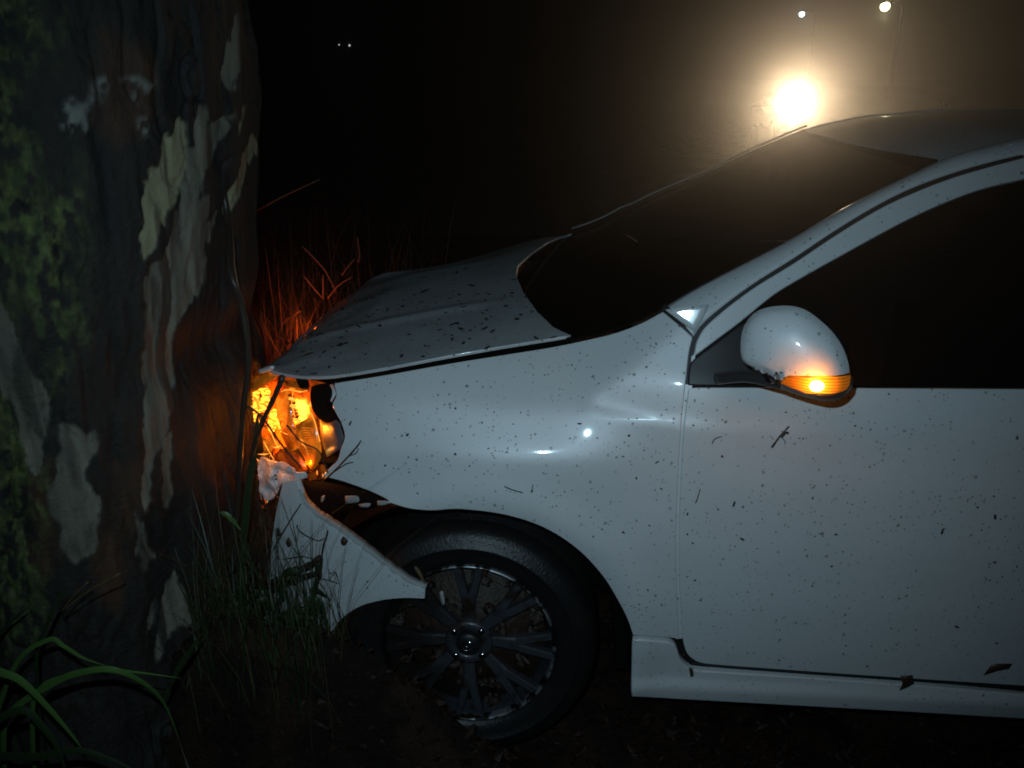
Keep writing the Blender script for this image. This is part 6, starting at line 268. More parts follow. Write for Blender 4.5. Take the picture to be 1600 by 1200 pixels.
def tube(pts, r, n=7, cap=True, jit=0.):
    P = np.array(pts, float); rr = np.full(len(P), r) if np.isscalar(r) else np.array(r, float); v = []; f = []
    up = np.array([.13, .37, .92])
    for i, p in enumerate(P):
        t = P[min(i + 1, len(P) - 1)] - P[max(i - 1, 0)]; t /= max(np.linalg.norm(t), 1e-9)
        a = np.cross(t, up); a /= max(np.linalg.norm(a), 1e-6); b = np.cross(t, a)
        for k in range(n):
            q = 2 * math.pi * k / n; s = rr[i] * (1 + jit * rnd.uniform(-1, 1)); v.append(p + s * (a * math.cos(q) + b * math.sin(q)))
    for i in range(len(P) - 1):
        for k in range(n): f.append((i * n + k, i * n + (k + 1) % n, (i + 1) * n + (k + 1) % n, (i + 1) * n + k))
    if cap: f.append(tuple(range(n))[::-1]); f.append(tuple((len(P) - 1) * n + k for k in range(n)))
    return v, f
def join(parts):
    V = []; F = []
    for v, f in parts:
        k = len(V); V += list(v); F += [tuple(i + k for i in q) for q in f]
    return V, F
def densify(pts, n=5):
    P = [np.array(p, float) for p in pts]
    if len(P) < 3: return [P[0] + (P[1] - P[0]) * k / n for k in range(n + 1)]
    Q = [2 * P[0] - P[1]] + P + [2 * P[-1] - P[-2]]; o = []
    for i in range(1, len(Q) - 2):
        for k in range(n):
            t = k / n; a, b, c, d = Q[i - 1:i + 3]; o.append(.5 * (2 * b + (c - a) * t + (2 * a - 5 * b + 4 * c - d) * t * t + (-a + 3 * b - 3 * c + d) * t ** 3))
    return o + [P[-1]]
def box(c, s, rot=None):
    x, y, z = [q / 2 for q in s]; v = [Vector((a * x, b * y, d * z)) for a in (-1, 1) for b in (-1, 1) for d in (-1, 1)]
    if rot is not None: v = [rot @ q for q in v]
    return [q + Vector(c) for q in v], [(0, 1, 3, 2), (4, 6, 7, 5), (0, 4, 5, 1), (2, 3, 7, 6), (0, 2, 6, 4), (1, 5, 7, 3)]
def lathe(prof, n=64, close=False):
    """profile (radius, y) turned about the y axis"""
    v = []; f = []; m = len(prof)
    for k in range(n):
        a = 2 * math.pi * k / n
        for r, y in prof: v.append((r * math.cos(a), y, r * math.sin(a)))
    for k in range(n):
        for i in range(m if close else m - 1):
            j = (i + 1) % m; q = (k + 1) % n; f.append((k * m + i, k * m + j, q * m + j, q * m + i))
    return v, f
def sphere(c, r, n=12, m=8, sc_=(1, 1, 1)):
    v = []; f = []
    for i in range(m + 1):
        t = math.pi * i / m
        for k in range(n):
            a = 2 * math.pi * k / n; v.append((c[0] + r * sc_[0] * math.sin(t) * math.cos(a), c[1] + r * sc_[1] * math.sin(t) * math.sin(a), c[2] + r * sc_[2] * math.cos(t)))
    for i in range(m):
        for k in range(n): f.append((i * n + k, (i + 1) * n + k, (i + 1) * n + (k + 1) % n, i * n + (k + 1) % n))
    return v, f
def xf(vf, M): return [M @ Vector(p) for p in vf[0]], vf[1]
def blade(pts, wd, side=None, fold=.25, n=6, tip=True):
    P = np.array(densify(pts, n)); v = []; f = []; L = len(P)
    for i, p in enumerate(P):
        t = P[min(i + 1, L - 1)] - P[max(i - 1, 0)]; t /= max(np.linalg.norm(t), 1e-9)
        s = np.cross(t, np.array(side if side is not None else (.15, -.9, .35))); s /= max(np.linalg.norm(s), 1e-6); nn = np.cross(s, t)
        q = i / (L - 1); ww = wd * (min(1, .45 + 2.2 * q) * (1 - max(0, (q - .55) / .45) ** 1.6 * (.97 if tip else .3)))
        v += [p - s * ww, p + nn * ww * fold, p + s * ww]
    for i in range(L - 1):
        a = 3 * i; f += [(a, a + 1, a + 4, a + 3), (a + 1, a + 2, a + 5, a + 4)]
    return v, f

def plate(name, P, m, parent, th=.003, bulge=.0, label=None):
    """small sheet through a measured 3-D outline, slightly dished, with thickness"""
    P = np.array(P); c = P.mean(0); n = len(P); u, s_, vt = np.linalg.svd(P - c); nn = vt[2] if vt[2][1] < 0 else -vt[2]
    v = [c + nn * bulge] + [c + (p - c) * .5 + nn * bulge * .75 for p in P] + list(P); f = []
    for i in range(n):
        j = (i + 1) % n; f += [(0, 1 + i, 1 + j), (1 + i, 1 + n + i, 1 + n + j, 1 + j)]
    o = mesh(name, v, f, m, parent, True); md = o.modifiers.new('s', 'SOLIDIFY'); md.thickness = th; md.offset = 0
    return o
# ------------------------------------------------------------------ materials
def mat(name, col=(.5, .5, .5), rough=.5, metal=0., coat=0., em=None, es=0., spec=.5, trans=0., alpha=1.):
    m = bpy.data.materials.new(name); m.use_nodes = True; b = m.node_tree.nodes['Principled BSDF']
    b.inputs['Base Color'].default_value = (*col, 1); b.inputs['Roughness'].default_value = rough; b.inputs['Metallic'].default_value = metal
    b.inputs['Coat Weight'].default_value = coat; b.inputs['Specular IOR Level'].default_value = spec; b.inputs['Coat Roughness'].default_value = .06
    b.inputs['Transmission Weight'].default_value = trans
    if em: b.inputs['Emission Color'].default_value = (*em, 1); b.inputs['Emission Strength'].default_value = es
    return m
class NT:
    def __init__(s, m): s.m = m; s.t = m.node_tree; s.b = s.t.nodes['Principled BSDF']; s.tc = s.n('ShaderNodeTexCoord')
    def n(s, k, **kw):
        q = s.t.nodes.new(k)
        for a, v in kw.items(): setattr(q, a, v)
        return q
    def l(s, a, b): s.t.links.new(a, b)
    def mapping(s, scale=(1, 1, 1), src='Object'):
        q = s.n('ShaderNodeMapping'); q.inputs['Scale'].default_value = scale; s.l(s.tc.outputs[src], q.inputs[0]); return q.outputs[0]
    def noise(s, sc_, vec=None, det=4, rough=.6):
        q = s.n('ShaderNodeTexNoise'); q.inputs['Scale'].default_value = sc_; q.inputs['Detail'].default_value = det; q.inputs['Roughness'].default_value = rough
        s.l(vec or s.tc.outputs['Object'], q.inputs['Vector']); return q.outputs['Fac']
    def math(s, op, a, b=None, c=None):
        q = s.n('ShaderNodeMath', operation=op)
        for i, x in enumerate((a, b, c)):
            if x is None: continue
            if isinstance(x, (int, float)): q.inputs[i].default_value = x
            else: s.l(x, q.inputs[i])
        return q.outputs[0]
    def ramp(s, x, a, b, lo=0., hi=1.):
        q = s.n('ShaderNodeMapRange', interpolation_type='SMOOTHSTEP'); s.l(x, q.inputs[0])
        for i, y in enumerate((a, b, lo, hi)):
            q.inputs[i + 1].default_value = y
        return q.outputs[0]
    def mix(s, fac, a, b):
        q = s.n('ShaderNodeMix', data_type='RGBA')
        if isinstance(fac, (int, float)): q.inputs[0].default_value = fac
        else: s.l(fac, q.inputs[0])
        for i, x in ((6, a), (7, b)):
            if isinstance(x, tuple): q.inputs[i].default_value = (*x, 1)
            else: s.l(x, q.inputs[i])
        return q.outputs[2]
    def bump(s, h, d=.01, st=1.):
        q = s.n('ShaderNodeBump'); q.inputs['Distance'].default_value = d; q.inputs['Strength'].default_value = st; s.l(h, q.inputs['Height']); s.l(q.outputs[0], s.b.inputs['Normal']); return q

def specks(t, scale, rad, dens, power=3.):
    v = t.n('ShaderNodeTexVoronoi', feature='F1'); v.inputs['Scale'].default_value = scale; v.inputs['Randomness'].default_value = 1
    jit = t.n('ShaderNodeTexNoise'); jit.inputs['Scale'].default_value = 210; jit.inputs['Detail'].default_value = 2; t.l(t.tc.outputs['Object'], jit.inputs['Vector'])
    add = t.n('ShaderNodeVectorMath', operation='MULTIPLY_ADD'); t.l(jit.outputs['Color'], add.inputs[0]); add.inputs[1].default_value = (.004,) * 3; t.l(t.tc.outputs['Object'], add.inputs[2])
    t.l(add.outputs[0], v.inputs['Vector'])
    sp = t.n('ShaderNodeSeparateColor'); t.l(v.outputs['Color'], sp.inputs[0])
    r = t.math('MULTIPLY', t.math('POWER', sp.outputs[0], power), rad)
    on = t.math('LESS_THAN', sp.outputs[1], dens)
    return t.math('MULTIPLY', t.math('MULTIPLY', t.ramp(t.math('SUBTRACT', r, v.outputs['Distance']), -.015, .03), on), t.math('ADD', .55, t.math('MULTIPLY', sp.outputs[2], .4)))
def make_paint(name, amount=1., film=.0):
    m = mat(name, (.74, .75, .76), .46, .06, .55); t = NT(m)
    clump = t.ramp(t.noise(5.5, det=3), .36, .66, .25, 1.)
    a = t.math('MULTIPLY', specks(t, 58, .25, .85), clump); b = t.math('MULTIPLY', specks(t, 120, .32, .95, 2.), t.ramp(t.noise(8, det=3), .34, .56))
    d = t.math('MAXIMUM', a, t.math('MULTIPLY', b, .8))
    if amount != 1.: d = t.math('MULTIPLY', d, amount)
    grime = t.ramp(t.noise(3.2, det=6, rough=.7), .40 - film * .35, .80 - film * .3, film * .45, .10 + film)
    c = t.mix(grime, (.74, .75, .76), ((.30, .29, .26) if film < .3 else (.14, .13, .115))); c = t.mix(d, c, (.035, .03, .024)); t.l(c, t.b.inputs['Base Color'])
    t.l(t.math('ADD', .43, t.math('MULTIPLY', d, .4)), t.b.inputs['Roughness'])
    wet = t.noise(160, det=2); q = t.bump(t.math('ADD', t.math('MULTIPLY', wet, .10), d), .0006, .5)
    return m
PAINT = make_paint('white_paint'); HOODP = make_paint('muddy_white_paint', 1.2, .32)
TRIM = mat('satin_black_trim', (.035, .034, .034), .32)
BLACK = mat('black_plastic', (.012, .012, .013), .45); DULL = mat('dull_black', (.0035, .0035, .0035), .85, spec=.1)
SEAL = mat('rubber_seal', (.012, .012, .012), .55)
GREYM = mat('grey_metal', (.18, .18, .19), .4, .6)
WHITEP = mat('torn_white_plastic', (.34, .35, .34), .6)

RUB = mat('tyre_rubber', (.010, .010, .011), .42); t = NT(RUB); t.l(t.mix(t.ramp(t.noise(14, det=6), .5, .75), (.009, .009, .010), (.022, .014, .010)), t.b.inputs['Base Color']); t.bump(t.noise(120), .0015)
RIMM = mat('grey_alloy', (.03, .03, .036), .40, .25, .2); t = NT(RIMM); t.l(t.mix(t.ramp(t.noise(22, det=6), .48, .66), (.055, .057, .068), (.030, .018, .012)), t.b.inputs['Base Color'])
def shade_left(t, c):  # bumper's shade on the wheel's left side, put into the colour
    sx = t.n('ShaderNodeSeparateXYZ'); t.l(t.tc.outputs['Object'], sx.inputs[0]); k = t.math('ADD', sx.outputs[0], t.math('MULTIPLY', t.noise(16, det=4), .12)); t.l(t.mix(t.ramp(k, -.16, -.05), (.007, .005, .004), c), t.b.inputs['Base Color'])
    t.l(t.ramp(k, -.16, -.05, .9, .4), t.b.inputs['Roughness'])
shade_left(t, t.b.inputs['Base Color'].links[0].from_socket)
LIPM = mat('bright_rim_edge', (.45, .47, .50), .22, .8); t = NT(LIPM); t.l(t.mix(t.ramp(t.noise(26, det=4), .42, .54), (.45, .47, .5), (.03, .024, .018)), t.b.inputs['Base Color']); shade_left(t, t.b.inputs['Base Color'].links[0].from_socket)
CHROME = mat('chrome', (.6, .6, .62), .12, 1.)
MUD = mat('mud', (.030, .016, .010), .5); t = NT(MUD); t.l(t.mix(t.noise(40, det=5), (.018, .010, .006), (.05, .026, .015)), t.b.inputs['Base Color']); t.bump(t.noise(60, det=6), .006)

def glass_mat(name, tint=.06):
    m = bpy.data.materials.new(name); m.use_nodes = True; nt = m.node_tree; nt.nodes.remove(nt.nodes['Principled BSDF'])
    out = nt.nodes['Material Output']; g = nt.nodes.new('ShaderNodeBsdfGlossy'); g.inputs['Roughness'].default_value = .04; g.inputs['Color'].default_value = (.35, .35, .35, 1)
    tr = nt.nodes.new('ShaderNodeBsdfTransparent'); tr.inputs[0].default_value = (tint, tint, tint * 1.05, 1); fr = nt.nodes.new('ShaderNodeFresnel'); fr.inputs[0].default_value = 1.5
    tc = nt.nodes.new('ShaderNodeTexCoord'); no = nt.nodes.new('ShaderNodeTexNoise'); no.inputs['Scale'].default_value = 260; bu = nt.nodes.new('ShaderNodeBump'); bu.inputs['Distance'].default_value = .0006; bu.inputs['Strength'].default_value = .25
    df = nt.nodes.new('ShaderNodeBsdfDiffuse'); df.inputs[0].default_value = (.02, .02, .02, 1); ad = nt.nodes.new('ShaderNodeMixShader'); ad.inputs[0].default_value = .25
    mx = nt.nodes.new('ShaderNodeMixShader')
    for a, b in ((tc.outputs['Object'], no.inputs['Vector']), (no.outputs['Fac'], bu.inputs['Height']), (bu.outputs[0], g.inputs['Normal']), (fr.outputs[0], mx.inputs[0]),
                 (tr.outputs[0], ad.inputs[1]), (df.outputs[0], ad.inputs[2]), (ad.outputs[0], mx.inputs[1]), (g.outputs[0], mx.inputs[2]), (mx.outputs[0], out.inputs[0])): nt.links.new(a, b)
    return m
GLASS = glass_mat('dark_glass')
def emit(name, col, st):
    return mat(name, (.02, .02, .02), .4, em=col, es=st)
# amber plastics
AMB = mat('amber_plastic', (.62, .17, .015), .28, trans=0., coat=.6); t = NT(AMB); t.l(t.mix(t.ramp(t.noise(26, det=5), .42, .62), (.70, .20, .015), (.16, .04, .008)), t.b.inputs['Base Color']); t.bump(t.noise(90, det=4), .002)
AMBG = mat('lit_amber_lens', (.6, .18, .01), .25, em=(1, .27, .015), es=2.4); t = NT(AMBG)
_s = t.noise(1, t.mapping((60, 60, 220)), 4); t.l(t.math('ADD', .9, t.math('POWER', t.ramp(_s, .35, .66), 2.) if False else t.math('MULTIPLY', t.ramp(_s, .40, .60), 6.)), t.b.inputs['Emission Strength'])
AMBR = mat('glowing_amber_lens', (.6, .18, .01), .2, coat=.5, em=(1, .22, .01), es=.35); t = NT(AMBR)
_s = t.noise(24, det=5); t.l(t.ramp(_s, .40, .70, .05, .62), t.b.inputs['Emission Strength'])
AMBS = mat('amber_edge_glint', (.8, .30, .03), .15, em=(1, .36, .04), es=1.6)  # emission stands in for bulb reflections on the broken lens edges
BULB = emit('lit_amber_bulb', (1, .55, .12), 14)

def leafmat(name, a, b, rough=.42, sc_=30):
    m = mat(name, a, rough); t = NT(m); t.l(t.mix(t.noise(sc_, det=4), a, b), t.b.inputs['Base Color']); return m
GRASS = leafmat('green_blade', (.050, .11, .022), (.085, .17, .04), .36, 18)
DGRASS = leafmat('dark_green_blade', (.012, .026, .009), (.024, .045, .014), .5, 18)
STRAW = leafmat('straw', (.16, .11, .045), (.09, .055, .022), .6, 40)
WISP = leafmat('wispy_stem', (.085, .075, .03), (.03, .045, .015), .55, 40)
DRY = leafmat('dry_stalk', (.20, .11, .06), (.10, .05, .025), .6, 40)
TWIG = leafmat('wet_twig', (.022, .016, .012), (.045, .032, .022), .45, 90)
LITTER = leafmat('leaf_litter', (.030, .012, .006), (.012, .006, .004), .55, 9)
DLEAF = leafmat('dead_leaf', (.07, .04, .022), (.035, .02, .012), .5, 60)

# ------------------------------------------------------------------ ground, road
def G(x, y):
    x = np.asarray(x, float); y = np.asarray(y, float)
    z = .40 * sstep(1.9, 4.2, y) + .385 * (1 - sstep(-.40, .17, x)) * sstep(-1.05, -.60, x) * np.exp(-((y + .115) / .075) ** 2)
    z = z + .10 * np.exp(-(((x - D['trunk'][0]) ** 2 + (y - D['trunk'][1]) ** 2) / .8 ** 2) ** 2)
    p = np.stack([x.ravel() * 3, y.ravel() * 3, 0 * x.ravel()], 1); n = fbm(p, 5).reshape(x.shape)
    return z + n * .026 * (1 - sstep(3.8, 4.3, y) * (1 - sstep(11.5, 13, y)))
SOIL = mat('wet_soil', (.03, .018, .012), .55); t = NT(SOIL)
t.l(t.mix(t.ramp(t.noise(9, det=6), .42, .62), (.012, .007, .005), (.034, .018, .011)), t.b.inputs['Base Color']); t.l(t.ramp(t.noise(14, det=4), .35, .65, .25, .7), t.b.inputs['Roughness']); t.bump(t.noise(45, det=8, rough=.7), .012)
xs = np.unique(np.concatenate([-np.geomspace(2.2, 320, 26)[::-1], np.arange(-2.2, 2.4, .03), np.geomspace(2.4, 320, 26)]))
ys = np.unique(np.concatenate([-np.geomspace(1.2, 40, 12)[::-1], np.arange(-1.2, 1.2, .03), np.arange(1.2, 5, .12), np.geomspace(5, 320, 30)]))
X, Y = np.meshgrid(xs, ys); V = np.stack([X.ravel(), Y.ravel(), G(X, Y).ravel()], 1); nx = len(xs)
ii = (np.arange(len(ys) - 1)[:, None] * nx + np.arange(nx - 1)[None]).ravel()
tag(big_mesh('ground', V, np.stack([ii, ii + 1, ii + nx + 1, ii + nx], 1), SOIL), kind='structure')
ROAD = mat('wet_asphalt', (.045, .045, .047), .38); ROAD.node_tree.nodes['Principled BSDF'].inputs['Specular IOR Level'].default_value = .15; SOIL.node_tree.nodes['Principled BSDF'].inputs['Specular IOR Level'].default_value = .2; LITTER.node_tree.nodes['Principled BSDF'].inputs['Specular IOR Level'].default_value = .15; t = NT(ROAD); t.l(t.mix(t.noise(90, det=4), (.03, .03, .032), (.06, .06, .06)), t.b.inputs['Base Color']); t.l(t.ramp(t.noise(1.3, det=4), .38, .62, .45, .8), t.b.inputs['Roughness']); t.bump(t.noise(140, det=3), .004)
v, f = [], []
for i, x in enumerate(np.linspace(-150, 150, 60)): v += [(x, 4.6, .425), (x, 11.3, .425)]
for i in range(59): f.append((2 * i, 2 * i + 2, 2 * i + 3, 2 * i + 1))
tag(mesh('road', v, f, ROAD, smooth=False), kind='structure')

# ------------------------------------------------------------------ the tree
TX, TY, TR = D['trunk']
tree = thing('tree', (TX, TY, 0), 'broad dark tree trunk with peeling pale bark and green moss, at the crashed car’s nose', 'tree')
ang = np.radians(np.concatenate([np.arange(-150, 42, .42), np.arange(42, 210, 3.5)])); zz = np.concatenate([[-.15], np.arange(-.05, 1.95, .0042), np.arange(2, 4.3, .06)])
A, Z = np.meshgrid(ang, zz); a = A.ravel(); z = Z.ravel(); ca, sa = np.cos(a), np.sin(a)
cyl = np.stack([ca * TR, sa * TR, z], 1)
ridge = fbm(cyl * (7, 7, .9) + fbm(cyl * 2.2, 3, 40)[:, None] * .5, 4, 1)
fine = fbm(cyl * (38, 38, 9), 4, 9); grain = fbm(cyl * (95, 95, 60), 3, 21)
lump = fbm(cyl * 2.6, 3, 14)
rad = TR + .016 * ridge + .006 * lump + .003 * fine - .012 + .16 * np.exp(-np.maximum(z, 0) / .20) * (1 + .5 * np.sin(a * 5 + 1))
rad -= .026 * np.exp(-((z - 1.0) / .06) ** 2) * sstep(-.9, -.2, a) * sstep(1.5, .9, a)
rad += .060 * sstep(.98, 1.70, z) * sstep(-1.2, -.1, a) * sstep(1.9, 1.2, a)
crk = np.abs(fbm(cyl * (16, 16, 1.3) + fbm(cyl * 4, 3, 44)[:, None] * .6, 3, 47)); rad -= .012 * (1 - sstep(.0, .16, crk)) * sstep(-.3, .5, lump + .3)
col = np.empty((len(a), 3)); k = sstep(-.5, .7, ridge + .5 * fine)[:, None]
col[:] = np.array((.009, .008, .007)) * (1 - k) + np.array((.024, .019, .015)) * k
uv = np.stack([a * TR, z], 1)
edge = fbm(np.stack([a * TR * 22, z * 9, 0 * a], 1), 4, 33) * .014 + fbm(np.stack([a * TR * 70, z * 30, 0 * a], 1), 3, 37) * .006
def pmask(poly, soft=.003, ns=1.):
    q = np.array(poly) * (TR, 1); lo, hi = q.min(0) - .05, q.max(0) + .05
    s = np.where((uv[:, 0] > lo[0]) & (uv[:, 0] < hi[0]) & (uv[:, 1] > lo[1]) & (uv[:, 1] < hi[1]))[0]
    m = np.zeros(len(uv))
    if len(s):
        d = segdist(uv[s], q); d[~inside(uv[s], q)] *= -1; m[s] = sstep(-soft, soft, d + edge[s] * ns)
    return m
def paintm(m, c1, c2, n): 
    global col
    q = np.array(c1)[None] * (1 - n[:, None]) + np.array(c2)[None] * n[:, None]; col = col * (1 - m[:, None]) + q * m[:, None]
def n01(x): return np.clip(.5 + .5 * x, 0, 1)
fib = n01(.5 + 0 * z + 1.1 * fbm(cyl * (34, 34, 2.6) + fbm(cyl * 5, 2, 81)[:, None] * .5, 4, 83) - .1); streak = n01(fbm(cyl * (60, 60, 5), 4, 52))
for p in D['patches']['rust']: paintm(pmask(p, .03, 1.5) * .8, (.05, .022, .010), (.10, .045, .02), streak)
for p in D['patches']['moss']:
    m = pmask(p, .05, 1.8) * (.35 + .65 * n01(1.4 * fbm(cyl * (170, 170, 90), 2, 63))); b = n01(1.3 * fbm(cyl * (85, 85, 40), 4, 61) + .30 * lump); m2 = m * sstep(.12, .62, b)
    paintm(m2, (.045, .070, .016), (.17, .21, .055), n01(fbm(cyl * (80, 80, 50), 3, 66) * 1.2)); rad += m2 * (.001 + .002 * grain)
for p in D['patches']['grey']:
    m = pmask(p); br = sstep(.22, .5, n01(fbm(cyl * (26, 26, 7), 4, 71)) ); m2 = m * (.55 + .45 * br) * (.25 + .75 * sstep(.34, .50, fib))
    paintm(m2, (.12, .112, .085), (.27, .25, .19), streak); rad -= m2 * .003
for p in D['patches']['pale']:
    m = pmask(p, .003, .9) * (.45 + .55 * sstep(.22, .40, fib)); paintm(m, (.27, .24, .135), (.37, .33, .19), n01(.6 * grain + .6 * fine)); rad -= m * .004
for p in D['patches']['lichen']:
    m = pmask(p, .010, .6) * sstep(.40, .8, n01(grain + .6 * fine + .1)); paintm(m, (.10, .11, .10), (.27, .27, .23), n01(grain)); rad += m * .004
sp_ = 0 * sstep(.62, .72, n01(fbm(cyl * (120, 120, 120), 2, 90))) * sstep(.5, .7, n01(fbm(cyl * 5, 2, 93))); paintm(sp_ * .7, (.12, .12, .09), (.2, .2, .16), n01(grain))
V = np.stack([TX + rad * ca, TY + rad * sa, z], 1); na = len(ang); R_ = np.arange(len(zz) - 1)[:, None] * na; c_ = np.arange(na)[None]; c2 = (np.arange(na) + 1)[None] % na
Q = np.stack([(R_ + c_).ravel(), (R_ + c2).ravel(), (R_ + na + c2).ravel(), (R_ + na + c_).ravel()], 1)
BARK = mat('bark', (.03, .02, .015), .62); t = NT(BARK); at = t.n('ShaderNodeAttribute', attribute_name='bark_colour'); t.l(at.outputs['Color'], t.b.inputs['Base Color']); t.bump(t.noise(70, det=7, rough=.7), .006, .8)
tr = big_mesh('trunk', V, Q, BARK, tree)
ca_ = tr.data.color_attributes.new('bark_colour', 'FLOAT_COLOR', 'POINT'); ca_.data.foreach_set('color', np.concatenate([col, np.ones((len(col), 1))], 1).astype(np.float32).ravel())
STRIP = leafmat('loose_bark', (.05, .042, .035), (.022, .018, .015), .6, 25)
for p, wd in ():
    v1, f1 = blade(p, wd, fold=.5, tip=True); o = mesh('bark_strip', v1, f1, STRIP, tree); o.modifiers.new('s', 'SOLIDIFY').thickness = .003

# ------------------------------------------------------------------ the car
CAR0 = (.9, YC, 0)
car = thing('car', CAR0, 'white saloon car crashed into the tree, its torn front wing spattered with mud', 'car')
def mirror_far(o, name=None):
    me = o.data.copy(); me.transform(Matrix.Translation((0, YC, 0)) @ Matrix.Scale(-1, 4, (0, 1, 0)) @ Matrix.Translation((0, -YC, 0))); me.flip_normals()
    return link(name or o.name.split('.')[0], me, car)
# wing
fender = panel('front_wing', D['fender'], onS(), PAINT, car, .011, .0015)
door = panel('front_door', D['door'], onS(), PAINT, car, .014, .0015)
skirt = panel('side_skirt', D['skirt'], lambda p: onS(-.004)(p) - np.stack([0 * p[:, 0], .010 * sstep(.235, .20, p[:, 1]) * sstep(.135, .16, p[:, 1]), 0 * p[:, 0]], 1), PAINT, car, .012, .001, .004)
frame = panel('window_frame', D['frame'], onS(.002), PAINT, door, .012, .001, .004)
panel('door_window', D['glass'], onS(.016), GLASS, door, .03, .0, .001, .004)
rear = panel('rear_door', [(1.432, .255), (1.425, .60), (1.42, .90), (1.408, .978), (2.30, .985), (2.30, .255)], onS(), PAINT, car, .03, .001)
panel('door_window', [(1.40, .985), (2.25, .99), (2.2, 1.38), (1.41, 1.40)], onS(.016), GLASS, rear, .04, 0, .001, .004)
panel('door_pillar', [(1.33, .98), (1.42, .98), (1.43, 1.42), (1.35, 1.42)], onS(.004), BLACK, rear, .03, 0, .002, .01)
panel('door_handle', [(1.20, .87), (1.38, .875), (1.38, .90), (1.20, .895)], lambda p: onS(-.018)(p), PAINT, door, .012, 0, .006, .02)

# roof side rail and windscreen pillar: a strip lofted between its two long edges
def strip_loft(name, lower, upper, m, bulge=.012, n=8, num=90):
    def res(p, k):
        p = np.array(p); d = np.r_[0, np.cumsum(np.linalg.norm(np.diff(p, axis=0), axis=1))]; q = np.linspace(0, d[-1], k); return np.stack([np.interp(q, d, p[:, i]) for i in range(3)], 1)
    A, B = res(lower, num), res(upper, num); V = []; F = []
    for i in range(num):
        for j in range(-1, n + 2):
            s = min(max(j / n, 0), 1); p = A[i] * (1 - s) + B[i] * s + np.array((0, -.55, .83)) * bulge * math.sin(math.pi * s) ** .8
            if j == -1: p = p + np.array((0, .012, -.006))
            if j == n + 1: p = p + np.array((.004, .010, -.014))
            V.append(p)
    k = n + 3
    for i in range(num - 1):
        for j in range(k - 1): F.append((i * k + j, (i + 1) * k + j, (i + 1) * k + j + 1, i * k + j + 1))
    return mesh(name, V, F, m, car, True, False)
seam = np.array([(x, S(x, z_) - .0, z_) for x, z_ in D['railseam']]); seam = seam[seam[:, 2] > 1.05]
up = np.array(D['railtop'])
seam = seam + np.array((-.003, 0, .003))
pillar = strip_loft('windscreen_pillar', seam, up, PAINT, .010)
mirror_far(pillar)

pf = plate('pillar_foot_glint', D['foot'], PAINT, pillar, .004, 0.)  # closes the foot; facet shaped and tilted to return the flash as a highlight
# bonnet
def hoodmap(off=0.):
    def f(p):
        x, y = p[:, 0], p[:, 1]; z = hood_z(x, y) + off
        far = sstep(1.05, 1.45, y) * sstep(.06, -.35, x); z = z - .055 * far
        q = np.stack([x * 5, y * 4, 0 * x], 1); fr = sstep(-.30, -.62, x); z = z + fr * (.008 * fbm(q, 3, 5)) - .35 * np.clip(-.62 - x, 0, None)
        ln = .005 * np.exp(-((y - .52 - .06 * x) / .03) ** 2) * sstep(.0, -.2, x)
        return np.stack([x, y, z + ln], 1)
    return f
he = np.array(D['hood_near']); near = he[(he[:, 0] > -.62)]
hp = [(x, y + .006) for x, y, z_ in near]
rearE = [(.121, .190), (.079, .265), (.037, .381), (-.008, .563), (-.040, .76), (-.045, .90), (-.008, 1.10), (.037, 1.28), (.079, 1.395), (.121, 1.475)]
hp += rearE[1:]
hp += [(x, 2 * YC - y - .02) for x, y, z_ in near[::-1][1:]]
hp += [(-.66, 1.32), (-.745, 1.12), (-.785, .95), (-.785, .75), (-.765, .60), (-.715, .42)]
bon = panel('bonnet', hp, hoodmap(-.003), HOODP, car, .016, 0, .0022, .007, (0, 0, 1))
mesh('bonnet_lip', *tube(densify(D['hoodlip'], 4), [.006] * 8 + [.003], 7), PAINT, bon)

# windscreen
W_ = np.array(D['wsnear'])
def ws(p):
    x, y = p[:, 0], p[:, 1]; yn = np.interp(x, W_[:, 0], W_[:, 1]); s = np.clip((y - YC) / (YC - yn), -1.2, 1.2)
    xe = x + .05 * (1 - s ** 2)
    zz_ = np.interp(xe, W_[:, 0], W_[:, 2]); zz_ = np.where(xe < W_[0, 0], W_[0, 2] + (xe - W_[0, 0]) * .35, zz_)
    return np.stack([x, y, zz_ + .004], 1)
hx, hy, hz = D['railtop'][0], None, None
HEAD = (.895, .298)
nearl = [(x, y) for x, y, z_ in D['wsnear'] if x < HEAD[0]][::3]
wp = nearl + [HEAD] + [(HEAD[0] - .05 * (1 - ((y - YC) / (YC - HEAD[1])) ** 2), y) for y in np.linspace(HEAD[1], 2 * YC - HEAD[1], 13)[1:-1]] + [(HEAD[0], 2 * YC - HEAD[1])] + [(x, 2 * YC - y) for x, y in nearl[::-1]]
wp += [(rx - .02, ry) for rx, ry in rearE[::-1][1:-1]]
shield = panel('windscreen', wp, ws, GLASS, car, .03, 0, .001, .005, (0, 0, 1))
ft = W_[W_[:, 0] < .93][::2]; ft = np.stack([ft[:, 0], 2 * YC - ft[:, 1] + .006, ft[:, 2] + .012 + .010 * sstep(.80, .3, ft[:, 0])], 1)
mesh('windscreen_trim', *tube(ft[::2], .0035, 6), mat('grey_trim', (.30, .30, .30), .35), pillar)
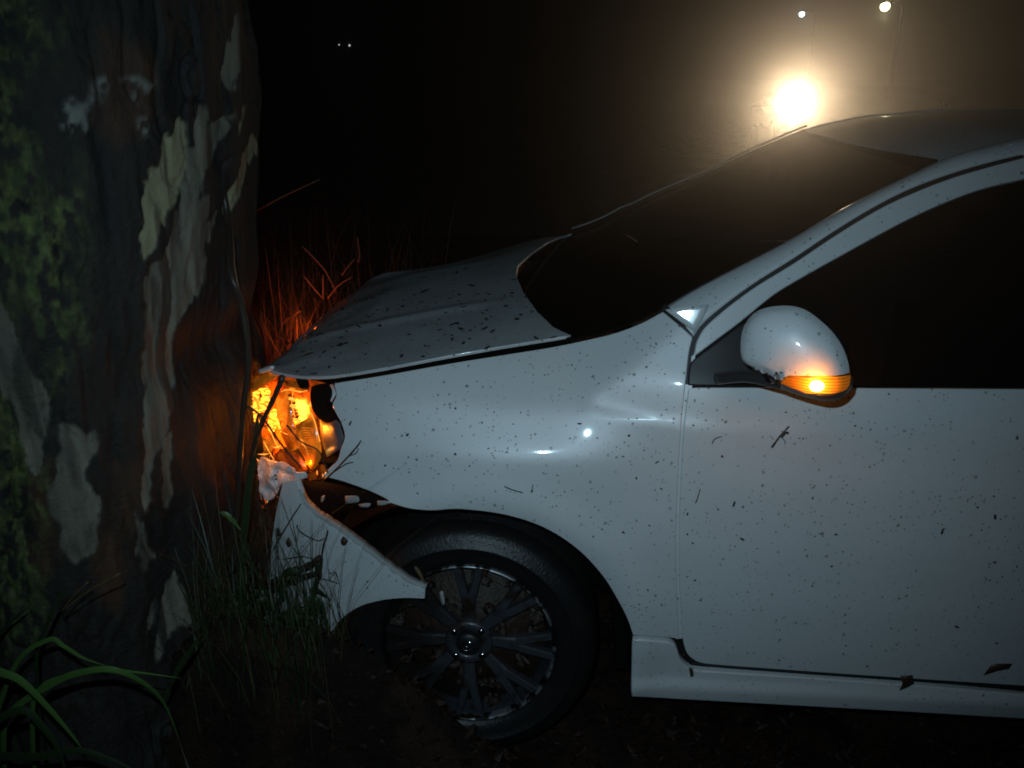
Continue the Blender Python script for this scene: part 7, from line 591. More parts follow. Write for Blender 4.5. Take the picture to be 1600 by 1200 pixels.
# roof
up2 = np.array(D['railtop']); up2 = up2[up2[:, 0] > .88]
def roofz(p):
    x, y = p[:, 0], p[:, 1]; yn = np.interp(x, up2[:, 0], up2[:, 1]); s = np.clip((y - YC) / (YC - yn), -1, 1)
    return np.stack([x, y, np.interp(x, up2[:, 0], up2[:, 2]) - .004 + .016 * (1 - np.abs(s) ** 2.4) - .08 * np.clip(.895 - x, 0, 1)], 1)
rp = [(HEAD[0] + .006 - .05 * (1 - ((y - YC) / (YC - HEAD[1])) ** 2), y) for y in np.linspace(HEAD[1] + .006, 2 * YC - HEAD[1] - .006, 21)]
rp += [(x, 2 * YC - y - .006) for x, y, z_ in up2[::4]][1:] + [(2.29, 1.3), (2.29, .36)] + [(x, y + .006) for x, y, z_ in up2[::4]][::-1][:-1]
roof = panel('roof', rp, roofz, PAINT, car, .03, 0, .004, .02, (0, 0, 1))
# seams and dark backing
def ribbon(pts, w_, off):
    P = np.array(pts); t_ = np.gradient(P, axis=0); t_ /= np.maximum(np.linalg.norm(t_, axis=1, keepdims=True), 1e-9); n_ = np.stack([-t_[:, 1], t_[:, 0]], 1)
    rows = [P + n_ * w_ * s for s in (-1, -.3, .3, 1)]; V = np.stack([np.stack([r[:, 0], S(r[:, 0], r[:, 1]) + off, r[:, 1]], 1) for r in rows], 1).reshape(-1, 3); F = []
    for i in range(len(P) - 1):
        for j in range(3): F.append((i * 4 + j, i * 4 + 4 + j, i * 4 + 5 + j, i * 4 + 1 + j))
    return list(V), F
mesh('door_seal', *ribbon(D['seams']['bottom'], .014, .012), SEAL, car); mesh('roof_seal', *ribbon(D['seams']['rail'], .012, .007), SEAL, car)
mesh('pillar_seal', *ribbon(D['pillarfoot'], .010, .004), SEAL, car)
mesh('door_jamb', *ribbon(D['seams']['door'], .012, .005), PAINT, car)
mesh('weather_strip', *tube([(x, S(x, z_) + .003, z_ - .0015) for x, z_ in D['seams']['bottom'][6:]], .0035, 6), SEAL, door)
hs = np.array(D['hood_near']); hs = hs[hs[:, 0] > -.42]
V = []; F = []
for i, (x, y, z_) in enumerate(hs): V += [(x, S(x, z_ - .03) + .012, z_ - .03), (x, y + .05, z_ - .018)]
for i in range(len(hs) - 1): F.append((2 * i, 2 * i + 2, 2 * i + 3, 2 * i + 1))
mesh('bonnet_gutter', V, F, DULL, car)
fw = mirror_far(fender); fw.data.transform(Matrix.Translation((0, -.02, -.075)))
mirror_far(door)
mirror_far(skirt)
# hidden structure that closes the car: inner arch, bulkhead, floor
WX, WZ = -.107, .296
v = []; f = []; NA = 40
prof = [(.392, .022), (.395, .10), (.39, .32), (.30, .36), (.02, .37)]
for k_ in range(NA + 1):
    q = math.radians(-12 + 200 * k_ / NA)
    for r, y in prof: v.append((WX + r * math.cos(q), y + (.75 * max(0, -.22 - (WX + r * math.cos(q))) ** 2), WZ + .02 + r * math.sin(q) * .96))
for k_ in range(NA):
    for i in range(len(prof) - 1): a_ = k_ * len(prof) + i; f.append((a_, a_ + 1, a_ + len(prof) + 1, a_ + len(prof)))
mesh('arch_liner', v, f, DULL, car)
mesh('bulkhead', *join([box((.30, .83, .58), (.02, 1.24, .70)), box((-.30, .95, .66), (.55, 1.0, .26)), box((-.42, .55, .60), (.30, .40, .42))]), DULL, car, False)
mesh('floor_pan', *join([box((1.3, .83, .21), (2.1, 1.5, .03)), box((1.3, .10, .30), (2.0, .03, .20)), box((1.3, 1.56, .30), (2.0, .03, .20))]), DULL, car, False)
mesh('inner_door', *box((.87, .10, .60), (1.06, .02, .66)), DULL, car, False)
# ---- wheel
wheel = empty('wheel', (WX, .020, WZ)); wheel.parent = car; wheel.matrix_parent_inverse = Matrix.Translation(CAR0).inverted()
MW = Matrix.Translation((WX, .022, WZ - .004)) @ Matrix.Rotation(math.radians(-6), 4, 'X') @ Matrix.Scale(.975, 4); WM[wheel.name] = Matrix.Translation((WX, .020, WZ))
def wm(name, vf, m, parent=None, smooth=True, wn=False): return mesh(name, *xf(vf, MW), m, parent or wheel, smooth, wn)
tyre = [(.214, .004), (.219, -.004), (.228, -.010), (.245, -.014), (.262, -.0165), (.264, -.0185), (.268, -.0185), (.270, -.0165), (.285, -.013), (.300, -.004), (.308, .006), (.3135, .018), (.316, .030)]
for y in np.linspace(.034, .165, 15):
    tyre += [(.317, y), (.317, y + .006), (.310, y + .0065), (.310, y + .0088)]
tyre += [(.312, .185), (.29, .205), (.25, .21), (.214, .20)]
ty = wm('tyre', lathe(tyre, 120), RUB)
rim = [(.2060, .014), (.2068, .004), (.2085, -.002), (.2105, -.005), (.2130, -.006), (.2155, -.004), (.2168, .0), (.2165, .010)]
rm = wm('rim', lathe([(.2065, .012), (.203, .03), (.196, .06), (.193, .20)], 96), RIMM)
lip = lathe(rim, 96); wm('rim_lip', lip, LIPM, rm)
def spoke(a0):
    """one forked spoke, drawn along +x and turned; thick section with chamfer"""
    parts = []
    def bar(p0, p1, w0, w1, y0, y1, th=.022):
        d = np.array(p1) - np.array(p0); n_ = np.array((-d[1], d[0])) / np.linalg.norm(d); v_ = []; N_ = 6
        for i in range(N_ + 1):
            s = i / N_; c = np.array(p0) + d * s; ww = w0 + (w1 - w0) * s; yy = y0 + (y1 - y0) * s
            for q, dy in ((-ww, th), (-ww, .004), (-ww * .7, 0), (ww * .7, 0), (ww, .004), (ww, th)): v_.append((c[0] + n_[0] * q, yy + dy, c[1] + n_[1] * q))
        f_ = []
        for i in range(N_):
            for k in range(5): a = i * 6 + k; f_.append((a, a + 1, a + 7, a + 6))
        return v_, f_
    parts.append(bar((.045, 0), (.125, 0), .0125, .0190, .018, .006))
    for s in (-1, 1): parts.append(bar((.118, s * .0075), (.2085, s * .0285), .0105, .0095, .0065, .004))
    R = Matrix.Rotation(-a0, 4, 'Y'); return xf(join(parts), R)
for k_ in range(8): wm('spoke', spoke(math.radians(90 + 45 * k_)), RIMM, rm, False)
wm('hub', lathe([(.058, .024), (.060, .012), (.052, .006), (.034, .005), (.0335, .012), (.030, .012)], 48), RIMM)
capv = lathe([(.031, .010), (.030, .0), (.027, -.0035), (.014, -.006), (.0005, -.0065)], 40); cap_ = wm('centre_cap', capv, BLACK)
def ell(cx, cz, rx, rz_, r=.0011):
    P = [(cx + rx * math.cos(q), -.0066 - 0 * q, cz + rz_ * math.sin(q)) for q in np.linspace(0, 2 * math.pi, 37)]; return tube(P, r, 6, False)
wm('emblem', join([ell(0, 0, .0185, .0125), ell(0, .0035, .0125, .0060), ell(0, 0, .0058, .0120)]), CHROME, cap_)
for k_ in range(4):
    q = math.radians(45 + 90 * k_ + 3); wm('lug_nut', xf(lathe([(.0105, .02), (.0105, .0), (.0085, -.004), (.0002, -.005)], 6), Matrix.Translation((.047 * math.cos(q), .004, .047 * math.sin(q)))), CHROME)
wm('brake_disc', lathe([(.03, .06), (.135, .06), (.135, .075)], 48), GREYM)
wm('wheel_back', lathe([(.0, .12), (.205, .12)], 40), DULL)
V, F = [], []
for k_ in range(46):
    q = rnd.uniform(0, 6.28); r = rnd.uniform(.06, .195); s = rnd.uniform(.006, .017)
    sv, sf = sphere((0, 0, 0), s, 7, 5, (1.3, .5, 1)); sv = [(p[0] + rnd.uniform(-1, 1) * s * .3 + r * math.cos(q), p[1] + rnd.uniform(.020, .05), p[2] + rnd.uniform(-1, 1) * s * .3 + r * math.sin(q)) for p in sv]
    n0 = len(V); V += sv; F += [tuple(i + n0 for i in t_) for t_ in sf]
tag(wm('mud_clods', (V, F), MUD), kind='stuff')
wm('mud_cake', xf(lathe([(.02, .045), (.19, .047), (.19, .06)], 40), Matrix.Identity(4)), MUD)
# ---- mirror
mc, ma, mb, mn_ = [np.array(p) for p in D['mirror_frame']]
hull = np.array(D['mhull'])
if area2(hull) < 0: hull = hull[::-1]
def mmap(depth=.056, off=0., sink=0.):
    def f(p):
        c = hull.mean(0); d = p - c; hd_ = hull - c; ha = np.arctan2(hd_[:, 1], hd_[:, 0]); hr = np.linalg.norm(hd_, axis=1); o_ = np.argsort(ha)
        q = np.linalg.norm(d, axis=1) / np.interp(np.arctan2(d[:, 1], d[:, 0]), ha[o_], hr[o_], period=2 * math.pi)
        h = depth * np.sqrt(np.maximum(1 - np.minimum(q, 1.) ** 2.6, 0)) - .10 * np.maximum(q - 1, 0)
        return mc + p[:, :1] * ma + p[:, 1:] * mb + (h + off)[:, None] * mn_
    return f
wing = empty('wing_mirror', tuple(mc)); wing.parent = car; wing.matrix_parent_inverse = Matrix.Translation(CAR0).inverted(); WM[wing.name] = Matrix.Translation(mc)
panel('mirror_shell', D['mshell'], mmap(), PAINT, wing, .006, .0, .0015, .007, tuple(mn_))
panel('mirror_trim', D['mtrim'], mmap(.056, -.002), TRIM, wing, .006, .0, .0015, .008, tuple(mn_))
LENS = mat('amber_indicator', (.50, .13, .01), .18, coat=.6, em=(1, .25, .01), es=.16); t = NT(LENS)
_w = t.n('ShaderNodeTexWave', wave_type='BANDS', bands_direction='Z'); _w.inputs['Scale'].default_value = 55; t.l(t.tc.outputs['Object'], _w.inputs['Vector'])
bp = mmap(.056, .0)(np.array([D['mbulb']]))[0]
vd = t.n('ShaderNodeVectorMath', operation='DISTANCE'); t.l(t.tc.outputs['Object'], vd.inputs[0]); vd.inputs[1].default_value = tuple(bp)
near_ = t.math('MULTIPLY', t.ramp(vd.outputs['Value'], .0, .055, 1., .0), 2.0); near_ = t.math('POWER', near_, 2.)
t.l(t.math('ADD', t.math('MULTIPLY', t.math('ADD', .22, near_), t.math('ADD', .35, t.math('MULTIPLY', _w.outputs['Fac'], .9))), .0), t.b.inputs['Emission Strength'])
panel('indicator_lens', D['mlamp'], mmap(.056, .001), LENS, wing, .004, .0, .001, .01, tuple(mn_))
bu = sphere((0, 0, 0), .0105, 14, 10); bu = [(p[0] * 1.25 + bp[0] + mn_[0] * .001, p[1] * .7 + bp[1] + mn_[1] * .001, p[2] + bp[2]) for p in bu[0]], bu[1]
mesh('indicator_bulb', *bu, emit('lit_indicator_bulb', (1, .50, .10), 16), wing)
mesh('mirror_back', *join([xf(sphere((0, 0, 0), 1, 20, 12), Matrix.Translation(mc - mn_ * .03) @ Matrix(((ma[0], mn_[0], mb[0]), (ma[1], mn_[1], mb[1]), (ma[2], mn_[2], mb[2]))).to_4x4() @ Matrix.Diagonal((.085, .055, .055, 1)))]), BLACK, wing)
panel('mirror_base', D['mbase'], onS(-.006), BLACK, door, .012, .0, .004, .02)
mesh('mirror_arm', *tube(densify(D['marm'], 4), np.linspace(.012, .014, 13), 10), TRIM, wing)
ml = bpy.data.lights.new('indicator_light', 'POINT'); ml.energy = .30; ml.color = (1, .30, .03); ml.shadow_soft_size = .012
mlo = bpy.data.objects.new('indicator_light', ml); COL.objects.link(mlo); mlo.location = Vector(bp + mn_ * .022); mlo.parent = wing; mlo.matrix_parent_inverse = WM[wing.name].inverted()
# ---- torn bumper
bum = panel('bumper_cover', D['bumper'], onS(-.03), PAINT, car, .010, .0, .002, .012)
V, F = [], []
bl = np.array(D['bumplip'])
for i, p in enumerate(bl):
    j = .0015 * math.sin(i * 2.1) + .002 * rnd.uniform(-1, 1)
    V += [p + (0, .001, -.003 + j), p + (.002, -.004, .001 + j), p + (.006, .018, .004 + j * .5)]
for i in range(len(bl) - 1):
    for j in range(2): a_ = 3 * i + j; F.append((a_, a_ + 3, a_ + 4, a_ + 1))
o = mesh('torn_edge', V, F, WHITEP, bum); o.modifiers.new('s', 'SOLIDIFY').thickness = .002
lump_ = panel('crumpled_piece', [(p[0], p[2]) for p in D['lump']], lambda p: onS(.0)(p) + np.stack([0 * p[:, 0], .012 * fbm(np.stack([p[:, 0] * 26, p[:, 1] * 26, 0 * p[:, 0]], 1), 3, 8) - .02 * np.abs(vnoise(np.stack([p[:, 0] * 40, p[:, 1] * 22, 0 * p[:, 0]], 1), 4)), 0 * p[:, 0]], 1), PAINT, bum, .006, 0, .001, .006)
panel('lower_slot', [(-.60, .42), (-.50, .455), (-.49, .48), (-.60, .455)], onS(-.035), DULL, bum, .02, 0, .001, .004) if False else None
br = plate('bumper_bracket', D['bracket'], DULL, car, .006, .01)
for p in D['tornbits']: plate('torn_tab', p, WHITEP, br, .002, .002)
plate('plastic_chip', D['whitechip'], WHITEP, car, .002, .001)
# ---- broken headlamp
hl = empty('headlamp', D['hl_bulb'][0]); hl.parent = car; hl.matrix_parent_inverse = Matrix.Translation(CAR0).inverted(); WM[hl.name] = Matrix.Translation(D['hl_bulb'][0])
plate('reflector', [p for p in D['hl_back'] if p[0] < D['flap'][0][0] - .004], AMB, hl, .004, -.03)
for p in D['hl_glow']: plate('lens_shard', p, AMBG, hl, .003, .004)
for i, p in enumerate(D['hl_plates']): plate('lens_plate', p, (AMBR if i in (0, 1, 3, 5) else AMB), hl, .003, .006)
for p in D['hl_sliver']: mesh('glint_sliver', *tube(densify(p, 4), .0009, 5, True, .5), AMBS, hl)  # thin glowing strips drawn in place of bulb reflections
for p in D['ribs']: mesh('lens_rib', *box(p, (.014, .008, .0035), Quaternion((0, 1, 0), .3).to_matrix()), AMB if rnd.random() < .6 else AMBS, hl, False)
V, F = [], []
P1 = np.array(D['hl_plates'][1]); c0 = P1.mean(0)
for i in range(16):
    zc_ = P1[:, 2].min() + (P1[:, 2].max() - P1[:, 2].min()) * (.12 + .74 * i / 15); V_, F_ = box((c0[0] + .008 * math.sin(i * .2), c0[1] - .012, zc_), (.022, .004, .0022)); n0 = len(V); V += V_; F += [tuple(k + n0 for k in q) for q in F_]
mesh('lens_flutes', V, F, AMBR, hl, False)
V, F = [], []; V2, F2 = [], []
B_ = np.array(D['hl_back']); 
for k_ in range(230):
    c = np.array((rnd.uniform(B_[:, 0].min() + .02, D['flap'][0][0]), 0, rnd.uniform(B_[:, 2].min() + .01, B_[:, 2].max() - .015))); c[1] = float(S(c[0], c[2])) + rnd.uniform(.03, .12); a_ = np.array([rnd.gauss(0, 1) for _ in range(3)]); a_ /= np.linalg.norm(a_); b_ = np.cross(a_, [rnd.gauss(0, 1) for _ in range(3)]); b_ /= np.linalg.norm(b_); q = rnd.uniform(.004, .016); Vx, Fx = (V2, F2) if rnd.random() < .12 else (V, F); n0 = len(Vx)
    Vx += [c - a_ * q, c + a_ * q, c + b_ * q * rnd.uniform(.15, .5)]; Fx.append((n0, n0 + 1, n0 + 2))
tag(mesh('lens_fragments', V, F, AMB, hl, False), kind='stuff'); tag(mesh('lens_fragments', V2, F2, AMBS, hl, False), kind='stuff')
for p in D['hl_bulb'][:2]: mesh('bulb', *sphere(p, .008, 12, 8), BULB, hl)
for p in D['hl_dark']: plate('broken_bracket', p, DULL, hl, .006, .003)
plate('torn_flap', D['flap'], mat('dark_grey_flap', (.13, .12, .135), .35), fender, .002, .006); plate('torn_flap', D['flap2'], PAINT, fender, .002, .004)  # first flap in a darker grey than the wing
for nm, p, e_, r_ in (('headlamp_glow', (D['hl_bulb'][0][0] + .055, D['hl_bulb'][0][1], D['hl_bulb'][0][2]), 2.4, .02), ('headlamp_glow', D['hl_bulb'][1], .35, .01), ('headlamp_glow', D['hl_bulb'][2], 1.0, .02)):
    l_ = bpy.data.lights.new(nm, 'POINT'); l_.energy = e_; l_.color = (1, .25, .015); l_.shadow_soft_size = r_; lo = bpy.data.objects.new(nm, l_); COL.objects.link(lo)
    lo.location = Vector(p) + Vector((0, -.03, .0)); lo.parent = hl; lo.matrix_parent_inverse = WM[hl.name].inverted()
mesh('light_baffle', *box((-.47, .29, .685), (.25, .22, .006)), DULL, hl, False)  # unseen plate added to keep lamp light off the arch liner
l_ = bpy.data.lights.new('headlamp_glow', 'POINT'); l_.energy = .10; l_.color = (1, .25, .015); l_.shadow_soft_size = .012; lo = bpy.data.objects.new('headlamp_glow', l_); COL.objects.link(lo); lo.location = D['spill']; lo.parent = hl; lo.matrix_parent_inverse = WM[hl.name].inverted()
# the far headlamp, hidden behind the bonnet, lights the straw beyond
FH = (-.66, 1.36, .58)
h2 = empty('headlamp', FH); h2.parent = car; h2.matrix_parent_inverse = Matrix.Translation(CAR0).inverted(); WM[h2.name] = Matrix.Translation(FH)
mesh('lens', *sphere(FH, .05, 14, 10, (1.4, .8, .7)), AMBR, h2)
l_ = bpy.data.lights.new('far_headlamp_glow', 'POINT'); l_.energy = 1.5; l_.color = (1, .13, .006); l_.shadow_soft_size = .03; lo = bpy.data.objects.new('far_headlamp_glow', l_); COL.objects.link(lo); lo.location = Vector(FH) + Vector((-.32, .22, .04)); lo.parent = h2; lo.matrix_parent_inverse = WM[h2.name].inverted()
# water beads on the glass and roof
V, F = [], []
def bead(c, r):
    global V, F
    sv, sf = sphere(c, r, 8, 6, (1, 1, .6)); n0 = len(V); V += sv; F += [tuple(k + n0 for k in q) for q in sf]
gy = 2 * YC - .21
for k_ in range(26):
    x = rnd.gauss(.30, .022); y = rnd.uniform(1.36, 1.46); bead(ws(np.array([(x, y)]))[0], rnd.uniform(.002, .0045))
for k_ in range(18):
    x = rnd.gauss(.76, .02); y = rnd.gauss(.52, .03); bead(ws(np.array([(x, y)]))[0], rnd.uniform(.0015, .003))
for k_ in range(230):
    x = rnd.uniform(.05, .85); y = rnd.uniform(.3, 1.4)
    if x < .85 - .1: bead(ws(np.array([(x, y)]))[0], rnd.uniform(.0008, .0018))
tag(mesh('water_beads', V, F, mat('water', (.02, .02, .02), .05, coat=1.), shield), kind='stuff')

# ------------------------------------------------------------------ debris on the car
def twig(name, key, label, cat='twig', m=TWIG):
    parts = [tube(densify(p, 4), r * np.linspace(1, .75, (len(p) - 1) * 4 + 1) if len(p) > 2 else r, 6, True, .25) for p, r in D['twigs'][key]]
    return tag(mesh(name, *join(parts), m), label, cat)
twig('twig', 'door_twig', 'short forked dark twig stuck slanting on the white door below the mirror')
twig('thin_stem', 'curl', 'thin curled dark stem on the white door near its front seam', 'stem')
twig('thin_stem', 'door_stick', 'thin upright dark stem on the white door close to its front edge', 'stem')
twig('twig_stub', 'door_stub', 'tiny black twig stub stuck upright on the middle of the white door', 'twig')
twig('twig_stub', 'door_chip', 'tiny dark wood chip at the right side of the white door', 'twig')
twig('twig', 'fender_twig', 'fine branching twig sticking out beside the glowing broken headlamp')
twig('twig', 'fender_needle', 'small dark needle lying on the front wing above the wheel arch')
twig('thin_stem', 'fender_needle2', 'hair-thin stem on the front wing just right of the dark needle', 'stem')
twig('thin_stem', 'bumper_stem', 'long straight dark stem leaning up the torn bumper’s left side', 'stem')
twig('twig', 'bumper_kink', 'kinked thin twig on the upper middle of the torn bumper')
twig('twig', 'bumper_rod', 'dark upright twig rising from the bumper slot')
twig('thin_stem', 'bumper_arch', 'thin bent stem lying across the torn bumper above the slot', 'stem')
twig('root_tangle', 'bumper_scribble', 'small tangle of dark rootlets stuck to the lower torn bumper', 'roots')
twig('branch', 'slot_branch', 'thick dark rotten branch jammed across the torn bumper', 'branch')
def leafobj(key, label, m=DLEAF):
    P = np.array(D['leaves'][key]); o = plate('dead_leaf', P, m, None, .0008, .004); return tag(o, label, 'leaf')
leafobj('bumper_round', 'small round dead leaf on the torn bumper near its ripped upper edge')
leafobj('bumper_spade', 'small pointed dead leaf in the upper middle of the torn bumper')
leafobj('bumper_flat', 'dark leaf scrap at the left edge of the torn bumper')
leafobj('sill_leaf', 'dark wet leaf stuck across the door sill seam')
leafobj('dark_leaf', 'long pointed dark leaf on the bottom of the door at the right')
leafobj('rust_leaf', 'tiny reddish leaf scrap hanging at the front end of the sill')
# many small plant crumbs on the paint
V, F = [], []
fp, dp, hp_ = np.array(D['fender']), np.array(D['door']), np.array(hp)
def crumb(c, n, s, el):
    global V, F
    n = np.array(n, float); n /= np.linalg.norm(n); a_ = np.cross(n, (rnd.uniform(-1, 1), rnd.uniform(-1, 1), rnd.uniform(-1, 1))); a_ /= np.linalg.norm(a_); b_ = np.cross(n, a_); k0 = len(V); c = np.array(c) + n * .0006
    for q in range(6):
        t_ = q * math.pi / 3; rr = s * rnd.uniform(.7, 1.2); V.append(c + a_ * rr * el * math.cos(t_) + b_ * rr * math.sin(t_))
    V.append(c + n * s * .4); F += [(k0 + q, k0 + (q + 1) % 6, k0 + 6) for q in range(6)]
for P_, cnt in ((fp, 90), (dp, 170)):
    lo_, hi_ = P_.min(0), np.minimum(P_.max(0), (1.3, 2)); n = 0
    while n < cnt:
        c = np.array([[rnd.uniform(lo_[0], hi_[0]), rnd.uniform(lo_[1], hi_[1])]])
        if not inside(c, P_)[0] or segdist(c, P_)[0] < .012: continue
        n += 1; x, z_ = c[0]; e = .003; y = float(S(x, z_)); nn = (float(S(x + e, z_) - S(x - e, z_)) / (2 * e), -1, float(S(x, z_ + e) - S(x, z_ - e)) / (2 * e))
        crumb((x, y, z_), nn, abs(rnd.gauss(.0008, .0007)) + .0005, rnd.choice((1, 1.2, 1.5, 2.6)))
hm = hoodmap(-.003); n = 0
while n < 240:
    c = np.array([[rnd.uniform(-.6, .12), rnd.uniform(.17, 1.0)]])
    if not inside(c, hp_)[0]: continue
    if rnd.random() > .25 + .75 * (fbm(np.array([[c[0, 0] * 7, c[0, 1] * 7, 0]]), 2, 77)[0] > 0): continue
    n += 1; crumb(hm(c)[0], (0, -.1, 1), abs(rnd.gauss(.0018, .002)) + .001, rnd.choice((1, 1.5, 3)))
tag(mesh('plant_crumbs', V, F, TWIG, None, False), 'tiny dark plant crumbs sprinkled over the white bodywork', 'debris', kind='stuff')

# ------------------------------------------------------------------ plants
def stem(name, key, label, m, cat='stem'):
    p, r = D['stems'][key]; P = densify(p, 5); return tag(mesh(name, *tube(P, np.linspace(r, r * .7, len(P)), 7, True, .15), m), label, cat)
stem('branch', 'lampstick', 'dark stick slanting in front of the glowing broken headlamp', TWIG, 'stick')
stem('twig', 'lampstick2', 'thin dark twig crossing the left of the glowing headlamp', TWIG, 'twig')
stem('twig', 'lampstick3', 'thin dark twig crossing the lower right of the glowing headlamp', TWIG, 'twig')
stem('vine', 'trunkstem', 'dark vine stem hanging down the right edge of the tree trunk', TWIG, 'vine')
weed = thing('weed', (-.42, -.08, .05), 'dark leafy weed growing in front of the torn bumper’s lower corner', 'weed')
for k_ in ('weed1', 'weed2'):
    p, r = D['stems'][k_]; P = densify(p, 5); mesh('stem', *tube(P, np.linspace(r * .7, r, len(P)), 7), DGRASS, weed)
for k_ in ('weed3', 'weed4', 'weed5', 'weed6'):
    p, r = D['stems'][k_]; P = densify(p, 5); mesh('straw', *tube(P, r, 5), STRAW, weed)
p = np.array(D['stems']['weed1'][0])
for k_ in range(26):
    b = p[1] * (1 - k_ / 26) + p[3] * (k_ / 26) + np.array((rnd.uniform(-.10, .05), rnd.uniform(-.02, .02), rnd.uniform(-.03, .05)))
    e_ = b + np.array((rnd.uniform(-.05, .05), rnd.uniform(-.03, .0), rnd.uniform(-.05, .06))); mid = (b + e_) / 2 + np.array((0, -.005, .012))
    mesh('leaf', *blade([b, mid, e_], rnd.uniform(.004, .009), n=3), DGRASS, weed)
p, r = D['stems']['dangling']; tag(mesh('dry_leaf_stalk', *blade(p, .004, fold=.8), STRAW), 'dry brown stalk dangling over the wheel’s upper left rim', 'stalk')
BL = dict(wide=('broad bright green grass blade arching down at the lower left', GRASS), arch=('long green grass blade bending over at the foot of the trunk', GRASS), long=('slender grass blade with a pale tip lying along the arched blade', GRASS),
          tip=('short green grass blade above the arched blade', GRASS), stalk=('upright grass stalk below the straw-coloured awns', DGRASS), awn1=('shorter straw-coloured awn at the trunk’s foot', STRAW), awn2=('longer straw-coloured awn pointing up to the right', STRAW),
          low=('dark grass blade lying along the bottom edge at the left', DGRASS), low2=('dark grass blade drooping behind the broad bright one', DGRASS), back=('dim grass blade at the left edge against the trunk', DGRASS), tall=('dim grass blade leaning right at the trunk’s base', DGRASS),
          up1=('tall dark green blade standing between the trunk and the torn bumper', DGRASS), up2=('short pale green blade tip by the trunk’s right edge', GRASS), up3=('dim upright blade low between trunk and weed', DGRASS))
clump = thing('grass_clump', (-.95, -.55, 0), 'clump of long arching green grass blades at the lower left before the trunk', 'grass clump')
reeds = thing('reed_clump', (-.62, -.05, 0), 'tall dim green blades standing between the trunk and the torn bumper', 'reeds')
for k_, (lab, m) in BL.items():
    p, wd = D['blades'][k_]; p = [np.array(q) for q in p]
    if k_ in ('wide', 'arch', 'long', 'tip', 'low', 'low2', 'stalk', 'back'):
        q = p[0]; up_ = p[1][2] > q[2] + .02; ex = .10 if up_ else .26
        p = [np.array((q[0] - ex, q[1] + .02, 0.)), np.array((q[0] - ex * .72, q[1] + .01, q[2] * .55)), np.array((q[0] - ex * .30, q[1], q[2] * .90))] + p
    mesh('awn' if k_[:3] == 'awn' else 'blade', *(blade(p, wd * .68, n=6) if k_[:3] != 'awn' else tube(densify(p, 4), wd, 5)), m, reeds if k_[:2] == 'up' else clump)
# grass that nobody could count
def tufts(name, n, xr, yr, h, wd, m, label, seed, lean=.5, keep=None, seg=3):
    r = np.random.default_rng(seed); V = []; F = []; k = 0
    while k < n:
        x = r.uniform(*xr); y = r.uniform(*yr)
        if keep and not keep(x, y): continue
        k += 1; z = float(G(np.array([x]), np.array([y]))[0]); hh = h * r.uniform(.35, 1.15); a_ = r.uniform(0, 6.28); ln = lean * r.uniform(.1, 1) * hh
        d = np.array((math.cos(a_) * ln, math.sin(a_) * ln, hh)); s = np.array((-math.sin(a_ + r.uniform(-.8, .8)), math.cos(a_), 0)) * wd * r.uniform(.5, 1.2); b = np.array((x, y, z - .01)); n0 = len(V)
        for i in range(seg + 1):
            q = i / seg; c = b + d * np.array((q ** 1.7, q ** 1.7, q - .18 * q * q)); ww = s * (1 - q ** 1.5 * .9); V += [c - ww, c + ww]
        F += [(n0 + 2 * i, n0 + 2 * i + 1, n0 + 2 * i + 3, n0 + 2 * i + 2) for i in range(seg)]
    return tag(mesh(name, V, F, m), label, 'grass', kind='stuff')
tufts('wispy_grass', 280, (-.72, -.36), (-.20, -.02), .40, .0010, WISP, 'thin wispy dry stems in front of the torn bumper', 8, .8, lambda x, y: (x - TX) ** 2 + (y - TY) ** 2 > .56 ** 2)
tufts('wispy_grass', 200, (-1.5, -.9), (-.75, -.40), .34, .0012, WISP, 'thin wispy stems among the green blades at the lower left', 9, .8, lambda x, y: (x - TX) ** 2 + (y - TY) ** 2 > .70 ** 2)
out_tr = lambda x, y: (x - TX) ** 2 + (y - TY) ** 2 > .70 ** 2
tufts('grass', 700, (-1.5, -.55), (-.75, -.30), .20, .0035, DGRASS, 'dark wet grass at the foot of the trunk', 3, .8, out_tr)
tufts('grass', 170, (-.68, -.42), (-.18, -.02), .34, .0024, DGRASS, 'dark grass between the trunk and the torn bumper', 4, .45, lambda x, y: (x - TX) ** 2 + (y - TY) ** 2 > .56 ** 2)
tufts('dry_grass', 160, (-1.5, -.6), (1.62, 3.2), 1.0, .0030, DRY, 'dry straw beyond the bonnet lit red by the headlamp', 5, .5, None)
tufts('dry_grass', 1100, (-1.25, -.80), (.95, 1.6), .92, .0026, DRY, 'tangled straw between trunk and bonnet lit red', 6, 1.6, lambda x, y: x < -.80 and out_tr(x, y))
fan = thing('dry_plant', (-.9, 1.75, 0), 'fan of dry stalks glowing red just beyond the bonnet’s front', 'dry plant')
for i, p in enumerate(D['bg_stalks']):
    lab = ['long slanting red-lit stalk left of the bright fan of stalks', 'short red-lit stalk at the left of the fan', 'upright red-lit stalk in the middle of the fan', 'red-lit stalk rising right from the fan', 'faint red-lit stalk high on the right of the fan', 'dim upright red-lit stalk right of the fan', 'bright red-lit straw just above the bonnet’s front edge', 'pale straw sticking out from the trunk’s right edge'][i]
    P = densify(p, 4); (mesh('stalk', *tube(P, np.linspace(.0042, .003, len(P)), 5), DRY, fan) if i < 6 else tag(mesh('dry_straw', *tube(P, np.linspace(.0042, .003, len(P)), 5), DRY), lab, 'straw'))
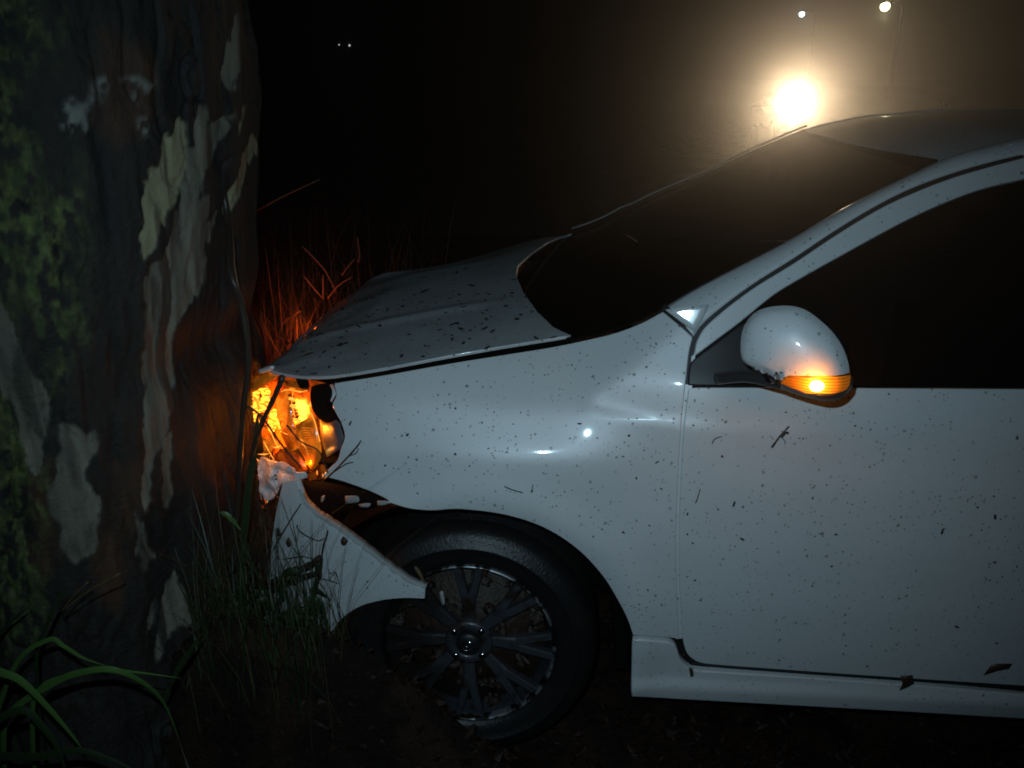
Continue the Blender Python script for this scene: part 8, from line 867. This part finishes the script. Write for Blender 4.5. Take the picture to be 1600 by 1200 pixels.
# leaf litter
r = np.random.default_rng(12); V = []; F = []; n = 0
while n < 8000:
    x = r.uniform(-1.6, 1.5); y = r.uniform(-.62, .75)
    if r.random() > (1. if y < .1 else .35): continue
    n += 1; z = float(G(np.array([x]), np.array([y]))[0]) + r.uniform(.0, .014); a_ = r.uniform(0, 6.28); L = r.uniform(.006, .021); W2 = L * r.uniform(.3, .55); tl = r.uniform(-.7, .7); bd = r.uniform(-.4, .6) * L
    d = np.array((math.cos(a_), math.sin(a_), tl)) * L; s = np.array((-math.sin(a_), math.cos(a_), r.uniform(-.6, .6))) * W2; c = np.array((x, y, z)); n0 = len(V)
    V += [c - d, c - s - d * .1, c + np.array((0, 0, bd)), c + s - d * .1, c + d]; F += [(n0, n0 + 1, n0 + 2), (n0, n0 + 2, n0 + 3), (n0 + 1, n0 + 4, n0 + 2), (n0 + 2, n0 + 4, n0 + 3)]
tag(mesh('leaf_litter', V, F, LITTER, None, False), 'wet brown leaf litter around the wheel and under the car', 'leaves', kind='stuff')

# ------------------------------------------------------------------ beyond the car: vehicle with its headlamp on, street lamps, far lights
fv = D['far']; vx, vy, vz = fv['veh']; gz = .425
veh = thing('parked_vehicle', (vx, vy, gz), 'vehicle seen only by its dazzling warm white headlamp behind the car roof', 'vehicle')
DK = mat('dark_bodywork', (.010, .010, .011), .5)
def ring(c, R, r, ax='X', n=40, m=10):
    v = []; f = []
    for i in range(n):
        a_ = 2 * math.pi * i / n
        for j in range(m): b_ = 2 * math.pi * j / m; q = R + r * math.cos(b_); v.append((c[0] + r * math.sin(b_), c[1] + q * math.cos(a_), c[2] + q * math.sin(a_)))
    for i in range(n):
        for j in range(m): f.append((i * m + j, i * m + (j + 1) % m, ((i + 1) % n) * m + (j + 1) % m, ((i + 1) % n) * m + j))
    return v, f
for yy in (vy + .05, vy + 1.35): mesh('wheel', *join([ring((vx, yy, gz + .31), .25, .06)] + [tube([(vx, yy, gz + .31), (vx, yy + .23 * math.cos(q), gz + .31 + .23 * math.sin(q))], .012, 6) for q in np.linspace(0, 6.28, 6)[:-1]]), DK, veh)
HL = Vector((vx, vy, vz)); 
mesh('fork', *join([tube([(vx + s, vy + .05, gz + .31), (vx + s, vy + .22, vz + .05)], .022, 8) for s in (-.08, .08)]), DK, veh)
mesh('handlebar', *tube(densify([(vx - .30, vy + .42, vz - .06), (vx - .15, vy + .26, vz - .04), (vx + .15, vy + .26, vz - .04), (vx + .30, vy + .42, vz - .06)], 5), .014, 8), DK, veh)
mesh('tank', *sphere((vx, vy + .58, vz - .02), 1, 18, 12, (.15, .28, .14)), DK, veh)
mesh('seat', *sphere((vx, vy + 1.1, vz - .10), 1, 18, 10, (.14, .40, .07)), DK, veh)
mesh('engine', *join([box((vx, vy + .65, gz + .42), (.34, .45, .36)), tube([(vx, vy + .25, vz), (vx, vy + .7, gz + .62), (vx, vy + 1.35, gz + .35)], .03, 8)]), DK, veh)
shell_ = [(.06, .20), (.12, .15), (.150, .05), (.155, .0), (.147, -.005)]
hd = mesh('lamp_shell', *xf(lathe(shell_, 36), Matrix.Translation(HL)), DK, veh)
lens_ = mesh('lamp_lens', *xf(lathe([(.147, -.003), (.12, -.020), (.07, -.034), (.0005, -.040)], 36), Matrix.Translation(HL)), emit('lit_headlamp', (1, .84, .58), 9), veh)
sl_ = bpy.data.lights.new('vehicle_headlamp', 'SPOT'); sl_.energy = 690; sl_.color = (1, .74, .46); sl_.shadow_soft_size = .06; sl_.spot_size = math.radians(36); sl_.spot_blend = 1.
slo = bpy.data.objects.new('vehicle_headlamp', sl_); COL.objects.link(slo); slo.location = HL + Vector((0, -.10, 0)); slo.parent = veh; slo.matrix_parent_inverse = WM[veh.name].inverted()
slo.rotation_euler = (Matrix.Rotation(math.radians(8.5), 3, 'Z') @ (Vector(camo.location) - HL)).to_track_quat('-Z', 'Y').to_euler()

def street_lamp(p, label, colr, es, watt, s=.16):
    x, y, z = p; g = float(G(np.array([x]), np.array([y]))[0]); q = thing('street_lamp', (x + .9, y, g), label, 'street lamp', 'lit street lamps far behind the car')
    mesh('pole', *tube([(x + .9, y, g), (x + .9, y, z - .2), (x + .8, y, z + .15), (x + .3, y, z + .2)], [.08, .06, .05, .045], 8), DK, q)
    mesh('lamp_head', *sphere((x + .1, y, z + .19), 1, 16, 10, (.42, .16, .09)), DK, q)
    mesh('lamp_glass', *sphere((x, y, z), s, 16, 10, (1, 1, 1)), emit('lit_lamp', colr, es), q)
    l = bpy.data.lights.new('street_light', 'POINT'); l.energy = watt; l.color = colr; l.shadow_soft_size = .2; o = bpy.data.objects.new('street_light', l); COL.objects.link(o); o.location = (x, y, z - s - .25); o.parent = q; o.matrix_parent_inverse = WM[q.name].inverted()
street_lamp(fv['lamp1'], 'yellowish white street lamp, the brighter one at the top right', (1, .92, .55), 6, 15, .25)
street_lamp(fv['lamp2'], 'small bluish white street lamp above the dazzling headlamp', (.72, .88, 1), 5, 6, .20)
for p, lab, s in ((fv['dot1'], 'fainter left one of two tiny far white lights in the black background', .06), (fv['dot2'], 'brighter right one of two tiny far white lights in the black background', .09)):
    x, y, z = p; q = thing('distant_lamp', (x, y, .0), lab, 'lamp', 'pair of tiny far lights')
    mesh('pole', *tube([(x, y, 0), (x, y, z - s)], .05, 6), DK, q); mesh('bulb', *sphere(p, s, 10, 8), emit('far_light', (.85, .92, 1), 1.2), q)
# post-shaped stand-in for a small pale lit object of unknown kind
px, py, pz = fv['post']; po = thing('stand_in_post', (px, py, gz), 'small pale roadside object of unknown kind catching the headlamp light at the right', 'post')
mesh('post', *join([tube([(px, py, gz), (px, py, pz + .03)], .045, 12)]), mat('grimy_white_post', (.30, .26, .20), .5), po)
mesh('reflector', *sphere((px - .01, py - .05, pz + .02), .018, 10, 8), mat('post_reflector', (.8, .8, .75), .1, .8), po)

# ------------------------------------------------------------------ haze added to spread the headlamp glare into a glow
hb = mesh('haze', *box((0, 60, 4.2), (280, 180, 11.0)), None, None, False)
hm_ = bpy.data.materials.new('glow_haze'); hm_.use_nodes = True; nt = hm_.node_tree; nt.nodes.remove(nt.nodes['Principled BSDF'])
pv = nt.nodes.new('ShaderNodeVolumePrincipled'); pv.inputs['Color'].default_value = (.95, .93, .9, 1); pv.inputs['Density'].default_value = .0078; pv.inputs['Anisotropy'].default_value = .925
nt.links.new(pv.outputs[0], nt.nodes['Material Output'].inputs['Volume']); hb.data.materials.append(hm_); tag(hb, kind='stuff')
hm_.cycles.volume_sampling = 'MULTIPLE_IMPORTANCE'
